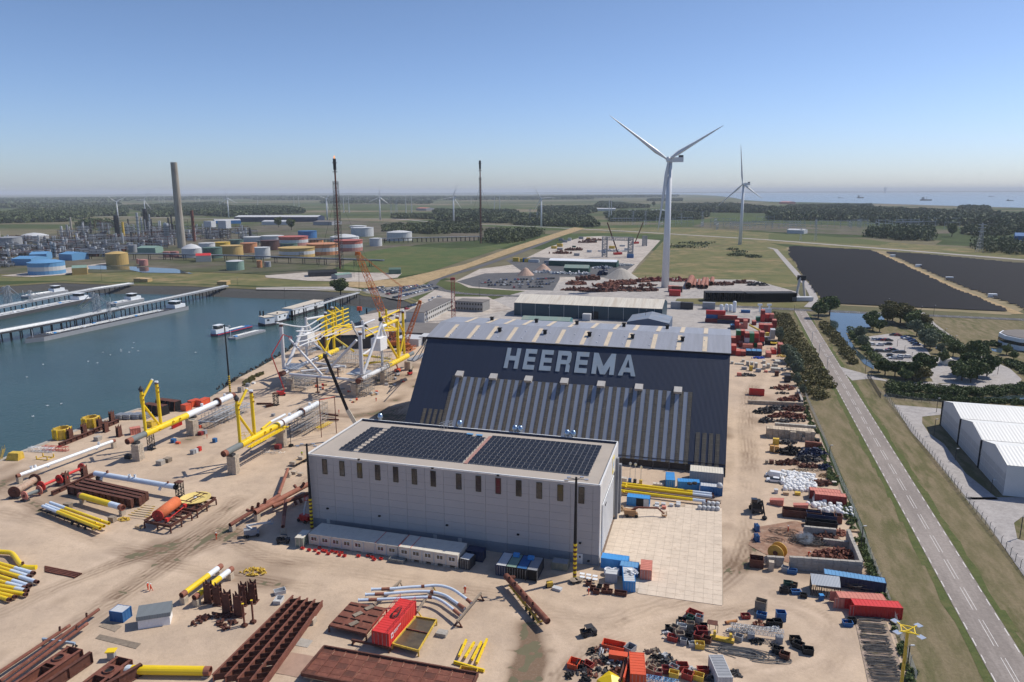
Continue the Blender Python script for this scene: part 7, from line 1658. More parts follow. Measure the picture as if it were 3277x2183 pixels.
pile('bright blue sheeted heap between the containers and the block stacks','A',1140,1470,3.2,1.2,1.2,Qh('royal_blue_sheet',(.01,.08,.5),.5),30,.7);pile('yellow machine parts heap by the trees','A',1720,1430,2.2,1.6,2.0,Qs,40,.5)
def slab_stack(label,zn,x,y,nx_,ny_,nz,dx,dy,dz,m,group,jit=.03):
 p=G(zn,x,y);o=Qr('block_stack',label,'block stack',p,Qm,group);bm=Qc(dx-.06,dy-.06,dz-.05,m,'block')
 for k in Rg(nz):
  for i in Rg(nx_):
   for j in Rg(ny_):link('block',bm,o,((i+.5)*dx+rnd.uniform(-jit,jit),(j+.5)*dy,k*dz))
 return o
gs='stacks of long grey blocks behind the yard road';BLG=Qh('pale_grey_block',(.46,.44,.39),.9,.12,.6,per=.2)
for k,(x,y,nx_,ny_,nz)in En(((245,100,1,1,2),(335,110,3,1,1),(480,60,1,1,2),(570,130,1,1,3),(660,150,1,2,3),(745,200,1,2,4),(915,90,1,2,2),(915,215,1,2,3),(1005,190,1,2,3),(1105,160,2,1,2),(1090,275,3,2,3),(1180,100,2,3,2),(1345,250,1,1,2))):
 slab_stack(nth(k)+' from the left of the grey block stacks behind the yard road','B',x,y,nx_,ny_,nz,1.45,1.6,.7,BLG,gs)
def wallrow(label,zn,x0,y0,x1,y1,h,m=CONCB,th=.8,bl=1.6,bh=.8):
 a,b=G(zn,x0,y0),G(zn,x1,y1);L_=(b-a).length;u=(b-a).normalized();yw=ang(a,b);o=Qr('block_wall',label,'block wall',a,yw);n=max(1,round(L_/bl));bm=Qc(L_/n-.05,th,bh-.05,m,'block')
 for k in Rg(max(1,round(h/bh))):
  for i in Rg(n):link('block',bm,o,((i+.5)*L_/n+(.0 if k%2 else .12),rnd.uniform(-.04,.04),k*bh))
 return o
wallrow('long low block wall closing the rusty parts bay at the front','B',600,930,1770,985,1.7);wallrow('block wall closing the rusty parts bay at the fence','B',1745,930,1650,690,1.7,CONC)
o=slab_stack('long deep stack of pale sandy blocks filling the strip by the fence','C',735,262,16,2,4,.98,1.9,.85,Qh('sandy_block',(.50,.41,.31),.92,.15,.6,per=.2),None)
slab_stack('second lower row of pale sandy blocks behind the long stack','B',1170,1420,14,1,2,1.0,1.2,.8,BLG,None)
for k,(x,y,nx_,nz)in En(((1120,300,1,2),(1225,330,2,4),(1345,320,1,2),(1405,330,1,3),(1480,350,1,2),(1535,340,2,4))):slab_stack(nth(k)+' from the left of the loose sandy block piles before the long stack','C',x,y,nx_,1,nz,.95,1.2,.8,CONCB,'loose sandy block piles before the long stack')
r_=random.Random(21)
def parts_field(tab):
 for lb_,zn,x,y,rx,ry,rz,m,n,sz in tab:pile(lb_,zn,x,y,rx,ry,rz,m,n,sz,seed=int(x+y))
parts_field([('dark beam offcuts heap beside the grey block stacks','B',600,350,4,1.6,1.4,Qa,40,.9),('row of leaning rusty channels in the parts bay','B',1380,620,4.5,2.5,2.2,Qj,60,.9),('dark fittings heap under the leaning channels','B',1330,720,3,1.2,1,Qa,40,.5),('rusty plate boxes in the corner of the parts bay','B',1450,860,4,1.4,1.6,Qj,30,1.1),('rusty sections stacked in the bay corner','B',1620,820,2.4,2.2,2,Qb,40,.9),
('black castings heap at the road end of the parts rows','B',920,1120,4.5,1.6,1.4,BLK,60,.7),('dark beams along the rear of the parts rows','B',1200,1050,7,1.5,1.6,Qa,70,.9),('rusty and dark beams at the fence end of the parts rows','B',1600,1060,5,2.4,2.0,Qb,90,.9),('row of upright rusty boxes in the parts rows','B',1380,1200,6,1.8,2.2,Qj,70,1.0),('second row of rusty boxes by the fence weeds','B',1650,1230,3.5,2.2,2.2,Qj,50,.9),('dark rail sections before the sandy block row','B',1300,1310,9,.9,1.2,Qa,60,.8),('low dark frames at the road side of the rail sections','B',980,1310,2.4,1.4,2.2,Qa,40,.8),
('black upright racks heap behind the white bags','C',1250,600,5,1.8,3.0,BLK,90,.9),('dark blue upright racks heap by the fence','C',1680,640,5,2.0,3.2,NAVY,110,.9),('second row of dark racks by the fence','C',1560,760,5,1.4,2.4,Qa,80,.8),('rusty castings heap behind the white bags','C',1650,880,3.5,1.2,1.6,Qb,60,.7),('rusty frames and boxes behind the white bags','C',1160,820,4,1.2,1.8,Qb,60,.8),('dark blue bin heap by the fence behind the bags','C',1960,920,1.8,1.6,2.2,NAVY,40,.7),('straw coloured scrap cuttings by the fence','C',2030,1080,3,1.6,.8,Qh('straw_scrap',(.30,.2,.11),.9,.4,3),120,.35),('pale straw cuttings behind the white bags','C',1500,960,6,.8,.7,Qh('pale_scrap',(.42,.34,.24),.9,.4,3),120,.3),('stacked rusty plates before the salmon container','C',1880,1240,2.8,1.6,1.4,Qb,50,.9),('mixed frames heap behind the sandy block piles','C',1170,390,3.5,1.2,1.6,Qa,50,.7)])
boxes_tab([('yellow tank box by the grey block stacks','B',670,240,1.6,1.4,2.4,Qs,'yellow_box'),('grey steel tank with dark top by the grey stacks','B',825,265,2.4,1.6,1.6,Qn,Zs23),('dark grey chest beside the grey stacks','B',530,215,2.4,1.2,1.3,Qn,Zs23),('pale striped box by the beam offcuts','B',425,350,2.0,1.4,1.6,SALM,Zs23),('salmon topped box before the big grey stack','B',985,275,1.6,1.0,1.0,SALM,Zs23),('rusty topped tall box by the fence trees','B',1430,470,2.6,2.4,3.2,Qa,Zs23),('rusty gantry foot before the grey stacks','B',1210,350,1.8,1.4,2.4,Qb,Zs23),('small dark box on the sand near the red skip','B',1100,615,1.2,.9,.8,BLK,Zs23),
('yellow cage machine behind the sandy piles','C',930,410,1.9,1.4,2.2,Qs,'cage'),('left of two orange topped stands','C',845,560,1.3,1.3,2.2,Qh('orange_top',(.5,.27,.08),.7),Zs18),('right of two orange topped stands','C',945,580,1.3,1.3,2.3,Qh('orange_top'),Zs18),('brown double cabinet by the fence','C',1660,480,3.6,1.2,2.2,Qj,'cabinet'),('brown single cabinet by the fence','C',1830,490,1.6,1.2,2.0,Qj,'cabinet'),('small pale crate alone by the yard road','C',740,815,.9,.8,1.2,TIMB,'crate'),('rusty chest beside the small pale crate','C',840,810,1.3,1.2,1.2,Qb,'chest'),('dark square tank by the fence weeds','C',1795,380,1.4,1.4,1.6,BLK,'tank'),('white cube tank in front of the bags','C',935,1425,1.0,1.0,1.2,Qe,'tank'),('tan crate of rags before the bags','C',1140,1460,1.5,1.1,.9,TIMBL,'crate'),('yellow topped bin before the bags','C',1385,1465,1.5,1.1,.9,Qs,'bin'),('white tank by the salmon container corner','E',1590,165,1.3,1.1,1.3,Qe,'tank'),('small white crate in the weeds by the fence','C',2150,1250,1.2,.9,1.0,CREAM,'crate'),('yellow plank pallet in the weeds outside the scrap bay','E',1840,545,2.0,1.3,.5,TIMBL,'pallet')])
bin_px('long dark red skip full of white bags on the sand','B',790,745,6.1,2.3,2.4,RED,PLAST,nfill=30,sz=.4,name='skip',cat='skip')
def skipbox(label,zn,x,y,L_,W_,H_,m,yaw):p=G(zn,x,y);t=T('skip',label,'skip',p);F_=frame(p,yaw);a,b=L_/2,W_/2;t.P('hull',MB().add([F_(-a*.8,-b,0),F_(a,-b,0),F_(a,b,0),F_(-a*.8,b,0),F_(-a,-b*.9,H_*.7),F_(a,-b*.9,H_),F_(a,b*.9,H_),F_(-a,b*.9,H_*.7)],[(0,3,2,1),(4,5,6,7),(0,1,5,4),(1,2,6,5),(2,3,7,6),(3,0,4,7)]),m);mb=MB();[mb.bar(F_(-a*.8+k*a*.42,-b-.04,0),F_(-a*.9+k*a*.44,-b*.9-.06,H_*.8),.1)for k in Rg(5)];t.P('rib',mb,m)
skipbox('closed faded red skip next to the black grabber machine','E',610,120,3.6,2.0,1.9,SALM,-.45);skipbox('wedge shaped red skip behind the long dark skips','E',985,200,3.8,1.9,1.9,SALM,-.35)
YB=ang(G('E',720,370),G('E',1600,470))
bin_px('longest dark rusty skip at the back of the scrap bay','E',1000,320,9.5,2.3,2.0,Qb,None,YB,name='skip',cat='skip');bin_px('dark navy skip holding light scrap','E',1310,375,7.2,2.3,1.9,NAVY,Qj,YB,name='skip',cat='skip');bin_px('low dark skip just behind the bay block wall','E',1310,470,7.5,2.0,1.6,BLK,RUSTB,YB,name='skip',cat='skip');bin_px('square rusty brown skip of wire at the bay corner','E',295,1080,3.0,2.6,1.9,Qb,Qj,YB,name='skip',cat='skip');bin_px('rusty skip end of grey rods','E',1570,400,1.8,2.2,2.0,Qj,Qn,YB,name='skip',cat='skip')
wallrow('high block wall along the front of the scrap bay','E',800,1130,1940,1215,3.2,CONC);wallrow('block wall of the scrap bay along the fence','E',1925,1200,1720,690,3.0,CONC);wallrow('block wall behind the yellow reel','E',445,1075,710,1090,2.4,CONC);wallrow('middle block wall inside the scrap bay','E',1025,590,1530,640,2.4,CONC);wallrow('short stepped block wall inside the scrap bay','E',1340,745,1730,790,1.7,CONC);Qk('single pale concrete block post before the scrap bay','E',525,1150,1.1,1.1,2.2,CONCB,name=Zs17,cat=Zs22)
flat('rust stained steel floor plates of the scrap bay','E',[(170,760),(300,480),(900,380),(1540,560),(1850,1010),(790,1040),(420,900)],Qh('rust_stained_floor',(.26,.15,.10),.9,.3,.25,dirt=(.38,.27,.2),dirt_amt=.5),.08,.04)
pile('high heap of rusty plate offcuts in the scrap bay corner','E',1540,960,5.2,2.4,2.6,Qj,230,.75);pile('heap of torn rusty sheets against the middle wall','E',1360,650,3,1.6,1.6,Qb,90,.7);pile('rusty offcuts behind the middle block wall','E',1590,590,2,1.4,1.4,RUSTB,50,.6)
def wires(label,zn,x,y,rx,ry,n,m,r=.05,h=.8,seed=1,name='wire_heap',cat='wire',box=None):
 p=G(zn,x,y);q_=random.Random(seed);mb=MB()
 for _ in Rg(n):
  cx_,cy_=q_.uniform(-.4,.4)*rx,q_.uniform(-.4,.4)*ry;a0=q_.random()*6.28;R1,R2=q_.uniform(.3,.8)*rx,q_.uniform(.2,.8)*ry;z0=q_.random()*h;al=q_.uniform(2,6)
  mb.smoothpath([V((cx_+R1*math.cos(a0+al*i/9),cy_+R2*math.sin(a0+al*i/9),.08+z0*(1-abs(i/9-.5))))for i in Rg(10)],r,4,cap=False)
 o=Qu(name,mb,m,None,p);o.rotation_euler=(0,0,Qm);return tag(stuff(o),label,cat)
WIRE=Qh('grey_cable',(.10,.095,.09),.8,.3,2);WIREB=Qh('rust_wire',(.12,.08,.06),.8,.3,2)
wires('big tangle of grey cable in the middle of the scrap bay','E',1120,730,4.2,2.2,70,WIRE,.06,1.4);wires('thin rusty wires scattered on the bay floor','E',760,580,4.5,2.4,22,WIREB,.04,.4,2);wires('loose wire loops near the yellow reel','E',530,690,3,2,12,WIREB,.04,.3,3);wires('coils of grey hose over the back of the tin roofed shed','E',1850,1430,4.2,1.8,46,WIRE,.07,1.6,4);wires('long loops of thick grey cable lying on the sand','F',1600,990,8.5,2.3,20,Qh('thick_grey_cable',(.16,.155,.15),.7),.09,.3,5)
reel('pair of round ochre yellow cable reel discs at the bay corner','E',(600,880),(655,830),2.0,.8,1.9,Qs,Qh('ochre_disc',(.52,.30,.06),.6),n=24)
p=G('E',290,230);t=T('material_handler','black wheeled grabber machine standing on the yard road','excavator',p);t.P('carrier',MB().box(p+UZ*1.1,(3.6,2.6,.9),1.4),Qa);t.P('engine_house',MB().box(p+UZ*2.3,(3.4,2.4,1.4),1.4),BLK);t.P('cab',MB().box(p+V((-.9,-.6,3.2)),(1.3,1.5,1.6),1.4),GLASS)
for i in(-1.3,1.3):
 for j in(-1.2,1.2):t.P('wheel',MB().tube(p+V((j-.2,i,.6)),p+V((j+.2,i,.6)),.6,12),RUBB)
t.P('stick',MB().bar(p+V((0,-1,2.6)),p+V((.4,-3.0,4.4)),.4).bar(p+V((.4,-3.0,4.4)),p+V((.6,-4.8,1.2)),.3),BLK);t.P('grab',MB().lathe([(.1,1.1),(.6,.7),(.75,.3),(.4,0)],8,p+V((.6,-4.9,.1))),BLK)
car('white estate car parked beside the white bags',G('C',890,1190),Qm+math.pi-.08,CARC[3][0]);car('white van parked behind the estate car',G('C',870,1085),Qm+math.pi-.15,CARC[3][0],'van')
def bagmesh(k):q_=random.Random(k);return MB().lathe([(.35,0),(.55,.12),(.6,.45),(.5,.75),(.25+q_.random()*.2,.95),(.12,.8+q_.random()*.3)],9).mesh('bag',PLAST)
bm_=[bagmesh(k)for k in Rg(4)];k=0;q_=random.Random(3)
def bags(zn,pts,n,lb_,grp):
 ps=Qf(zn,pts);xs_=[p.x for p in ps];ys_=[p.y for p in ps];c=0;tr=0;got=[]
 while c<n and tr<6000:
  tr+=1;x,y=q_.uniform(min(xs_),max(xs_)),q_.uniform(min(ys_),max(ys_))
  if not inpoly(np.array([x]),np.array([y]),[(p.x,p.y)for p in ps])[0]or any((x-a)**2+(y-b)**2<.8 for a,b in got):continue
  got.append((x,y));o=link('bulk_bag',q_.choice(bm_),None,(x,y,0),q_.random()*6);o.scale=(q_.uniform(.9,1.25),q_.uniform(.9,1.25),q_.uniform(.8,1.3));tag(o,lb_,'bulk bag',grp);c+=1
bags('C',[(1010,1010),(1330,1000),(1780,1080),(1760,1420),(1100,1370),(1050,1230)],95,'filled white bulk bag in the crowd of bags beside the white cars','white bulk bags beside the white cars');bags('E',[(1090,110),(1200,30),(1420,130),(1780,190),(1790,320),(1320,240),(1130,160)],34,'open topped white bulk bag below the salmon container','white bulk bags below the salmon container')
Qi('front one of two joined salmon containers above the bags','E',1270,100,1640,140,8.0,REDD,SALM);
a,b=G('E',1270,100),G('E',1640,140);container('rear one of two joined salmon containers above the bags',(a+b)/2+V((0,3.8,0)),ang(a,b),8.0,REDD,SALM)
Qi('long navy container with pale blue ribbed roof below the scrap bay','E',1600,1440,2055,1465,12.2,NAVY,SKYB,yaw=ang(G('E',1150,1200),G('E',2050,1340)));c=[G('E',x,y,z)for x,y,z in((1165,1375,2.5),(1620,1425,2.5),(1600,1250,3.0),(1145,1200,3.0))];t=T('lean_to_shed','lean-to with tin sheet roof hung with black hoses','shed',V((c[0].x,c[0].y,0)));t.P('roof',MB().quad(*c),clad('tin_sheet',(.30,.33,.37),.3,.6,.5));t.P('side_wall',MB().quad(c[0],c[3],V((c[3].x,c[3].y,0)),V((c[0].x,c[0].y,0))),BLK)
for q2 in c[:2]:t.P('post',MB().bar(V((q2.x,q2.y,0)),q2,.15),Qa)
mb=MB()
for k in Rg(26):q2=Qd(c[0],c[1],(k+.5)/26);mb.smoothpath([q2-UZ*.1,q2+V((rnd.uniform(-.3,.3),-.3,-1)),q2+V((rnd.uniform(-.6,.6),-.6,-2.3))],.06,4)
t.P('hanging_hose',mb,BLK)
yo_=ang(G('I',745,270),G('I',1050,290));a=G('I',745,275);u=V((math.cos(yo_),math.sin(yo_),0));n_=V((-u.y,u.x,0))
container('bright red container nearest the cable mats',a+u*4.6+n_*1.22,yo_,9.2,RED,REDB,openl=True);container('faded orange container with open grey door leaf',a-u*2.2+u*4.6+n_*3.75,yo_,9.2,SALM,SALM,openl=True)
p=G('I',437,120);t=T('blue_wheelie_bin','blue wheeled bin standing before the hose shed','bin',p);t.P('body',MB().box(p+UZ*.6,(.8,.8,1.2)),BLU);t.P('lid',MB().box(p+UZ*1.25,(.9,.9,.1)),BLUB)
flat('pale plates under the loops of black cable by the fence','I',[(745,265),(1040,290),(1200,760),(1270,1000),(900,1000)],Qh('cable_yard_plate',(.34,.26,.21),.9,.25,.3,dirt=(.15,.14,.07),dirt_amt=.5),.09,.05)
for k in Rg(16):
 y=300+k*38+rnd.uniform(-14,14);x0=780+k*9;x1=1000+k*12;a,b=G('I',x0,y,.3),G('I',x1,y+15,.3);mb=MB();q2=random.Random(k)
 for j in Rg(4):w_=q2.uniform(.3,1.3);P=[a+V((0,-w_*.6,.05*j)),Qd(a,b,.4)+V((0,-w_*.4,.05*j)),b+V((-.5,-w_*.5,.05*j)),b+V((.2*j,0,.05*j)),b+V((-.5,w_*.5,.05*j)),Qd(a,b,.4)+V((0,w_*.4,.05*j)),a+V((0,w_*.7,.05*j))];mb.smoothpath(curve(P,3),.07,4)
 tag(Qu('cable_loop',mb,Qh('mat_cable',(.13,.12,.11),.8,.3,2)),nth(k)+' loop of thick black cable from the red container downwards','cable','loops of black cable by the fence')
BN=dict(r=Qh('dusty_red',(.33,.045,.035),.7,.15,1,dirt=(.2,.07,.05)),m=REDD,b=BLU,k=BLK,g=Qn,y=Qs,o=ORG,d=Qb,t=TIMB,w=Qe,n=NAVY,G=DGRN)
bt='F,720,320,3.0,1.8,1.0,r,bright red open skip of rags|F,810,410,1.5,1.3,1.2,g,grey bin with black lining|F,640,400,1.3,1.1,1.1,G,dark green bin|F,520,430,2.3,2.0,.5,k,round topped dark tub|F,250,590,1.6,1.2,1.0,k,leftmost black bin|F,345,600,1.5,1.3,1.2,t,brown timber box bin|F,480,560,1.8,1.2,1.0,w,pale bin with tan contents|F,640,540,1.5,1.2,1.3,t,bin of upright timber|F,740,560,1.6,1.1,.9,d,rusty bin of orange parts|F,885,560,1.4,1.2,1.1,k,black open bin|F,860,660,1.9,1.6,1.4,m,maroon tall bin|F,800,730,1.7,1.4,1.0,m,maroon low bin|F,310,760,1.9,1.3,.9,r,red tray bin with a plank|F,440,740,1.6,1.4,1.4,t,timber sided bin of white hoses|F,515,830,1.2,1.0,1.0,g,small grey bin|F,600,780,1.5,1.4,1.2,k,dark frame bin|F,690,870,1.5,1.0,.7,w,white rack of tubes|F,815,905,1.7,1.3,1.0,y,yellow bin of yellow parts|F,940,800,1.8,1.3,1.0,d,brown tilted bin|F,1555,760,1.4,1.2,1.0,g,grey bin at the lattice foot|F,1965,210,2.2,1.6,2.4,t,tall brown box with pipes on top|F,1985,330,1.9,1.3,.9,b,blue open tray|F,1680,340,1.7,1.2,.7,m,purple open tray|F,2140,480,1.4,1.2,1.0,k,dark bin left of the blue cage|F,2280,490,1.6,1.4,1.2,k,black bin by the blue cage|F,2340,380,1.8,1.5,1.8,b,tall blue cage bin|F,210,1370,1.9,1.2,1.0,m,maroon bin lower left|F,330,1340,1.6,1.1,1.0,g,grey bin beside the maroon one|F,330,1470,1.6,1.1,1.2,y,olive yellow bin|F,490,1300,2.0,1.5,.9,r,red bin with white sheet|F,870,1370,1.9,1.1,.9,r,lone red bin|F,590,1480,1.9,1.4,1.2,r,red bin with orange rags|F,790,1500,1.8,1.3,1.0,y,yellow bin right of the orange rags|F,35,1430,1.3,1.3,1.0,m,half seen dark bin|F,2290,1000,1.9,1.5,1.0,k,black bin under timber|H,1080,620,4.2,2.0,1.0,o,orange long skip of black hoses|H,1390,680,1.6,2.0,1.1,g,grey double bin|H,335,960,1.9,2.2,1.0,o,orange bin with a coiled hose|H,455,980,1.2,1.4,1.0,k,narrow dark bin|H,600,970,1.8,1.3,.8,r,red bin before the plywood box|H,1795,1090,1.8,1.2,1.0,t,brown bin of yellow castings|H,1910,1130,1.5,1.1,1.0,t,brown bin of pipes|I,85,50,1.8,1.2,.9,k,dark green double bin|I,195,60,1.9,1.2,.7,b,blue tray bin of white scrap|I,270,95,1.3,1.0,.8,k,black bin of parts|I,685,360,1.8,1.3,.8,b,blue bin at the cable plates|I,725,335,1.6,1.1,.9,k,black bin behind the blue one|I,190,520,1.9,1.4,1.0,k,rear of two joined black bins|I,220,570,1.9,1.4,1.0,k,front of two joined black bins|I,310,625,1.9,1.3,1.1,k,lone black bin on the circle drive|I,90,670,1.7,1.4,1.0,d,dark bin with a hose|E,790,1390,1.8,1.0,.9,G,long green bin|E,885,1420,1.3,1.3,.9,k,black four part bin|E,770,1480,1.9,1.1,.8,k,dark low bin|E,915,1510,2.0,1.1,.6,b,blue low tray|E,850,1200,2.1,1.1,.9,b,blue bin at the bay wall|E,745,1170,1.5,1.1,1.1,g,grey cage at the bay wall'
for k,row in En(bt.split('|')):
 zn,x,y,L_,W_,H_,mc,lb_=row.split(',');fl=[Qj,Qa,TIMBL,RUSTB,None][k%5]
 if mc=='o':fl=BLK
 bin_(lb_+(' among the parts bins on the turning circle' if zn=='F' else ' on the lower edge island' if zn=='H' else ' by the right fence yard' if zn=='I' else ' below the scrap bay'),G(zn,float(x),float(y)),Qm+rnd.uniform(-.5,.3),float(L_),float(W_),float(H_),BN[mc],fl,nfill=9)
for k,(x,y)in En(((300,530),(300,690))):p=G('E',x,y);t=T('bottle_rack','%s blue rack of gas bottles at the scrap bay edge'%('far','near')[k],'gas bottle rack',p);[t.P('bottle',MB().tube(p+V((i*.35,j*.5,.1)),p+V((i*.35,j*.5,1.7)),.14,7),BLU)for i in(-1,0,1)for j in(-1.5,-.5,.5,1.5)];t.P('frame',MB().box(p+UZ*.1,(1.3,2.4,.15)),NAVY)
t=T('lattice_ladder','long pale double lattice lying on grey stands in the turning circle','lattice beam',G('F',1900,700));a,b=G('F',1400,500,1.7),G('F',2400,640,1.7);t.P('lattice',Qp(MB(),a,b,1.1,1.1,26,.05),Qe);t.P('rod',MB().bar(a+V((0,1,0)),b+V((0,1,0)),.2),TIMB)
for x,y in((1780,740),(2310,800)):q2=G('F',x,y);t.P(Zs18,MB().box(q2+UZ*.7,(1.3,1.1,1.4),Qm),Qn)
t=T('yellow_spreader','pale yellow spreader beam with two upright lugs in the turning circle','spreader beam',G('F',1240,740));a,b=G('F',1015,690,.5),G('F',1470,780,.5);t.P('beam',MB().bar(a,b,.9,.6),Qs);[t.P('lug',MB().box(Qd(a,b,f)+UZ*.8,(.5,.6,1.3),Qm),Qs)for f in(.18,.84)]
p=G('F',1055,590);t=T('steel_stand','dark topped square stand on thin legs in the turning circle',Zs18,p);t.P('top',MB().box(p+UZ*1.9,(1.9,1.6,.08),Qm),Qb);[t.P('leg',MB().bar(p+V((i,j,0)),p+V((i,j,1.9)),.09),Qa)for i in(-.85,.85)for j in(-.7,.7)]
pipe('orange_spool','short orange brown spool with flanges in the turning circle',G('F',1300,425,.5),G('F',1520,390,.5),.28,[(.08,Qj),(.92,Qh('orange_brown',(.45,.2,.07),.7)),(1,Qj)],cat='pipe spool');
Qi('bright orange container with ribbed roof at the bottom edge','H',1410,1340,1660,1360,6.06,ORG,ORG,end=True,W_=2.6);a,b=G('H',990,830,0),G('H',1340,880,0);t=T('orange_trough','orange red angled steel trough behind the orange container','trough',a);t.P('trough',MB().bar(a+UZ*.8,b+UZ*.8,1.2,1.4),ORG);t.P('lip',MB().bar(a+UZ*1.55,b+UZ*1.55,1.4,.12),ORG)
a,b=G('H',1395,780,1),G('H',1270,1250,1);t=T('orange_rack','orange red steel rack of rusty bars beside the orange container','rack',(a.x,a.y,0));t.P('side',MB().bar(a,b,.3,1.8),ORG);t.P('bar',MB().bar(a-V((.7,0,0)),b-V((.7,0,0)),.5,.5),Qb)
t=T('yellow_cover','bright yellow pyramid cover cut by the bottom edge','cover',G('H',1025,1300));p=G('H',1025,1290);t.P('cover',MB().lathe([(2.6,0),(2.4,.9),(.2,1.9)],4,p),YEL);Qi('grey ribbed roof cabin with a bundle on top at the bottom edge','F',1155,1700,1420,1700,6.06,Qe,Qn,end=True,H_=2.6)
t=T('blue_truss','pale blue lattice truss at the bottom edge','truss',G('H',1900,1230));t.P('truss',Qp(MB(),G('H',1660,1180,.8),G('H',2300,1290,.8),1.0,1.0,12,.07),SKYB)
cols_=[('dark',Qa),('rusty',Qj),('brown timber',TIMB),('black',BLK),('pale',Qe)];q2=random.Random(9)
hp_=[(700,700),(800,680),(880,690),(780,800),(900,830),(980,900),(780,920),(1110,930),(1240,950),(520,1080),(640,1120),(820,1090),(1030,1050),(1160,1080),(240,1140),(540,1220),(1820,720),(1890,820),(2050,800),(1860,920),(2000,930),(2210,930)]
for k,(x,y)in En(hp_):nm,m=cols_[q2.randrange(5)]if k<16 else cols_[(0,2,3)[k%3]];pile('%s heap of parts, %s on the lower edge island counting from the left road'%(nm,nth(k)),'H',x,y,q2.uniform(.8,1.6),q2.uniform(.7,1.4),.7,m,14,.55,'parts_heap','parts heap',k+5)
hp_=[(190,680),(620,640),(680,640),(1430,600),(1700,610),(1950,480),(2200,560),(1900,800),(660,1350),(150,1100),(350,1230),(640,1340),(1090,1340),(1490,1400),(1000,1500),(2270,920)]
for k,(x,y)in En(hp_):nm,m=cols_[q2.randrange(5)];pile('%s heap of parts, %s in and below the turning circle'%(nm,nth(k)),'F',x,y,q2.uniform(.8,1.5),q2.uniform(.6,1.2),.6,m,16,.5,'parts_heap','parts heap',k+60)
sm,nt,b=_nt('thin_blue_smoke');N,L=nt.nodes,nt.links;N.remove(b);v_=N.new('ShaderNodeVolumePrincipled');si(v_,'Color',(.75,.85,1,1));nz_=N.new(Zs5);si(nz_,Zs6,.7);g_=N.new(Zs4);L.new(g_.outputs[Zs9],nz_.inputs[Zs11]);r2=N.new(Zs2);si(r2,1,.42);si(r2,2,.75);si(r2,4,.5);L.new(nz_.outputs[0],r2.inputs[0]);L.new(r2.outputs[0],v_.inputs['Density']);L.new(v_.outputs[0],N['Material Output'].inputs['Volume'])
p=G('E',1050,740);tag(stuff(Qu('smoke',MB().lathe([(.2,0),(1.6,.6),(2.4,1.8),(1.6,2.8),(.2,3.1)],10),sm,None,p)),'thin blue smoke drifting up beside the bending cutter','smoke')
# ================================================================ BEHIND THE HALLS AND THE HARBOUR
def gable(label,a,b,depth,h,hr,mw,mr,along=True,name='shed',cat='shed',group=None,rs=.5,doors=()):
 u=(b-a).normalized();n=V((-u.y,u.x,0));n=n if n.dot(V((a.x,a.y,0)))>0 else-n;o=T(name,label,cat,(a.x,a.y,0),group);a=V((a.x,a.y,0));b=V((b.x,b.y,0));c,d=b+n*depth,a+n*depth;H1=UZ*h;H2=UZ*hr
 if along:r1,r2=Qd(a,d,rs)+H2,Qd(b,c,rs)+H2;rf=[(a+H1,b+H1,r2,r1),(r1,r2,c+H1,d+H1)];gs_=[(a,d,d+H1,r1,a+H1),(b,b+H1,r2,c+H1,c)];ws=[(a,a+H1,b+H1,b),(d,c,c+H1,d+H1)]
 else:r1,r2=Qd(a,b,rs)+H2,Qd(d,c,rs)+H2;rf=[(a+H1,r1,r2,d+H1),(r1,b+H1,c+H1,r2)];gs_=[(a,a+H1,r1,b+H1,b),(d,c,c+H1,r2,d+H1)];ws=[(a,d,d+H1,a+H1),(b,b+H1,c+H1,c)]
 for f in rf:o.P('roof',MB().quad(*[p+UZ*.12 for p in f]),mr)
 for f in gs_+ws:o.P('wall',MB().quad(*f),mw)
 for f0,f1,hh,m in doors:o.P('door',MB().add([Qd(a,b,f0)-n*.06,Qd(a,b,f1)-n*.06,Qd(a,b,f1)-n*.06+UZ*hh,Qd(a,b,f0)-n*.06+UZ*hh],[(0,1,2,3)]),m)
 return o
def gz(zn,x,y,z):p=G(zn,x,y,z);return V((p.x,p.y,0))
def boxb(label,a,b,depth,h,mw,mr,name='flat_building',cat='building',win=0,rows_=1,group=None,wm=None):
 u=(b-a).normalized();n=V((-u.y,u.x,0));n=n if n.dot(a)>0 else-n;L_=(b-a).length;c=(a+b)/2+n*depth/2;o=Qr(name,label,cat,c,ang(a,b),group);link('wall',Qc(L_,depth,h,mw,'wall'),o);link('roof',Qc(L_+.4,depth+.4,.25,mr,'roof'),o,(0,0,h+.004))
 for k in Rg(win):
  for j in Rg(rows_):link(Zs16,Qc(L_/win*.6,.08,h/rows_*.42,wm or GLASS,Zs16),o,(-L_/2+(k+.5)*L_/win,-depth/2*(1 if n.dot(V((-math.sin(ang(a,b)),math.cos(ang(a,b)),0)))>0 else-1)*1.004,(j+.35)*h/rows_))
 return o
TEAL=clad('teal_cladding',(.012,.045,.07),.5,.4,.5);CRF=clad('cream_sheet_roof',(.62,.57,.48),.5,.3,.6,var=.12,dirt=(.5,.42,.32));BCL=clad('blue_cladding',(.045,.085,.16),.4,.4,.5,axis='E2');RCL=Qh('rusty_blue_roof',(.20,.22,.26),.7,.2,.3,dirt=(.12,.25,.42),dirt_amt=.4,streak=(.3,1,1));PGR=clad('pale_green_roof',(.20,.28,.24),.4,.4,.6,dirt=(.28,.30,.24))
a,b=gz('c',15,1337,9),gz('c',1368,1396,9);o=gable('long teal shed with a stained cream roof behind the navy hall',a,b,34,9,13,TEAL,CRF,name='workshop',cat='workshop',doors=((.54,.585,5.5,BLK),))
for k in Rg(10):q_=Qd(a,b,(k+.5)/10);u=(b-a).normalized();o.P('joint',MB().box(q_-V((-u.y,u.x,0))*.06+UZ*4.5,(.2,.12,9),ang(a,b)),Qe)
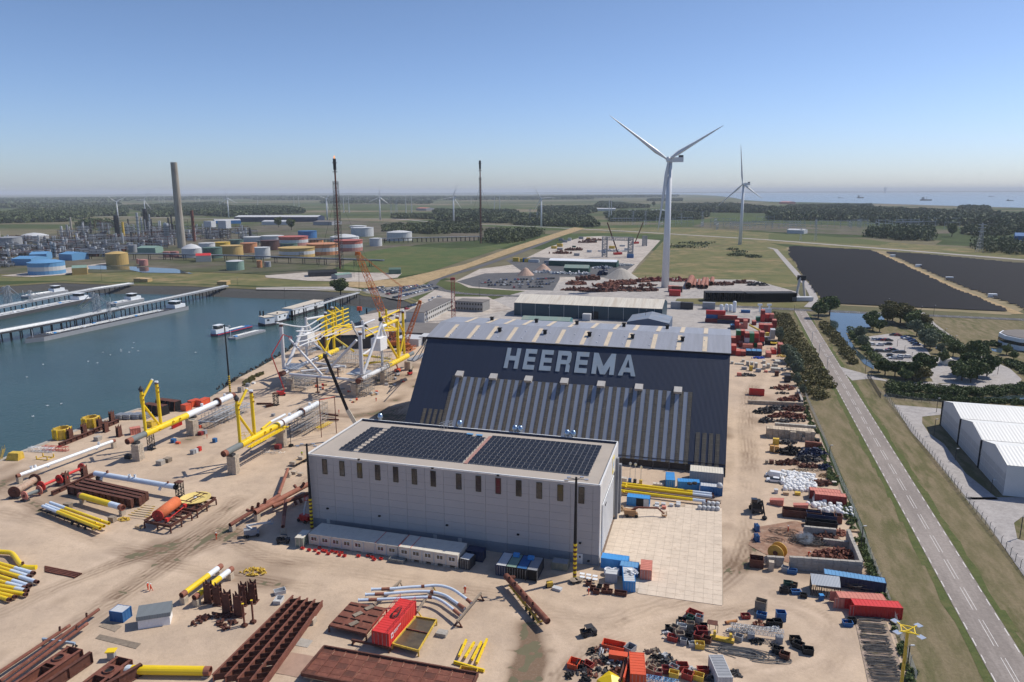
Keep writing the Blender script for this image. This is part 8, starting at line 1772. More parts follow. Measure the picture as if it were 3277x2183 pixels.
Qk('white cabin with stairs at the teal shed front','n',110,178,5.5,4.5,4.5,Qe,name='cabin',cat='cabin')
a,b=gz('n',612,197,6),gz('n',1145,222,6);gable('blue gabled shed with streaked blue grey roof behind the navy hall',a,b,(G('n',925,52,8.6)-G('n',882,138,8.6)).length,6,8.6,BCL,RCL,False,name='workshop',cat='workshop')
a,b=gz('m',1440,168,4),gz('m',2050,193,4);gable('low shed with pale green roof behind the navy hall',a,b,12,4,5.6,Qh('teal_wall',(.08,.22,.24),.7),PGR)
OFW=Qh('office_panel',(.50,.49,.47),.7,.06,1.0);OFR=Qh('dark_flat_roof',(.17,.155,.145),.9,.12,.08)
a,b=gz('b',1535,1428,7),gz('b',1795,1303,7);u=(b-a).normalized();boxb('long two storey office wing with white window wall behind the navy hall',b,a,13,7,OFW,OFR,'office_building','office',16,2)
a,b=gz('b',1812,1322,7),gz('b',2065,1335,7);boxb('short two storey office wing turned to the viewer',a,b,14,7,Qh('grey_office_panel',(.27,.265,.26),.7),OFR,'office_building','office',10,2)
a,b=gz('o',1760,450,4.5),gz('o',2352,470,4.5);boxb('wide low building with a dark flat roof and window band by the navy hall',a,b,32,4.5,Qh('brown_wall',(.14,.12,.11),.8),OFR,'low_building','building',22,1)
a,b=gz('o',1880,300,5.2),gz('o',2352,345,5.2);
a,b=gz('o',1880,560,4.5),gz('o',2140,560,4.5);boxb('white roofed store beside the small orange crane',gz('o',1850,535,4),gz('o',2175,555,4),12,4,Qe,Qe,'store','building',0);boxb('dark store with white roof edge against the navy hall',gz('o',2185,515,4.5),gz('o',2340,520,4.5),10,4.5,Qa,Qe,'store','building',0)
hull_=[gz('o',960,530,4),gz('o',1370,600,4)];bin_('long dark steel hopper barge section standing behind the jacket',G('o',1180,660),.1,30,9,6,Qh('dark_grey_hull',(.06,.06,.065),.8,.15,.4),Qh('hopper_dirt',(.3,.25,.2),.9),name='hull_section',cat='hull section',sz=1.2)
PR=Qh('pontoon_roof',(.56,.50,.41),.8,.1,.4,dirt=(.4,.34,.28))
for zx,lb_,nb in((((75,745),(385,700)),'near short',0),(((440,655),(780,560)),'middle',1),(((870,480),(1740,215)),'far long',2)):
 a,b=G('w',*zx[0],WZ),G('w',*zx[1],WZ);u=(b-a).normalized();n=V((-u.y,u.x,0));L_=(b-a).length;o=Qr('pontoon_house',lb_+' white pontoon house moored in the harbour','pontoon house',(a+b)/2+n*5,ang(a,b),'white pontoon houses');link('pontoon',Qc(L_,10,2,Qa,'pontoon'),o,(0,0,-.5));link('wall',Qc(L_-1,8.6,4.4,WHT,'wall'),o,(0,0,1.5));link('roof',Qc(L_-.4,9.2,.3,PR,'roof'),o,(0,0,5.9))
 for k in Rg(int(L_/6)):link(Zs16,Qc(1.6,.1,1.2,GLASS,Zs16),o,(-L_/2+3+k*6,-4.33,3.5))
def pile_post(zn,x,y,h=7,r=.5):p=G(zn,x,y,WZ);o=Qr('mooring_post','dark mooring post %s in the harbour by the pontoons'%nth(len(mps)),'mooring post',p,0,'dark mooring posts');mps.append(1);link('post',pm_,o,(0,0,-1))
mps=[];pm_=MB().tube((0,0,0),(0,0,8),.55,10).mesh('post',BLK)
for x,y in((38,690),(430,620),(820,560),(1160,420),(1480,330),(1760,250),(1890,230)):pile_post('w',x,y)
for x,y in((1010,1475),(40,1500),(70,1500),(585,1600)):pile_post('b',x,y)
def deckline(label,pts,z,w,m,npile=10,pipes=3,name='jetty'):
 P=[G(*p,z)for p in pts];t=T(name,label,'jetty',P[0]);mb=MB();pl=MB()
 for a,b in zip(P[:-1],P[1:]):mb.bar(a,b,w,.6)
 t.P('deck',mb,m)
 for k in Rg(pipes):
  mb=MB()
  for a,b in zip(P[:-1],P[1:]):u=(b-a).normalized();s_=u.cross(UZ);o_=s_*(-w*.35+k*w*.7/max(1,pipes-1))+UZ*.8;mb.tube(a+o_,b+o_,.35,6)
  t.P('pipeline',mb,Ql)
 mb=MB()
 for a,b in zip(P[:-1],P[1:]):u=(b-a).normalized();s_=u.cross(UZ);mb.bar(a+s_*w/2+UZ*1.3,b+s_*w/2+UZ*1.3,.1);mb.bar(a-s_*w/2+UZ*1.3,b-s_*w/2+UZ*1.3,.1)
 t.P('handrail',mb,Ql);tot=sum((b-a).length for a,b in zip(P[:-1],P[1:]));dd=tot/npile;pos=0
 for a,b in zip(P[:-1],P[1:]):
  L_=(b-a).length;u=(b-a)/L_;s_=u.cross(UZ);q_=dd*.5
  while q_<L_:
   for sd in(-1,1):c=a+u*q_+s_*sd*w*.4;t.P('pile',MB().tube(V((c.x,c.y,WZ-1)),c,.4,6),BLK)
   q_+=dd
 return t
deckline('far oil jetty of trestles and pipes reaching from the bank',[('a',1200,1165),('a',860,1215),('a',400,1300),('a',-100,1400)],1.2,7,Qn,14)
deckline('near oil jetty of trestles and pipes reaching from the bank',[('a',2065,1188),('a',1590,1290),('a',1090,1392)],1.2,5,Qn,14)
deckline('lower loading platform continuing the near jetty',[('a',1090,1392),('a',640,1490),('a',100,1590),('a',-500,1700)],1.0,10,Qa,18,4)
deckline('slim grey gangway from the bank over the pontoon houses',[('b',935,1245),('b',740,1300),('b',590,1350),('b',330,1405)],2.4,2.5,Qe,8,0,'gangway')
for k,(zn,x,yb,yt)in En((('a',865,1420,1240),('a',905,1430,1260),('a',55,1350,1190),('a',95,1350,1180),('a',1000,1450,1330),('a',285,1330,1225))):
 p=G(zn,x,yb,1);h=HG(zn,x,yt,p)-1;t=T('loading_arm',nth(k)+' grey loading arm tower on the oil jetties','loading arm',p,'loading arm towers');t.P('tower',Qp(MB(),p,p+UZ*h,2,1.6,6,.16),Ql);t.P('arm',MB().bar(p+UZ*h,p+V((-9,-4,h*.35)),.5).bar(p+UZ*h*.98,p+V((6,2,h*.5)),.4),Ql)
def ship(label,zn,bow,stern,w,mh,md,house=1,z=2.0,name='tanker_barge',side=0,red=None,hw=None):
 a,b=G(zn if isinstance(zn,str)else zn[0],*bow,WZ),G(zn if isinstance(zn,str)else zn[1],*stern,WZ);u=(b-a).normalized();n=V((-u.y,u.x,0));L_=(b-a).length;t=T(name,label,'ship',a);F_=frame(a,ang(a,b));o=side*w
 pl=[(0,0+o),(L_*.06,-w/2+o),(L_-2,-w/2+o),(L_,-w*.35+o),(L_,w*.35+o),(L_-2,w/2+o),(L_*.06,w/2+o)];t.P('hull',MB().prism([F_(x,y)for x,y in pl],WZ-.3,WZ+z),mh);t.P('deck',MB().prism([F_(x*.995+.3,(y-o)*.93+o)for x,y in pl],WZ+z,WZ+z+.15),md)
 if red:t.P('deck_stripe',MB().prism([F_(x,(y-o)*1.01+o)for x,y in pl],WZ+z-.5,WZ+z-.05),red)
 mb=MB()
 for k in(-1,0,1):mb.tube(F_(L_*.12,o+k*w*.2,z+.6),F_(L_*.82,o+k*w*.2,z+.6),.22,5)
 for k in Rg(int(L_/9)):mb.bar(F_(L_*.1+k*9*.8,o-w*.4,z+.45),F_(L_*.1+k*9*.8,o+w*.4,z+.45),.3)
 t.P('deck_pipe',mb,Ql)
 for k in Rg(int(L_/14)):t.P('hatch',MB().box(F_(L_*.14+k*11,o+(k%2-.5)*w*.3,z+.6),(2,1.6,.8),ang(a,b)),(BLUB,Qe,WHT)[k%3])
 if house:hx=L_-9 if house==1 else 7;t.P('wheelhouse',MB().box(F_(hx,o,z+1.5),(11,w*.75,2.6),ang(a,b)),WHT);t.P('bridge',MB().box(F_(hx-1,o,z+4.0),(5,w*.6,2.2),ang(a,b)),GLASS);t.P('bridge_roof',MB().box(F_(hx-1,o,z+5.2),(6,w*.7,.25),ang(a,b)),WHT)
 t.P('mast',MB().tube(F_(L_*.04,o,z),F_(L_*.04,o,z+5),.15,5),WHT);return t
ship('long grey tanker barge with white wheelhouse moored at the near jetty',('e','a'),(232,140),(1685,1395),11,Qn,Qa,1,2.6);ship('white decked tanker barge moored at the far jetty','a',(-300,1540),(805,1318),11,Qh('dark_ship_hull',(.07,.07,.075),.5),Qe,1,2.6);ship('white wheelhouse boat hidden behind the far jetty','a',(200,1300),(600,1240),9,Qn,Qe,1,2.0,'boat');ship('small white wheelhouse boat behind the near jetty','a',(1000,1370),(1290,1315),9,Qn,Qe,1,2.0,'boat')
ship('red and navy workboat moored before the pontoon houses','S',(678,1078),(800,1048),6,NAVY,BLU,2,1.4,'workboat',red=REDB);ship('flat grey deck barge lashed to the red and navy workboat','S',(735,1088),(842,1060),6,Qn,Qn,0,1.0,'deck_barge')
for k,(x0,x1,y0,y1)in En(((1220,1282,1150,1110),(1285,1348,1150,1115),(1982,2068,1178,1138))):a,b=G('a',x0,y0),G('a',x1,y0);boxb('%s ochre brick pump house on the bank'%ORD[k],a,b,9,HG('a',x0,y1+8,a),Qh('ochre_brick',(.42,.29,.13),.85,.1,1),Qh('ochre_roof',(.45,.33,.18),.9),'pump_house','pump house')
def carrow(zn,x0,y0,x1,y1,where,seed,gap=.12,yaw=None,sp=2.7,start=0):
 a,b=G(zn,x0,y0),G(zn,x1,y1);n=int((b-a).length/sp);r=random.Random(seed);k=0
 for i in Rg(n):
  if r.random()<gap:continue
  m,nm=car_pick(r);car('%s car, %s from the left in %s'%(nm,nth(k),where),Qd(a,b,(i+.5)/n)+UZ*.25,(ang(a,b)+math.pi/2 if yaw is None else yaw)+r.choice((0,math.pi)),m,detail=False,group='cars parked in '+where.split(' of ')[-1]);k+=1
for k,q_ in En(((985,1232,1160,1200),(1120,1232,1475,1186),(1190,1268,1400,1225),(1380,1228,1600,1183),(1255,1300,1480,1245),(1480,1245,1650,1208),(1150,1250,1380,1205))):carrow('b',*q_,'row %s of the quay car park'%ORD[k],k)
lay('quay_car_park',Qf('b',[(960,1225),(1470,1165),(1600,1180),(1660,1215),(1340,1315),(1230,1300),(1000,1250)]),G_CPARK,.12);lay('works_gate_paving',Qf('b',[(1560,1345),(1480,1310),(1660,1205),(1820,1250),(1800,1290)]),G_PALE,.13);lay('office_yard',Qf('S',[(1150,1010),(1300,985),(1345,962),(1400,950),(1560,950),(1640,990),(1450,1030),(1330,1100),(1200,1075)]),G_PALE,.1)
for k,q_ in En(((1700,896,1775,893),(1530,907,1775,903),(1560,915,1772,911),(1640,922,1740,920),(1560,899,1690,896))):carrow('S',*q_,'row %s of the grassed car park'%ORD[k],k+20,.3)
for k,q_ in En(((300,1000,560,985),(600,985,880,1000),(310,990,600,978),(640,975,870,990))):carrow('c',*q_,'row %s of the building site car park'%ORD[k],k+40,.25)
for k,(x,y,yw)in En(((1620,1300,1.0),(1590,1320,1.0),(1670,1290,.4),(1375,1400,.9),(1400,1380,.9),(1430,1370,.9),(1450,1360,.9),(1300,1430,.6),(1225,1465,.6))):m,nm=CARC[(3,3,3,5,0,4,0,0,0)[k]];car('%s car, %s counted along the office lane'%(nm,nth(k)),G('b',x,y)+UZ*.15,yw,m,detail=False,group='cars along the office lane')
pk_=[(970,105),(1010,108),(1053,110),(1096,112),(1015,155),(1088,148),(885,98),(932,150),(985,210),(1030,212),(1077,214),(1103,198),(1143,202),(1165,220),(1210,222),(1115,253),(1135,275),(1185,278),(1212,262),(1258,265),(1137,62),(1177,65),(1240,90),(1262,97),(1300,105),(1310,120),(1330,137),(1350,153),(1195,325),(1305,347)];ci=[3,4,5,0,3,0,3,3,0,1,1,5,0,1,1,0,3,2,3,3,0,5,4,3,4,4,0,4,0,3]
lay('visitor_car_park',Qf('h',[(860,85),(1120,50),(1280,80),(1420,160),(1480,260),(1700,270),(1640,360),(1500,480),(1450,430),(1500,350),(1330,380),(1240,330),(1030,320),(900,180)]),G_PAVE,.12)
for k,(x,y)in En(pk_):m,nm=CARC[ci[k]];car('%s car, %s listed in the tree lined visitor car park'%(nm,nth(k)),G('h',x,y+8)+UZ*.14,Qm+.1+(math.pi if k%3 else 0),m,group='cars in the visitor car park')
lay('visitor_road',Qf('h',[(640,350),(700,370),(900,425),(1060,470),(1300,500),(1480,490),(1560,510),(1900,510),(2080,470),(2110,400),(1960,300),(1560,30),(1400,-80),(1370,-140),(1420,-140),(1530,-30),(1900,240),(2200,370),(2310,470),(2260,530),(2000,570),(1600,550),(1250,520),(1000,475),(900,465),(760,480),(700,420)]),G_PAVE,.1)
lay('drive_loop_paving',Qf('h',[(1480,260),(1900,270),(2100,330),(2120,420),(2080,480),(1900,515),(1500,500),(1480,440),(1540,350)]),G_PAVE,.09);lay('warehouse_apron',Qf('h',[(1140,700),(1600,740),(1590,790),(1400,810),(1400,870),(1460,960),(1600,1060),(1800,1330),(2100,1568),(1820,1568),(1480,1150),(1300,950)])+Qf('l',[(1700,0),(2300,10),(2300,560),(2197,560),(1830,150)])[:0],G_PAVE,.1);lay('lower_apron',Qf('l',[(1690,-20),(2260,-20),(2260,90),(2110,200),(2140,340),(2300,380),(2300,780),(2197,660),(1850,160)]),G_PAVE,.1)
WR=clad('white_ribbed_roof',(.70,.70,.67),1.0,.7,.5,axis='E2',var=.05);WW=Qh('white_wall_panel',(.62,.62,.62),.6,.04,.3)
P0,P3=G('h',1570,882),G('h',2140,1532);he=HG('h',1600,668,P0);uu=(P3-P0)/3;un=V((-uu.y,uu.x,0)).normalized();un=un if un.x>0 else-un
for k in Rg(3):
 a=P0+uu*k;b=a+uu*.985;o=T('white_warehouse',('farthest','middle','nearest')[k]+' of three joined white warehouses with ribbed roofs at the right edge','warehouse',a,'joined white warehouses');LW=un*75;Hh=UZ*he;r1=Qd(a,b,.5)+Hh+UZ*2.4
 o.P('gable_wall',MB().quad(a,b,b+Hh,r1,a+Hh),WW);o.P('side_wall',MB().quad(a,a+Hh,a+Hh+LW,a+LW).quad(b,b+Hh,b+Hh+LW,b+LW),WW);o.P('roof',MB().quad(a+Hh+UZ*.1,r1+UZ*.1,r1+LW,a+Hh+LW),WR);o.P('roof',MB().quad(r1+UZ*.1,b+Hh+UZ*.1,b+Hh+LW,r1+LW),WR);o.P('downpipe',MB().bar(a-un*.2,a-un*.2+Hh,.4),BLK)
 for j in Rg(5):
  for i in Rg(3):c0,c1=Qd(a,b,(j+.04)/5)-un*.08,Qd(a,b,(j+.96)/5)-un*.08;z0,z1=he*.72*i/3+.3,he*.72*(i+1)/3;o.P('cladding_panel',MB().quad(c0+UZ*z0,c1+UZ*z0,c1+UZ*z1,c0+UZ*z1),Qh('grey_white_panel',(.50,.505,.51),.6,.04,.3))
p=G('h',2260,195);t=T('round_office','white round cornered office with ribbon windows at the right edge','office',p);t.P('wall',MB().tube(p+V((14,6,0)),p+V((14,6,6.5)),17,12),WHT);t.P('window_band',MB().tube(p+V((14,6,2.6)),p+V((14,6,4.4)),17.1,12),GLASS);t.P('roof',MB().tube(p+V((14,6,6.5)),p+V((14,6,6.8)),16,12),OFR)
p=G('h',1655,345);t=T('arched_tent','cream arched tent among the trees of the drive','tent',p);t.P('canopy',MB().tube(p+V((0,0,.4)),p+E1*7+V((0,0,.4)),3.0,16),CREAMR)
lay('pond',Qf('h',[(560,-160),(800,-150),(1050,-120),(1060,-20),(850,0),(760,60),(700,40),(800,200),(960,330),(960,380),(870,330),(740,180),(640,70),(560,-30)]),POND,.16);lay('reed_ditch',Qf('h',[(1050,625),(1500,670),(2000,690),(2329,650),(2800,600),(2800,560),(2329,610),(1900,635),(1400,600),(1090,560)]),POND,.13);lay('garden_pond',Qf('h',[(1530,170),(1640,200),(1600,230),(1520,190)]),POND,.16);lay('office_pond',Qf('h',[(2020,180),(2140,190),(2120,230),(2040,210)]),POND,.15)
def fence(label,pts,h=1.9,sp=3.0,m=None,zn='h'):
 P=[G(*p)for p in pts];t=T('mesh_fence',label,'fence',P[0]);wr=MB();pm=MB().bar((0,0,0),(0,0,h),.09).bar((0,0,h),(.3,0,h+.35),.06).mesh('post',m or Qa)
 for a,b in zip(P[:-1],P[1:]):
  L_=(b-a).length
  for k in Rg(int(L_/sp)):link('post',pm,t.o,Qd(a,b,k*sp/L_)-t.b)
  for k in Rg(7):wr.bar(a+UZ*(.15+k*(h-.2)/6),b+UZ*(.15+k*(h-.2)/6),.035)
 t.P('wire_mesh',wr,Qn,stf=True);return t
fence('green mesh fence along the warehouses beside the main road',[('h',1070,640),('h',1400,1060),('h',1800,1568),('l',1830,170),('l',2000,380),('l',2300,760)]);fence('mesh fence along the yard between the scrap bays and the road verge',[('h',330,610),('h',480,960),('h',660,1420),('l',700,20),('l',870,480),('l',1020,860),('l',1130,1180),('l',1270,1568)],m=CONC);fence('mesh fence along the reed ditch',[('h',1020,620),('h',1240,660),('h',1600,700)]);
a,b=G('h',900,445),G('h',1020,640);t=T('sliding_gate','dark barred sliding gate at the visitor road mouth','gate',a);[t.P('bar',MB().bar(Qd(a,b,k/24),Qd(a,b,k/24)+UZ*2.2,.12),Qa)for k in Rg(25)];t.P('rail',MB().bar(a+UZ*2.2,b+UZ*2.2,.12).bar(a+UZ*.2,b+UZ*.2,.12),Qa)
lamps=[('h',528,418,262,1),('h',455,285,140,1),('h',390,170,35,1),('h',1530,770,640,0),('h',1508,978,830,0),('h',552,1180,1070,0),('h',312,705,480,0),('l',790,440,222,0),('l',2160,330,140,0),('l',1198,1400,1250,0),('h',880,415,300,0),('h',932,470,345,0),('h',1172,170,105,0),('h',1237,230,160,0),('h',1303,290,220,0),('h',1798,215,135,0),('h',1970,325,250,0),('h',2088,425,335,0),('h',1698,145,70,0),('h',1607,80,5,0),('h',2025,1510,1380,0),('h',1700,1210,1100,0),('d',1382,1480,1370,0),('d',1503,1460,1360,0),('d',232,1420,1360,0),('a',930,1135,985,0),('a',2168,1175,1110,0),('b',270,1410,1200,0),('b',895,1110,960,0),('b',2035,1285,1130,0),('c',325,1500,1380,0),('c',1210,1568,1405,0),('d',1080,1440,1300,0)]
for k,(zn,x,yb,yt,bend)in En(lamps):
 p=G(zn,x,yb,WZ if(zn,x)==('b',270)else 0);h=HG(zn,x,yt,p);t=T('street_lamp','%s lamp post %s the main road'%(nth(k),'leaning over' if bend else 'standing around'),'street lamp',p,'slim lamp posts');tp=V((p.x,p.y,h));t.P('pole',MB().tube(p,tp,.11,6),Qa if not bend else Ql)
 e=tp+(V((2.6,.3,.6))if bend else V((.5,0,.1)));t.P('lamp_head',MB().bar(tp,e,.12).box(e,(.7,.3,.15)),Qe)
 # ================================================================ REFINERY
def tank(label,zn,x,yb,rpx,yt,mats_,roof=None,dome=0):
 f=G(zn,x,yb);r=(G(zn,x+rpx,yb)-f).length;bk=V((f.x,f.y,0)).normalized();c=f+bk*r;h=HG(zn,x,yt,f);t=T('storage_tank',label,'storage tank',c,'refinery storage tanks');n=len(mats_)
 for k,m in En(mats_):t.P('shell_band',MB().tube(c+UZ*h*k/n,c+UZ*h*(k+1)/n,r,28,cap=False),m)
 if roof:t.P('roof',MB().lathe([(r*1.02,h),(r*.5,h+dome*.7),(.1,h+dome)],28,c),roof)
 else:t.P('floating_roof',MB().lathe([(r*.98,h*.8),(.1,h*.82)],24,c),Qb);t.P('rim',MB().lathe([(r*1.04,h-.3),(r*1.04,h),(r*.97,h)],28,c),mats_[-1])
 a=c+V((-r*.2,-r*1.02,0));b=c+V((r*.75,-r*.72,h));t.P('stair',MB().bar(a,b,.8,.8),mats_[-1]);return t
OCH=Qh('ochre_paint',(.46,.32,.12),.7,.05,.3);PKK=Qh('salmon_pink_paint',(.42,.20,.17),.6,.06,.3);ORD_=Qh('tank_orange',(.50,.22,.10),.6,.06,.3);RW_=Qh('tank_red',(.42,.12,.09),.6,.06,.3);TG=Qh('tank_green',(.09,.15,.12),.6,.05,.3);TB=Qh('tank_brown',(.10,.05,.045),.6,.05,.3);TBL=Qh('tank_blue',(.05,.16,.36),.6,.05,.3);CRT=Qh('tank_white',(.52,.53,.53),.6,.05,.3)
for a_ in(('sky blue tank with a white band by the harbour bank','a',435,1087,148,975,(SKYB,CRT,SKYB),SKYB,3),('plain ochre yellow tank left of the settling pond','a',1075,997,92,892,(OCH,),OCH,2.5),('small salmon pink tank with stair','a',1312,1004,38,948,(PKK,),PKK,.8),('thin salmon pink tank beside the small one','a',1260,985,12,940,(PKK,),PKK,.3),('dull grey tank at the far left','a',100,815,92,745,(Qn,),Qn,2),('wide pale domed tank at the far left','a',318,775,112,728,(Qe,),Qe,5),('white tank with grey dome near the chimney','a',1755,930,85,845,(CRT,),Qe,6),('white open tank behind the grey dome','a',1895,900,70,795,(CRT,),None),('dark green open tank near the chimney','a',1945,936,82,838,(TG,),None),('deep ochre open tank with stair','a',2120,912,97,820,(OCH,),None),('bright yellow tank behind the deep ochre one','a',2030,835,68,788,(Qs,),None),('dark green tank behind the ochre tanks','a',2160,808,60,765,(TG,),None),('burnt orange open tank','a',2275,885,72,795,(ORD_,),None),('left of two small pink tanks','a',1528,927,35,872,(PKK,),PKK,.4),('right of two small pink tanks','a',1597,925,35,870,(PKK,),PKK,.4),('grey green tank with pale roof near the bank','a',2150,1046,77,962,(PGRN,),Qe,1.2),('brownish metal tank in the middle of the works','a',1215,882,35,812,(Qn,),Qn,.5),
('white tank cut by the ochre banded one','b',62,938,68,835,(CRT,),None),('dark brown open tank','b',130,862,82,772,(TB,),None),('ochre and white banded open tank numbered at its side','b',375,932,160,842,(OCH,CRT,OCH),None),('orange and white banded open tank','b',612,908,143,805,(ORD_,CRT,ORD_),None),('red and white banded tank behind','b',343,822,130,738,(PKK,CRT,RW_),None),('clear blue tank standing behind the banded tanks','b',470,752,82,685,(TBL,),None),('low dark green tank between banded tanks','b',300,828,75,798,(TG,),None),('small orange tank behind the banded ones','b',540,792,70,765,(ORD_,),None),('red white and pink banded tank nearest the flare','b',845,872,127,772,(PKK,CRT,RW_),None),('white tank with a wide cone roof','b',808,780,130,742,(CRT,),CRT,5),('tall white tank with grey rim','b',970,737,102,655,(CRT,),Qe,.6),('low white tank behind the tall one','b',930,655,75,638,(CRT,),CRT,1.5),('small white tank with stair','b',1093,824,56,752,(CRT,),CRT,.8),('white tank with a dark number on its side','b',1308,777,115,698,(CRT,),CRT,3),('bright orange drum shaped tank','b',32,1020,24,955,(ORD_,),ORD_,.3),('grey drum tank beside the orange one','b',105,1015,30,965,(Qn,),Qn,.3),('white tank at the left of the tank park','b',-10,790,98,740,(CRT,),None),('second white tank behind the brown one','b',150,790,98,730,(CRT,),None)):
 tank(*a_)
for s_,zn,x,y in(('209','b',1280,730),('206','b',505,890)):
 fc=bpy.data.curves.new('tank_number','FONT');fc.body=s_;fc.size=4.5;fc.extrude=.05;fo=bpy.data.objects.new('f',fc);COL.objects.link(fo);bpy.context.view_layer.update();fm=bpy.data.meshes.new_from_object(fo.evaluated_get(bpy.context.evaluated_depsgraph_get()));fm.materials.clear();fm.materials.append(BLK);bpy.data.objects.remove(fo);pr=[o for o in SC.objects if o.name.startswith('storage_tank')and('dark number' in o.get('label','')if s_=='209' else 'numbered' in o.get('label',''))][0];q_=G(zn,x,y+45);sh_=[c for c in pr.children if c.name.startswith('shell')][0];rr=max(v.co.x for v in sh_.data.vertices);dr_=V((-pr.location.x,-pr.location.y,0)).normalized();dr_.rotate(Matrix.Rotation(.1,3,'Z'));o=link('tank_number',fm,pr,dr_*(rr+.15)+UZ*4);o.rotation_euler=(math.pi/2,0,math.atan2(dr_.y,dr_.x)+math.pi/2)
def column(label,zn,x,yb,yt,r,m,plat=4,cat='process column',name='process_column',cap=None):
 p=G(zn,x,yb);h=HG(zn,x,yt,p);t=T(name,label,cat,p);t.P('shell',MB().tube(p,p+UZ*h,r,14,r*(.75 if name=='chimney' else .9)),m)
 for k in Rg(plat):t.P('platform',MB().tube(p+UZ*h*(.35+.6*k/max(1,plat)),p+UZ*(h*(.35+.6*k/max(1,plat))+.5),r*1.7,12),Qa)
 return t
CHM=Qh('chimney_concrete',(.36,.33,.28),.9,.15,.08,dirt=(.2,.17,.14),dirt_amt=.45,streak=(1,1,.2));column('very tall tapering concrete chimney of the refinery','a',1660,838,57,6.2,CHM,0,'chimney','chimney')
for a_ in(('tallest dark clad column left of the chimney','a',1340,690,480,5,Qa,9),('dark stepped column below the left turbine','a',1080,760,540,4.5,Qa,8),('plain bright yellow vessel column','a',1130,732,600,2.4,Qs,0),('small yellow column left of centre','a',692,792,720,1.8,Qs,0),('pale thin stack at the left','a',662,745,555,2.0,CHM,0),('thin stack at the very left edge','a',5,780,660,1.6,CHM,0),('silver column with platforms','a',1272,765,515,2.2,Ql,5),('short silver column by the tall dark one','a',1300,700,560,2.0,Ql,4),('rusty column right of the chimney','a',1775,780,495,2.6,Qj,4),('fat silver tower by the chimney foot','a',1530,800,610,4.5,Ql,7),('left silver column near the bank','a',485,925,780,1.8,Ql,3),('right silver column near the bank','a',512,925,790,1.8,Ql,3),('small silver column at the left works','a',365,900,790,1.6,Ql,3),('dark column right of the big silver tower','a',1550,740,560,1.8,Qa,3),('slim grey column in the left works','a',75,860,790,1.8,Ql,3),('silver column right of the dark columns','a',1375,690,530,1.8,Ql,4)):column(*a_)
for k,(x0,x1,yb,yt)in En(((1885,1965,740,590),(2020,2100,770,585))):
 p=G('a',x0+40,yb);h=HG('a',x0+40,yt,p);t=T('coker_house','%s white cube house on tall dark legs'%('left','right')[k],'process tower',p);t.P('house',MB().box(p+UZ*h*.8,(17,14,h*.38),Qm),Qe);t.P('leg_frame',Qp(MB(),p,p+UZ*h*.62,14,14,4,.5),Qa)
def unit(label,p,seed,w,d,h,dark=.5):
 r=random.Random(seed);t=T('process_unit',label,'process unit',p,'refinery process units');F_=frame(p,Qm+r.uniform(-.1,.1));fr=MB();nx_=max(2,int(w/9))
 for k in Rg(nx_):x=-w/2+w*k/(nx_-1);hh=h*r.uniform(.5,1);[fr.bar(F_(x,y,0),F_(x,y,hh),.55)for y in(-d/2,d/2)];[fr.bar(F_(x,-d/2,hh*f),F_(x,d/2,hh*f),.4)for f in(.5,1)]
 for f in(.3,.55,.8):fr.bar(F_(-w/2,-d/2,h*f),F_(w/2,-d/2,h*f),.5);fr.bar(F_(-w/2,d/2,h*f),F_(w/2,d/2,h*f),.5)
 t.P('pipe_frame',fr,Qb if r.random()<dark else Qa)
 for k in Rg(r.randint(3,5)):x,y=r.uniform(-w/2,w/2),r.uniform(-d/2,d/2);hh=h*r.uniform(.5,1.3);t.P('vessel',MB().tube(F_(x,y,0),F_(x,y,hh),r.uniform(.9,2.0),9),r.choice((Ql,Qa,Qe,Qn)))
 for k in Rg(r.randint(2,4)):x,y,z=r.uniform(-w/2,w/2),r.uniform(-d/2,d/2),r.uniform(1.5,h*.5);l_=r.uniform(5,10);t.P('drum',MB().tube(F_(x-l_/2,y,z),F_(x+l_/2,y,z),r.uniform(1,1.8),9),r.choice((Ql,Qe,Qn,Ql)))
 pp=MB()
 for k in Rg(16):z=r.uniform(2,h*.8);y=r.uniform(-d/2,d/2);pp.tube(F_(-w/2-3,y,z),F_(w/2+3,y,z),r.uniform(.2,.45),4,cap=False);x=r.uniform(-w/2,w/2);pp.tube(F_(x,y,0),F_(x,y,z),.25,4,cap=False)
 t.P('piping',pp,Ql);t.P('machine_house',MB().box(F_(r.uniform(-w/3,w/3),-d/2-2,2),(w*.35,5,4),Qm),r.choice((Qe,Qn,Qa,Qb)))
r=random.Random(31);k=0
for y0,y1,x0,x1,n,hh in((700,735,740,2250,9,30),(745,775,560,2300,11,20),(790,820,20,1600,11,17),(840,870,20,1450,11,12),(890,920,0,1000,9,11),(950,1020,-150,160,4,9)):
 for i in Rg(n):x=x0+(x1-x0)*(i+r.uniform(.2,.8))/n;y=r.uniform(y0,y1);unit('tangle of pipes and vessels, %s in refinery row %s counted from the rear'%(nth(i),ORD[(700,745,790,840,890,950).index(y0)]),G('a',x,y),k,r.uniform(22,38),r.uniform(12,20),hh*r.uniform(.6,1.15));k+=1
for k,(zn,pts)in En((('a',[(620,890),(1500,895),(2330,915),(2900,935),(3500,955)]),('b',[(1150,755),(1600,745),(2060,735)]),('a',[(1180,690),(1650,680)]),('b',[(0,775),(700,760)]))):
 deckline('long raised pipe rack number %s crossing the refinery'%('one','two','three','four')[k],[(zn,*p)for p in pts],7,5,Qa,22,4,'pipe_rack')
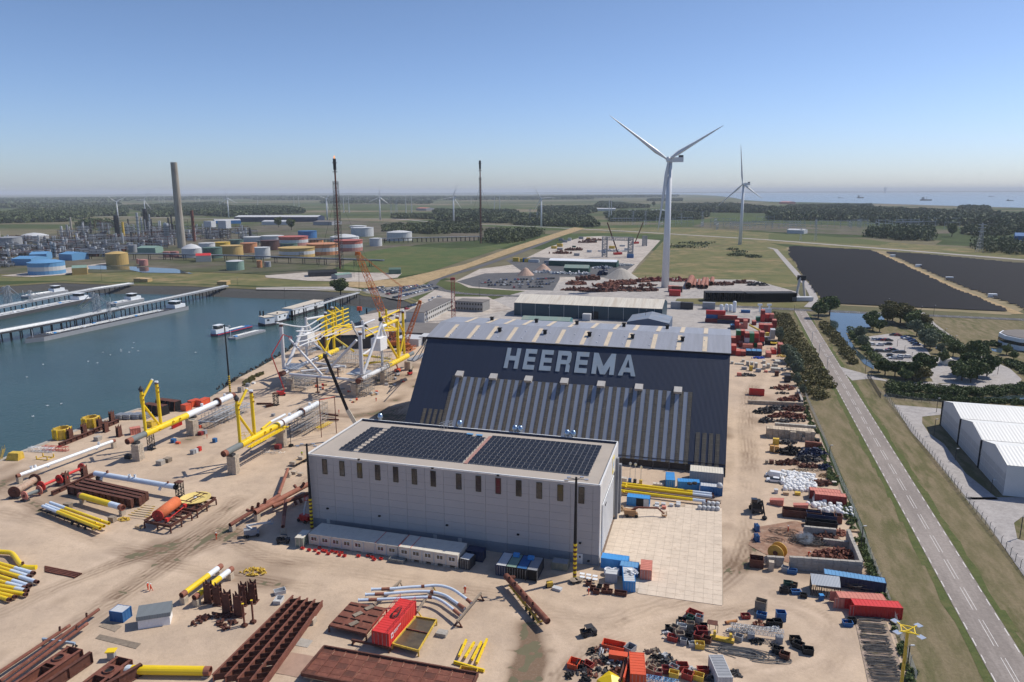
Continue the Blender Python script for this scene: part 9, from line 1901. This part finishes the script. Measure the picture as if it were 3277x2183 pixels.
def flare(label,zn,x,yb,xt,yt,w,m,fire=False):
 p=G(zn,x,yb);h=HG(zn,xt,yt,p);t=T('flare_stack',label,'flare stack',p);t.P('riser',MB().tube(p,p+UZ*h,1.1,10,.9),Qj);t.P('lattice',Qp(MB(),p,p+UZ*h*.8,w,w*.7,26,.22),m)
 for f in(.78,.88,.96):t.P('platform',MB().tube(p+UZ*h*f,p+UZ*(h*f+.8),2.6,10),Qa)
 t.P('flare_tip',MB().tube(p+UZ*h*.9,p+UZ*h,1.7,10),BLK);t.P('guy_wire',MB().tube(p+UZ*h*.7,p+V((38,-10,0)),.12,3).tube(p+UZ*h*.7,p+V((-30,20,0)),.12,3),BLK)
 if fire:fm_=bpy.data.materials.new('flame');fm_.use_nodes=True;b_=fm_.node_tree.nodes['Principled BSDF'];si(b_,Zs12,(.8,.3,.1,1));si(b_,'Emission Color',(1,.35,.08,1));si(b_,'Emission Strength',1.2);t.P('flame',MB().lathe([(.3,0),(.9,.8),(.6,2),(.1,3.4)],8,p+UZ*h),fm_)
 return t
flare('tall guyed lattice flare stack with a burning tip','b',765,1030,711,22,7,Qa,True);flare('tall dark slim flare stack by the trees','b',2050,795,2042,40,4.5,Qa)
for k,(zn,x0,y0,x1,y1,d,h,mw,mr,lb_)in En((('a',660,1085,800,1078,20,7,OCH,PGRN,'ochre building with green roof by the blue tank'),('a',110,1000,290,1000,30,8,SKYB,SKYB,'sky blue shed left of the blue banded tank'),('a',270,955,430,950,30,8,SKYB,SKYB,'sky blue shed behind the banded tank'),('a',540,950,660,955,25,8,SKYB,SKYB,'sky blue shed right of the banded tank'),('a',1255,890,1420,890,22,8,PGRN,PGRN,'pale green arched shed'),('a',1790,970,1930,965,18,8,CREAM,RED,'cream building with a red end'),('a',2140,600,2900,600,60,14,NAVY,Qe,'very long dark blue warehouse with white roof'),('b',50,628,290,628,40,9,Qe,Qe,'low pale industrial building'),('b',520,630,690,632,50,9,Qn,OFR,'dark low industrial building'),('a',1960,620,2200,615,50,9,BLUB,Qe,'blue and white building behind the works'),('b',1210,1080,1320,1078,12,5,TG,TG,'dark green sheds on the depot'),('b',480,1105,740,1095,18,4.5,Qa,BLK,'dark open bunker shed of the depot'),('b',740,1125,875,1110,10,4,Qn,PGRN,'grey lean-to of the depot'),('c',770,500,940,500,50,9,Qe,Qe,'pale farm hall beyond the building site'),('c',950,508,1400,500,50,4,Qe,WHT,'row of bright white roofed halls'),('d',575,560,740,560,60,10,Qe,Qe,'pale ridge roofed hall behind the substation'),('d',165,705,320,710,25,7,Qe,Qe,'long white roofed hut before the substation'),('d',2235,810,2400,815,40,14,BLU,BLU,'blue hall at the right edge of the fields'),('d',95,435,185,437,50,12,SALM,SALM,'red roofed farm near the shore'),('b',1460,495,1550,497,50,10,Qn,SALM,'farm with a dark red roof in the fields'))):
 a,b=G(zn,x0,y0),G(zn,x1,y1);gable(lb_,a,b,d,h,h*1.3,mw,mr,name='industrial_building',cat='building')
lay('settling_pond',Qf('a',[(800,1005),(900,1000),(1200,1010),(1600,1030),(1760,1075),(1300,1065),(1180,1040),(820,1035)]),POND,.5);lay('depot_ground',Qf('b',[(80,1090),(500,1060),(1000,1065),(1330,1070),(1290,1110),(1000,1150),(480,1140),(90,1110)]),G_PALE,.38);lay('tank_paving',Qf('a',[(0,1095),(300,1060),(1010,970),(1010,985),(600,1085),(300,1105)]),G_PALE,.42)
# ================================================================ TURBINES, PYLONS, SITE BEYOND, SOLAR FIELD
def turbine(label,base,hub,tips,r0=2.4,group='wind turbines'):
 p=G(*base);n0=V((p.x,p.y,0)).normalized();h=HG(base[0],hub[1],hub[2],p)if hub[0]==base[0]else HG(hub[0],hub[1],hub[2],p);t=T('wind_turbine',label,'wind turbine',p,group);top=p+UZ*(h-1.5)
 k_=h/110;t.P('tower',MB().tube(p,top,r0*k_*1.3,20,r0*k_*.75),TOWER,smooth=True);sd=V((n0.y,-n0.x,0));t.P('nacelle',MB().box(top+UZ*1.6*k_+sd*4.2*k_,(14*k_,4.2*k_,4*k_),math.atan2(sd.y,sd.x)),TOWER);t.P('cooler',MB().box(top+UZ*4.4*k_+sd*9*k_,(4*k_,4*k_,1.8*k_),math.atan2(sd.y,sd.x)),Qa)
 hc=top+UZ*1.6*k_-n0*3*k_-sd*1.5*k_;t.P('hub',MB().lathe([(.1,-2.2*k_),(1.9*k_,-1.4*k_),(2.1*k_,1.2*k_),(1.2*k_,2.4*k_)],14,hc),TOWER)
 for x,y in tips:
  e=VP(tips_f(base),x,y,hc,n0);d=e-hc;L_=d.length;u=d/L_;s_=u.cross(n0).normalized();vs=[];ss=[(0,1.1,.9),(.06,1.1,.9),(.2,2.1,.55),(.5,1.3,.35),(.8,.8,.2),(1,.2,.06)]
  for f,c,th in ss:q_=hc+u*L_*f;vs+=[q_+s_*c*k_*.6*(-1),q_+n0*th*k_,q_+s_*c*k_*1.1,q_-n0*th*k_]
  fs=[(i*4+j,i*4+(j+1)%4,i*4+4+(j+1)%4,i*4+4+j)for i in Rg(5)for j in Rg(4)];t.P('blade',MB().add(vs,fs),TOWER,smooth=True)
tips_f=lambda b:b[0]
turbine('biggest white wind turbine, nearest, rising behind the teal shed',('S',2128,920),('S',2147,512),[(1952,370),(2315,402),(2105,738)],2.6);turbine('second largest white wind turbine right of the biggest',('S',2368,783),('S',2371,589),[(2371,462),(2296,660),(2440,637)],2.6)
for lb_,z,b,h,tp in(('wind turbine with its foot behind the left process column','a',(1083,600),(1070,413),[(948,346),(1180,355),(1072,515)]),('wind turbine behind the tallest dark process column','a',(1330,560),(1322,398),[(1372,303),(1385,490),(1225,395)]),('wind turbine right of the chimney','a',(2088,562),(2075,383),[(2060,273),(2172,433),(1985,445)]),('wind turbine half hidden by the burning flare stack','b',(650,588),(643,383),[(515,342),(720,318),(663,497)]),('wind turbine midway between the two flare stacks','b',(1132,582),(1124,372),[(1131,253),(1217,442),(1025,420)]),('wind turbine just left of the unlit flare stack','b',(1803,618),(1803,372),[(1840,245),(1875,480),(1665,397)]),('wind turbine right of the unlit flare stack','c',(263,642),(260,383),[(180,248),(395,378),(190,510)])):turbine(lb_,(z,*b),(z,*h),tp,3.0)
pm_=MB().tube((0,0,0),(0,0,1),.012,6,.006).mesh('pylon_pole',Qe)
for k,(z,x,yb,yt)in En((('b',15,455,360),('b',347,478,358),('b',392,478,358),('b',800,515,358),('b',848,515,358),('b',1368,538,362),('b',1420,535,360),('b',2173,525,362),('b',2222,525,362),('b',1960,432,365),('c',880,580,390),('c',900,586,390),('a',2008,470,360),('a',2050,460,365),('a',1455,432,362),('a',1480,435,362),('a',1505,430,365),('a',1788,425,368),('a',1823,422,368),('a',730,402,370),('a',320,412,385),('a',1088,392,366))):
 p=G(z,x,yb);h=HG(z,x,yt,p);o=Qr('pylon','slender white tubular pylon, %s in the far fields'%nth(k),'pylon',p,0,'slender white pylons');q_=link('pylon_pole',pm_,o);q_.scale=(h*2.2,h*2.2,h)
for k,(z,x,yb,yt)in En((('d',1920,875,610),('d',425,770,640),('d',290,770,650),('b',1280,540,395),('b',1232,540,440),('c',160,600,480),('c',225,605,505),('c',1100,630,500),('c',1212,630,500),('c',1730,640,505),('c',1540,620,520))):
 p=G(z,x,yb);h=HG(z,x,yt,p);t=T('lattice_pylon','grey lattice power pylon, %s in the list from the right'%nth(k),'pylon',p,'lattice power pylons');t.P('lattice',Qp(MB(),p,p+UZ*h,h*.16,h*.03,9,.2*h/40),Ql)
 for f in(.72,.84,.95):t.P('crossarm',MB().bar(p+UZ*h*f-RT*h*.13,p+UZ*h*f+RT*h*.13,.02*h,.02*h),Ql)
r=random.Random(6)
for k in Rg(46):
 zn,x,y=('c',r.uniform(960,2338),r.uniform(600,670))if k<18 else('d',r.uniform(0,1680),r.uniform(625,700));y+=0;p=G(zn,x,y);t=T('gantry','grey steel gantry frame, %s in the switchyard'%nth(k),'gantry',p,'gantries of the switchyard');mb=MB();w=r.uniform(30,75);h=r.uniform(9,17);n=max(2,int(w/14));F_=frame(p,Qm+r.choice((0,.1,1.5)))
 for i in Rg(n+1):mb.bar(F_(-w/2+w*i/n,0,0),F_(-w/2+w*i/n,0,h+r.uniform(0,7)),.45)
 mb.bar(F_(-w/2,0,h),F_(w/2,0,h),.5,.9);mb.bar(F_(-w/2,0,h*.55),F_(w/2,0,h*.55),.3,.4);t.P('gantry_bar',mb,Ql)
lay('switchyard_ground',Qf('d',[(-560,600),(0,610),(800,640),(1650,670),(1680,705),(870,720),(0,690),(-450,660),(-700,640)]),G_IND,.18)
def rows(name,zn,pg,sp,seedl,grp):
 P=Qf(zn,pg);u=(G('d',2190,1425)-G('d',500,1348)).normalized();n=V((-u.y,u.x,0));us=[(p.dot(u),p.dot(n))for p in P];v0,v1=min(q_[1]for q_ in us),max(q_[1]for q_ in us);v_=v0+3;k=0
 while v_<v1-2:
  xs_=[]
  for(a0,b0),(a1,b1)in zip(us,us[1:]+us[:1]):
   if(b0-v_)*(b1-v_)<0:xs_.append(a0+(a1-a0)*(v_-b0)/(b1-b0))
  if len(xs_)>=2:
   x0,x1=min(xs_)+rnd.uniform(0,4),max(xs_)-rnd.uniform(0,4);mb=MB();a=u*x0+n*v_;b=u*x1+n*v_;m=max(1,int((x1-x0)/62))
   for i in Rg(m):c0,c1=Qd(a,b,i/m)+u*.7,Qd(a,b,(i+1)/m);mb.add([c0-n*3.1+UZ*.7,c1-n*3.1+UZ*.7,c1+n*3.1+UZ*2.2,c0+n*3.1+UZ*2.2,c0-n*3.1+UZ*.6,c1-n*3.1+UZ*.6,c1+n*3.1+UZ*2.1,c0+n*3.1+UZ*2.1],[(0,1,2,3),(7,6,5,4),(0,4,5,1),(2,6,7,3)])
   tag(Qu('solar_panel_row',mb,PVFAR),'%s row of dark solar panels from the near edge of the %s field'%(nth(k),grp),'solar panels','solar panel rows of the %s field'%grp);k+=1
  v_+=sp
PVFAR=Qh('solar_table',(.012,.013,.018),.7,.15,.2,spec=.08)
rows('l','d',[(170,835),(240,830),(950,868),(1330,1040),(1640,1192),(2200,1420),(500,1345),(400,1240),(170,910)],8.8,0,'left');rows('r','d',[(1040,880),(1400,902),(2329,990),(3500,1110),(3500,1450),(2300,1400),(1700,1175),(1340,1010)],8.8,0,'right')
for k,(x,y)in En(((1130,918),(1365,1012),(1648,1128),(2040,1288))):Qk('%s white transformer hut along the solar field track'%ORD[k],'d',x,y,6,3,3,WHT,name='transformer_hut',cat='hut')
parts_field([('rusty stock heap %s in the steel yard behind the teal shed'%nth(k),'c',x,y,rx,ry,rz,m,n,sz)for k,(x,y,rx,ry,rz,m,n,sz)in En(((580,1170,9,5,4,Qj,80,2.4),(690,1130,12,4,7,Qb,60,2.6),(860,1190,12,6,4,Qj,90,2.6),(980,1170,14,6,5,Qj,110,2.6),(600,1225,14,4,3,Qb,80,2.2),(780,1235,16,4,3,Qb,90,2.2),(960,1215,16,4,3,Qj,90,2.4),(1150,1230,16,4,3,Qb,80,2.4),(1090,1150,14,4,3,Qj,60,2.2),(1240,1140,14,5,3.5,Qj,70,2.2),(1310,1140,12,5,5,REDD,70,1.8),(1480,1140,14,6,5,REDD,80,1.8),(1900,1175,12,6,5,Qb,80,2.0),(2100,1160,10,3,3,Qb,50,2.2),(2230,1180,10,4,5,Qa,60,1.6),(1230,1185,8,4,3,Qb,40,2.2),(820,1085,4,4,12,NAVY,30,2.6)))])
girder('black ribbed steel raft lying at the back of the steel yard, left half',[('c',1755,1235),('c',2110,1240)],7,6.5,12,BLK,18);girder('black ribbed steel raft lying at the back of the steel yard, right half',[('c',2120,1242),('d',230,1240)],7,6.5,12,BLK,24)
for k,(x0,y0,x1,y1,r_)in En(((1605,1180,1635,1110,3),(1655,1185,1670,1130,1.4),(1695,1185,1705,1130,1.4),(1725,1190,1750,1120,2),(1768,1190,1775,1120,1.8),(1815,1160,1825,1115,2))):pipe(Zs21,nth(k)+' from the left of the big rusty pipes at the back of the steel yard',G('c',x0,y0,r_+.3),G('c',x1,y1,r_+.3),r_,[(1,RUSTB)],group='big rusty pipes at the back of the steel yard')
t=T('piling_rig','pale piling rig frames standing at the end of the black raft','piling rig',G('d',290,1290));t.P('leader',MB().tube(G('d',250,1290,1),VP('d',290,1090,G('d',290,1290),(0,1,0)),1,8).tube(G('d',330,1290,1),VP('d',315,1120,G('d',290,1290),(0,1,0)),1,8),CREAM);t.P('head',MB().box(VP('d',300,1110,G('d',290,1290),(0,1,0)),(6,3,4)),BLK);t.P('base',MB().box(G('d',300,1300,2),(16,6,3)),Qe)
for k,(x,y)in En(((1468,1235),(1480,1275),(1500,1240),(1190,1385),(1250,1390),(1340,1395),(1540,1395))):Qk('%s steel crate stack along the steel yard lane'%ORD[k],'c',x+(250 if k>3 else 0),y,9,4,5,(SALM,RED,Qb,Qn,Qn,Qa,Qn)[k],name='crate_stack',cat='crate stack')
a,b=gz('c',330,952,6),gz('c',950,968,6);gable('long white roofed green walled shed on the building site',a,b,16,6,8,DGRN,WHT);a,b=gz('c',468,1020,5),gz('c',695,1025,5);gable('green barrel shed on the building site',a,b,14,5,8,DGRN,PGR)
t=T('steel_portal','tall grey steel portal frame rising on the building site','steel portal',G('c',840,915));
for x,y0,y1 in((840,918,735),(1075,918,740),(1205,820,728)):p=G('c',x,y0);t.P('tower',Qp(MB(),p,up(p,'c',x,y1),6,6,8,.5),Qn)
p,q_=G('c',840,918),G('c',1075,918);t.P('truss',Qp(MB(),up(p,'c',840,750),up(q_,'c',1075,755),4,4,12,.4),Qn)
for lb_,b,tp in(('left red mobile crane with a dark raised boom on the building site',(960,900),(865,605)),('right red mobile crane with a dark raised boom on the building site',(1120,800),(1192,605))):
 p=G('c',*b);t=T('mobile_crane',lb_,'crane',p);t.P('carrier',MB().box(p+UZ*2,(12,4,3),.4),RED);t.P('boom',MB().bar(p+UZ*3,VP('c',*tp,p,V((p.x,p.y,0)).normalized()),1.6),Qb)
for k,(x,y,r_,h,m,lb_)in En(((990,1110,17,10,CONC,'big grey gravel'),(280,1040,9,7,SALM,'pink sand'),(120,1085,9,8,SALM,'second pink sand'),(1010,1115,8,5,WHT,'white sand'))):p=G('c',x,y);o=Qu('gravel_cone',MB().lathe([(r_,0),(r_*.6,h*.45),(r_*.25,h*.85),(.2,h)],16),m if k!=1 and k!=2 else Qh('pink_sand',(.45,.31,.24),.95,.15,.3),None,p);tag(o,lb_+' cone on the building site','gravel cone')
parts_field([('dark reinforcement heap %s on the building site'%ORD[k],'c',x,y,16,5,6,Qb,70,2)for k,(x,y)in En(((440,890),(560,860),(680,790),(740,770)))]+[('grey steel bundle %s on the building site'%ORD[k],'c',x,y,12,3,3,Ql,50,2)for k,(x,y)in En(((300,1065),(440,1075),(620,1080),(820,1025),(1010,1000),(960,870),(860,870)))])
q_=random.Random(1)
for k in Rg(26):x=q_.uniform(0,1250);y=985-abs(x-500)*.05-q_.uniform(0,230)*(x>330);m,nm=q_.choice(((Qe,'white'),(DGRN,'green'),(BLU,'blue'),(Qs,'yellow'),(Qn,'grey')));Qk('%s site cabin, %s dotted over the building site'%(nm,nth(k)),'c',x,y,q_.uniform(5,9),3,q_.uniform(2.5,5),m,name='site_box',cat='site cabin',group='cabins on the building site')
for k,(x0,x1,y,yt,lb_)in En(((628,685,382,374,'long low barge'),(803,868,383,350,'dark work ship with high superstructure'),(1378,1490,405,366,'big dark ship with derricks'),(2165,2235,408,392,'small dark coaster'),(2000,2062,370,362,'faint low barge near the far shore'))):a,b=G('d',x0,y,1.5),G('d',x1,y,1.5);h=HG('d',x0,yt,a);t=T('ship',lb_+' on the estuary','ship',a);c=(a+b)/2;L_=(b-a).length;m=Qh('sea_hull',(.03,.03,.04),.6);t.P('hull',MB().box(c+UZ*h*.12,(L_,L_*.16,h*.3),0,1.0),m);t.P('superstructure',MB().box(Qd(a,b,.25)+UZ*h*.45,(L_*.2,L_*.12,h*.6)),m if k in(0,4)else Qn);t.P('mast',MB().bar(Qd(a,b,.55),Qd(a,b,.55)+UZ*h*.9,L_*.02),m)
p=G('S',2832,618);t=T('far_plume_tower','faint hazy tower on the far shore of the estuary','tower',p);t.P('tower',MB().tube(p,p+UZ*150,30,8,40),Qe)
# ================================================================ TREES AND SHRUBS
protos={}
def tree(label,p,h,w,kind,seed,far=False,group='trees round the visitor car park',name='tree'):
 k=(kind,seed%3,far)
 if k not in protos:protos[k]=tree_proto(seed%3+kind*7+1,10,9 if kind!=4 else 4,LEAF[kind],2600 if not far else 700,.32 if not far else .6)
 c,tr=protos[k];o=Qr(name,label,'tree',p,seed*1.3,group);link('crown',c,o);link('trunk',tr,o);o.scale=(w/9,w/9,h/10);return o
tr_=[('h',820,100,8,8,2),('h',860,180,7,7,2),('h',1420,180,11,11,2),('h',1350,70,10,11,2),('h',1470,200,9,9,2),('h',1520,160,8,8,2),('h',1060,430,8,9,0),('h',1150,440,8,9,0),('h',1220,450,8,9,1),('h',1310,470,9,9,0),('h',1420,440,12,11,0),('h',1380,480,7,9,3),('h',1240,480,6,8,1),('h',1000,400,5,7,0),('h',1600,330,7,7,0),('h',1680,260,8,8,0),('h',1750,270,7,8,0),('h',1860,330,12,10,0),('h',1800,420,11,11,0),('h',1900,470,10,11,0),('h',1990,440,11,10,0),('h',1760,480,9,10,1),('h',1840,500,8,9,0),('h',1720,440,8,8,0),('h',2170,245,6,6,1),('h',2235,290,5,5,1),('h',1560,235,6,6,2),
('d',452,1475,13,13,1),('d',555,1450,15,14,1),('d',935,1560,11,11,1),('d',1080,1530,13,13,3),('d',1130,1500,14,14,3),('d',1200,1520,13,14,3),('d',1260,1540,12,14,3),('d',1320,1560,12,13,1),('d',1390,1560,9,11,3),('h',950,20,9,10,1),('h',1010,35,8,9,0),
('b',770,1265,14,16,0),('b',205,650,26,24,0),('b',322,675,28,24,0),('A',1650,1000,8,5,2),('A',1700,1080,9,6,2),('B',1500,80,8,7,2),('B',1560,180,9,8,2),('B',1580,300,9,8,2),('B',1610,380,8,7,2),('B',1640,560,6,5,2),('B',1740,760,5,4,2),('A',1850,1500,8,7,2),('A',1950,1560,8,7,2),('A',1350,1110,4,3,2),('d',1670,735,26,24,0),('c',1290,460,28,26,0)]
for k,(zn,x,y,h,w,kd)in En(tr_):tree('%s leafed tree, %s on the list around the road and car park'%(('dark green','mid green','grey green','olive')[kd],nth(k)),G(zn,x,y),h,w,kd,k)
def shrubs(name,label,zn,pts,h,n,kind,size,cat='shrubs',sp=None):
 P=Qf(zn,pts);r=np.random.RandomState(len(label));x0,x1=min(p.x for p in P),max(p.x for p in P);y0,y1=min(p.y for p in P),max(p.y for p in P);X=r.uniform(x0,x1,n*4);Y=r.uniform(y0,y1,n*4);k=inpoly(X,Y,[(p.x,p.y)for p in P]);X,Y=X[k][:n],Y[k][:n];c=P[0];s_=h*.8 if sp is None else sp
 bl=[(x-c.x,y-c.y,h*r.uniform(.2,.5),s_*r.uniform(.7,1.2),s_*r.uniform(.7,1.2),h*r.uniform(.4,.65))for x,y in zip(X,Y)]
 return tag(stuff(link(name,leaf_mesh(name,bl,len(bl)*(110 if size<.5 else 46),size,LEAF[kind],3),None,(c.x,c.y,.1))),label,cat)
shrubs('thicket','dense dark green thicket between the container stacks and the main road','A',[(1520,350),(1900,430),(2100,800),(2450,1250),(2800,1900),(3080,2300),(2600,2560),(2050,2050),(1900,1500),(1650,900)],3.0,420,3,.3,'thicket')
shrubs('reeds','dark reed bank along the left side of the pond','h',[(470,-60),(560,-20),(640,80),(760,220),(800,330),(760,340),(600,160),(500,30)],2.4,160,3,.28,'reeds');shrubs('reeds','green reed bed on the pond corner nearest the car park','h',[(720,0),(800,20),(920,170),(1040,320),(960,330),(880,220),(760,100)],2.4,110,1,.28,'reeds')
shrubs('hedge','long thick reed hedge curving along the visitor road','h',[(1050,520),(1100,505),(1500,545),(1900,580),(2200,550),(2600,480),(2600,580),(2200,620),(1800,630),(1400,590),(1100,580)],2.4,240,0,.28,'hedge');shrubs('hedge','lower reed strip between the ditch and the warehouses','h',[(1060,600),(1500,625),(2000,670),(2500,680),(2500,710),(1900,690),(1300,650),(1070,620)],1.6,150,0,.28,'hedge');shrubs('hedge','hedge behind the visitor car park along its road','h',[(1280,-60),(1400,-40),(1560,60),(1800,230),(1740,230),(1560,120),(1400,20)],4,110,1,.3,'hedge');shrubs('hedge','hedge before the round office','h',[(1900,140),(2130,140),(2140,170),(1990,170),(2000,240),(1930,230)],2,60,0,.3,'hedge');shrubs('hedge','hedge at the right edge beyond the loop road','h',[(2150,300),(2300,340),(2400,420),(2330,430),(2180,340)],2,60,0,.3,'hedge')
shrubs('weeds','green weeds growing between the scrap bays and the fence','l',[(640,0),(700,60),(760,220),(870,520),(1000,800),(1110,1150),(1270,1568),(1190,1568),(1060,1150),(900,740),(800,480),(690,270),(650,120)],1.0,240,1,.2,'weeds');shrubs('weeds','thin weeds along the fence beside the parts rows','B',[(1790,800),(1860,1100),(2000,1400),(2100,1560),(1960,1560),(1860,1250),(1760,1000)],.9,110,1,.2,'weeds');shrubs('weeds','weeds at the foot of the long block stack','C',[(1700,200),(1900,500),(2050,800),(2250,1300),(2130,1290),(1920,840),(1850,560)],.9,100,1,.2,'weeds');shrubs('shore_weeds','rough green strip on the rip rap shore','u',[(560,120),(700,40),(900,-40),(960,-40),(760,80),(620,190),(540,210)],.8,80,3,.2,'weeds')
mb=MB();r=random.Random(2);sh=QUAY[9:16]
for a,b in zip(sh[:-1],sh[1:]):
 for _ in Rg(int((b-a).length*3.2)):c=Qd(a,b,r.random())+V((r.uniform(-3.5,.5),r.uniform(-1,3.5),r.uniform(-2.2,.2)));mb.box(c,(r.uniform(.4,1.1),)*3,r.random()*3,.6)
tag(stuff(Qu('rip_rap',mb,STONEB)),'dark rip rap stones along the shore by the jacket frame','stones')
def wood(label,zn,pts,h,sp,m=0,name='wood'):
 P=Qf(zn,pts);xs_=[p.x for p in P];ys_=[p.y for p in P];A=abs(sum(a.x*b.y-b.x*a.y for a,b in zip(P,P[1:]+P[:1])))/2;n=int(min(2600,max(12,A/sp**2)));r=np.random.RandomState(n);X=[];
 while len(X)<n:x,y=r.uniform(min(xs_),max(xs_),4000),r.uniform(min(ys_),max(ys_),4000);k=inpoly(x,y,[(p.x,p.y)for p in P]);X+=list(zip(x[k],y[k]))
 s_=max(h*.42,math.sqrt(A/n)*.62);c=P[0];bl=[(x-c.x,y-c.y,h*.5*q_,s_*r.uniform(.7,1.2),s_*r.uniform(.7,1.2),h*.55*q_)for(x,y),q_ in zip(X[:n],r.uniform(.7,1.15,n))]
 d=math.hypot(c.x,c.y);o=stuff(link(name,leaf_mesh(name,bl,n*44,max(.8,min(d/1000,s_*.4)),WM[m],n),None,(c.x,c.y,0)));return tag(o,label,'wood')
WM=[leaf_mat('wood_dark',(.07,.095,.04),(.10,.125,.052)),leaf_mat('wood_light',(.08,.10,.04),(.11,.13,.055))]
wd=[('a',[(-300,560),(0,545),(200,500),(560,500),(900,540),(600,600),(300,605),(0,615),(-300,620)],15,15,0),('a',[(560,480),(1150,470),(1150,545),(700,550)],14,18,0),('a',[(700,645),(780,615),(1000,620),(1060,655),(860,662)],16,14,0),('a',[(1150,470),(2000,430),(2100,480),(1300,500)],13,22,0),('a',[(1750,470),(2338,480),(2460,540),(2100,555),(1800,540),(1350,560),(1300,540)],14,18,0),('a',[(-600,400),(0,395),(2400,370),(3400,372),(3400,384),(2200,390),(600,420),(-600,440)],14,70,0),('a',[(-400,455),(100,450),(700,440),(1100,440),(700,462),(0,475)],13,34,0),('b',[(-50,470),(300,478),(430,500),(420,522),(0,545)],13,18,0),('b',[(1240,545),(1620,545),(1650,575),(1250,572)],9,13,1),('b',[(1620,510),(2338,515),(2500,600),(2200,615),(1660,590)],14,16,0),('b',[(1370,700),(1380,650),(1560,640),(2020,630),(2040,700),(1600,715)],12,11,1),('b',[(2080,800),(2100,710),(2338,700),(2560,690),(2640,720),(2338,800)],12,10,1),('b',[(0,380),(2400,380),(2400,398),(1400,405),(0,400)],14,60,0),('b',[(600,418),(1600,420),(1560,436),(600,432)],12,40,0),('c',[(250,480),(740,478),(760,515),(500,545),(250,530)],14,16,0),('c',[(0,560),(300,545),(700,570),(780,650),(300,640),(0,625)],13,14,1),('c',[(750,465),(800,430),(960,440),(1250,470),(900,480)],15,20,0),('c',[(850,530),(1300,520),(1400,540),(1400,590),(900,600)],13,15,0),('c',[(1440,455),(2000,450),(2338,490),(2500,520),(1700,512),(1440,490)],15,17,0),('c',[(1400,520),(1800,545),(1700,580),(1400,580)],10,15,1),('c',[(0,380),(700,370),(720,395),(0,398)],14,40,0),('c',[(720,370),(1500,360),(1480,372),(720,385)],12,60,0),('c',[(1240,400),(1540,395),(1530,412),(1240,410)],12,26,0),('d',[(0,490),(480,470),(700,480),(1500,520),(2329,560),(2900,590),(2900,660),(2329,640),(1700,640),(1200,615),(600,590),(0,585)],16,16,0),('d',[(880,735),(960,700),(1100,690),(1480,695),(1520,780),(1150,765)],17,11,0),('d',[(1850,880),(1850,800),(2200,820),(2329,850),(2700,880),(2700,930),(2329,900)],15,12,0),('d',[(1760,710),(1840,670),(2230,680),(2230,720),(1900,735)],13,12,1),('d',[(1740,480),(2000,485),(2020,520),(1760,505)],16,15,1),('d',[(2070,650),(2300,640),(2700,660),(2700,700),(2200,700)],16,14,0),('d',[(180,462),(260,455),(940,450),(930,462),(180,470)],10,26,0),('c',[(1350,800),(1800,790),(1830,830),(1450,850)],3,34,1),('c',[(1980,830),(2200,900),(2260,940),(2040,920)],3,26,1),('b',[(1150,640),(1330,620),(1360,680),(1180,690)],5,14,1)]
WN=['wide','narrow','ragged','dense','dark','low','long']
for k,(zn,pts,h,sp,m)in En(wd):wood('%s belt of far trees, %s from the left horizon'%(WN[k%7],nth(k)),zn,pts,h,sp,m)
# ================================================================ air
hm=bpy.data.materials.new('haze_air');hm.use_nodes=True;hn=hm.node_tree.nodes;hl=hm.node_tree.links
for n_ in list(hn):hn.remove(n_)
pv=hn.new('ShaderNodeVolumePrincipled');si(pv,'Color',(.86,.92,1.0,1));si(pv,'Density',HAZE)
si(pv,'Anisotropy',0.0)
ho=hn.new('ShaderNodeOutputMaterial');hl.new(pv.outputs[0],ho.inputs['Volume'])
hz=Qu('haze',MB().box((0,30500,77),(95000,64000,168)),hm);hz['kind']='stuff'
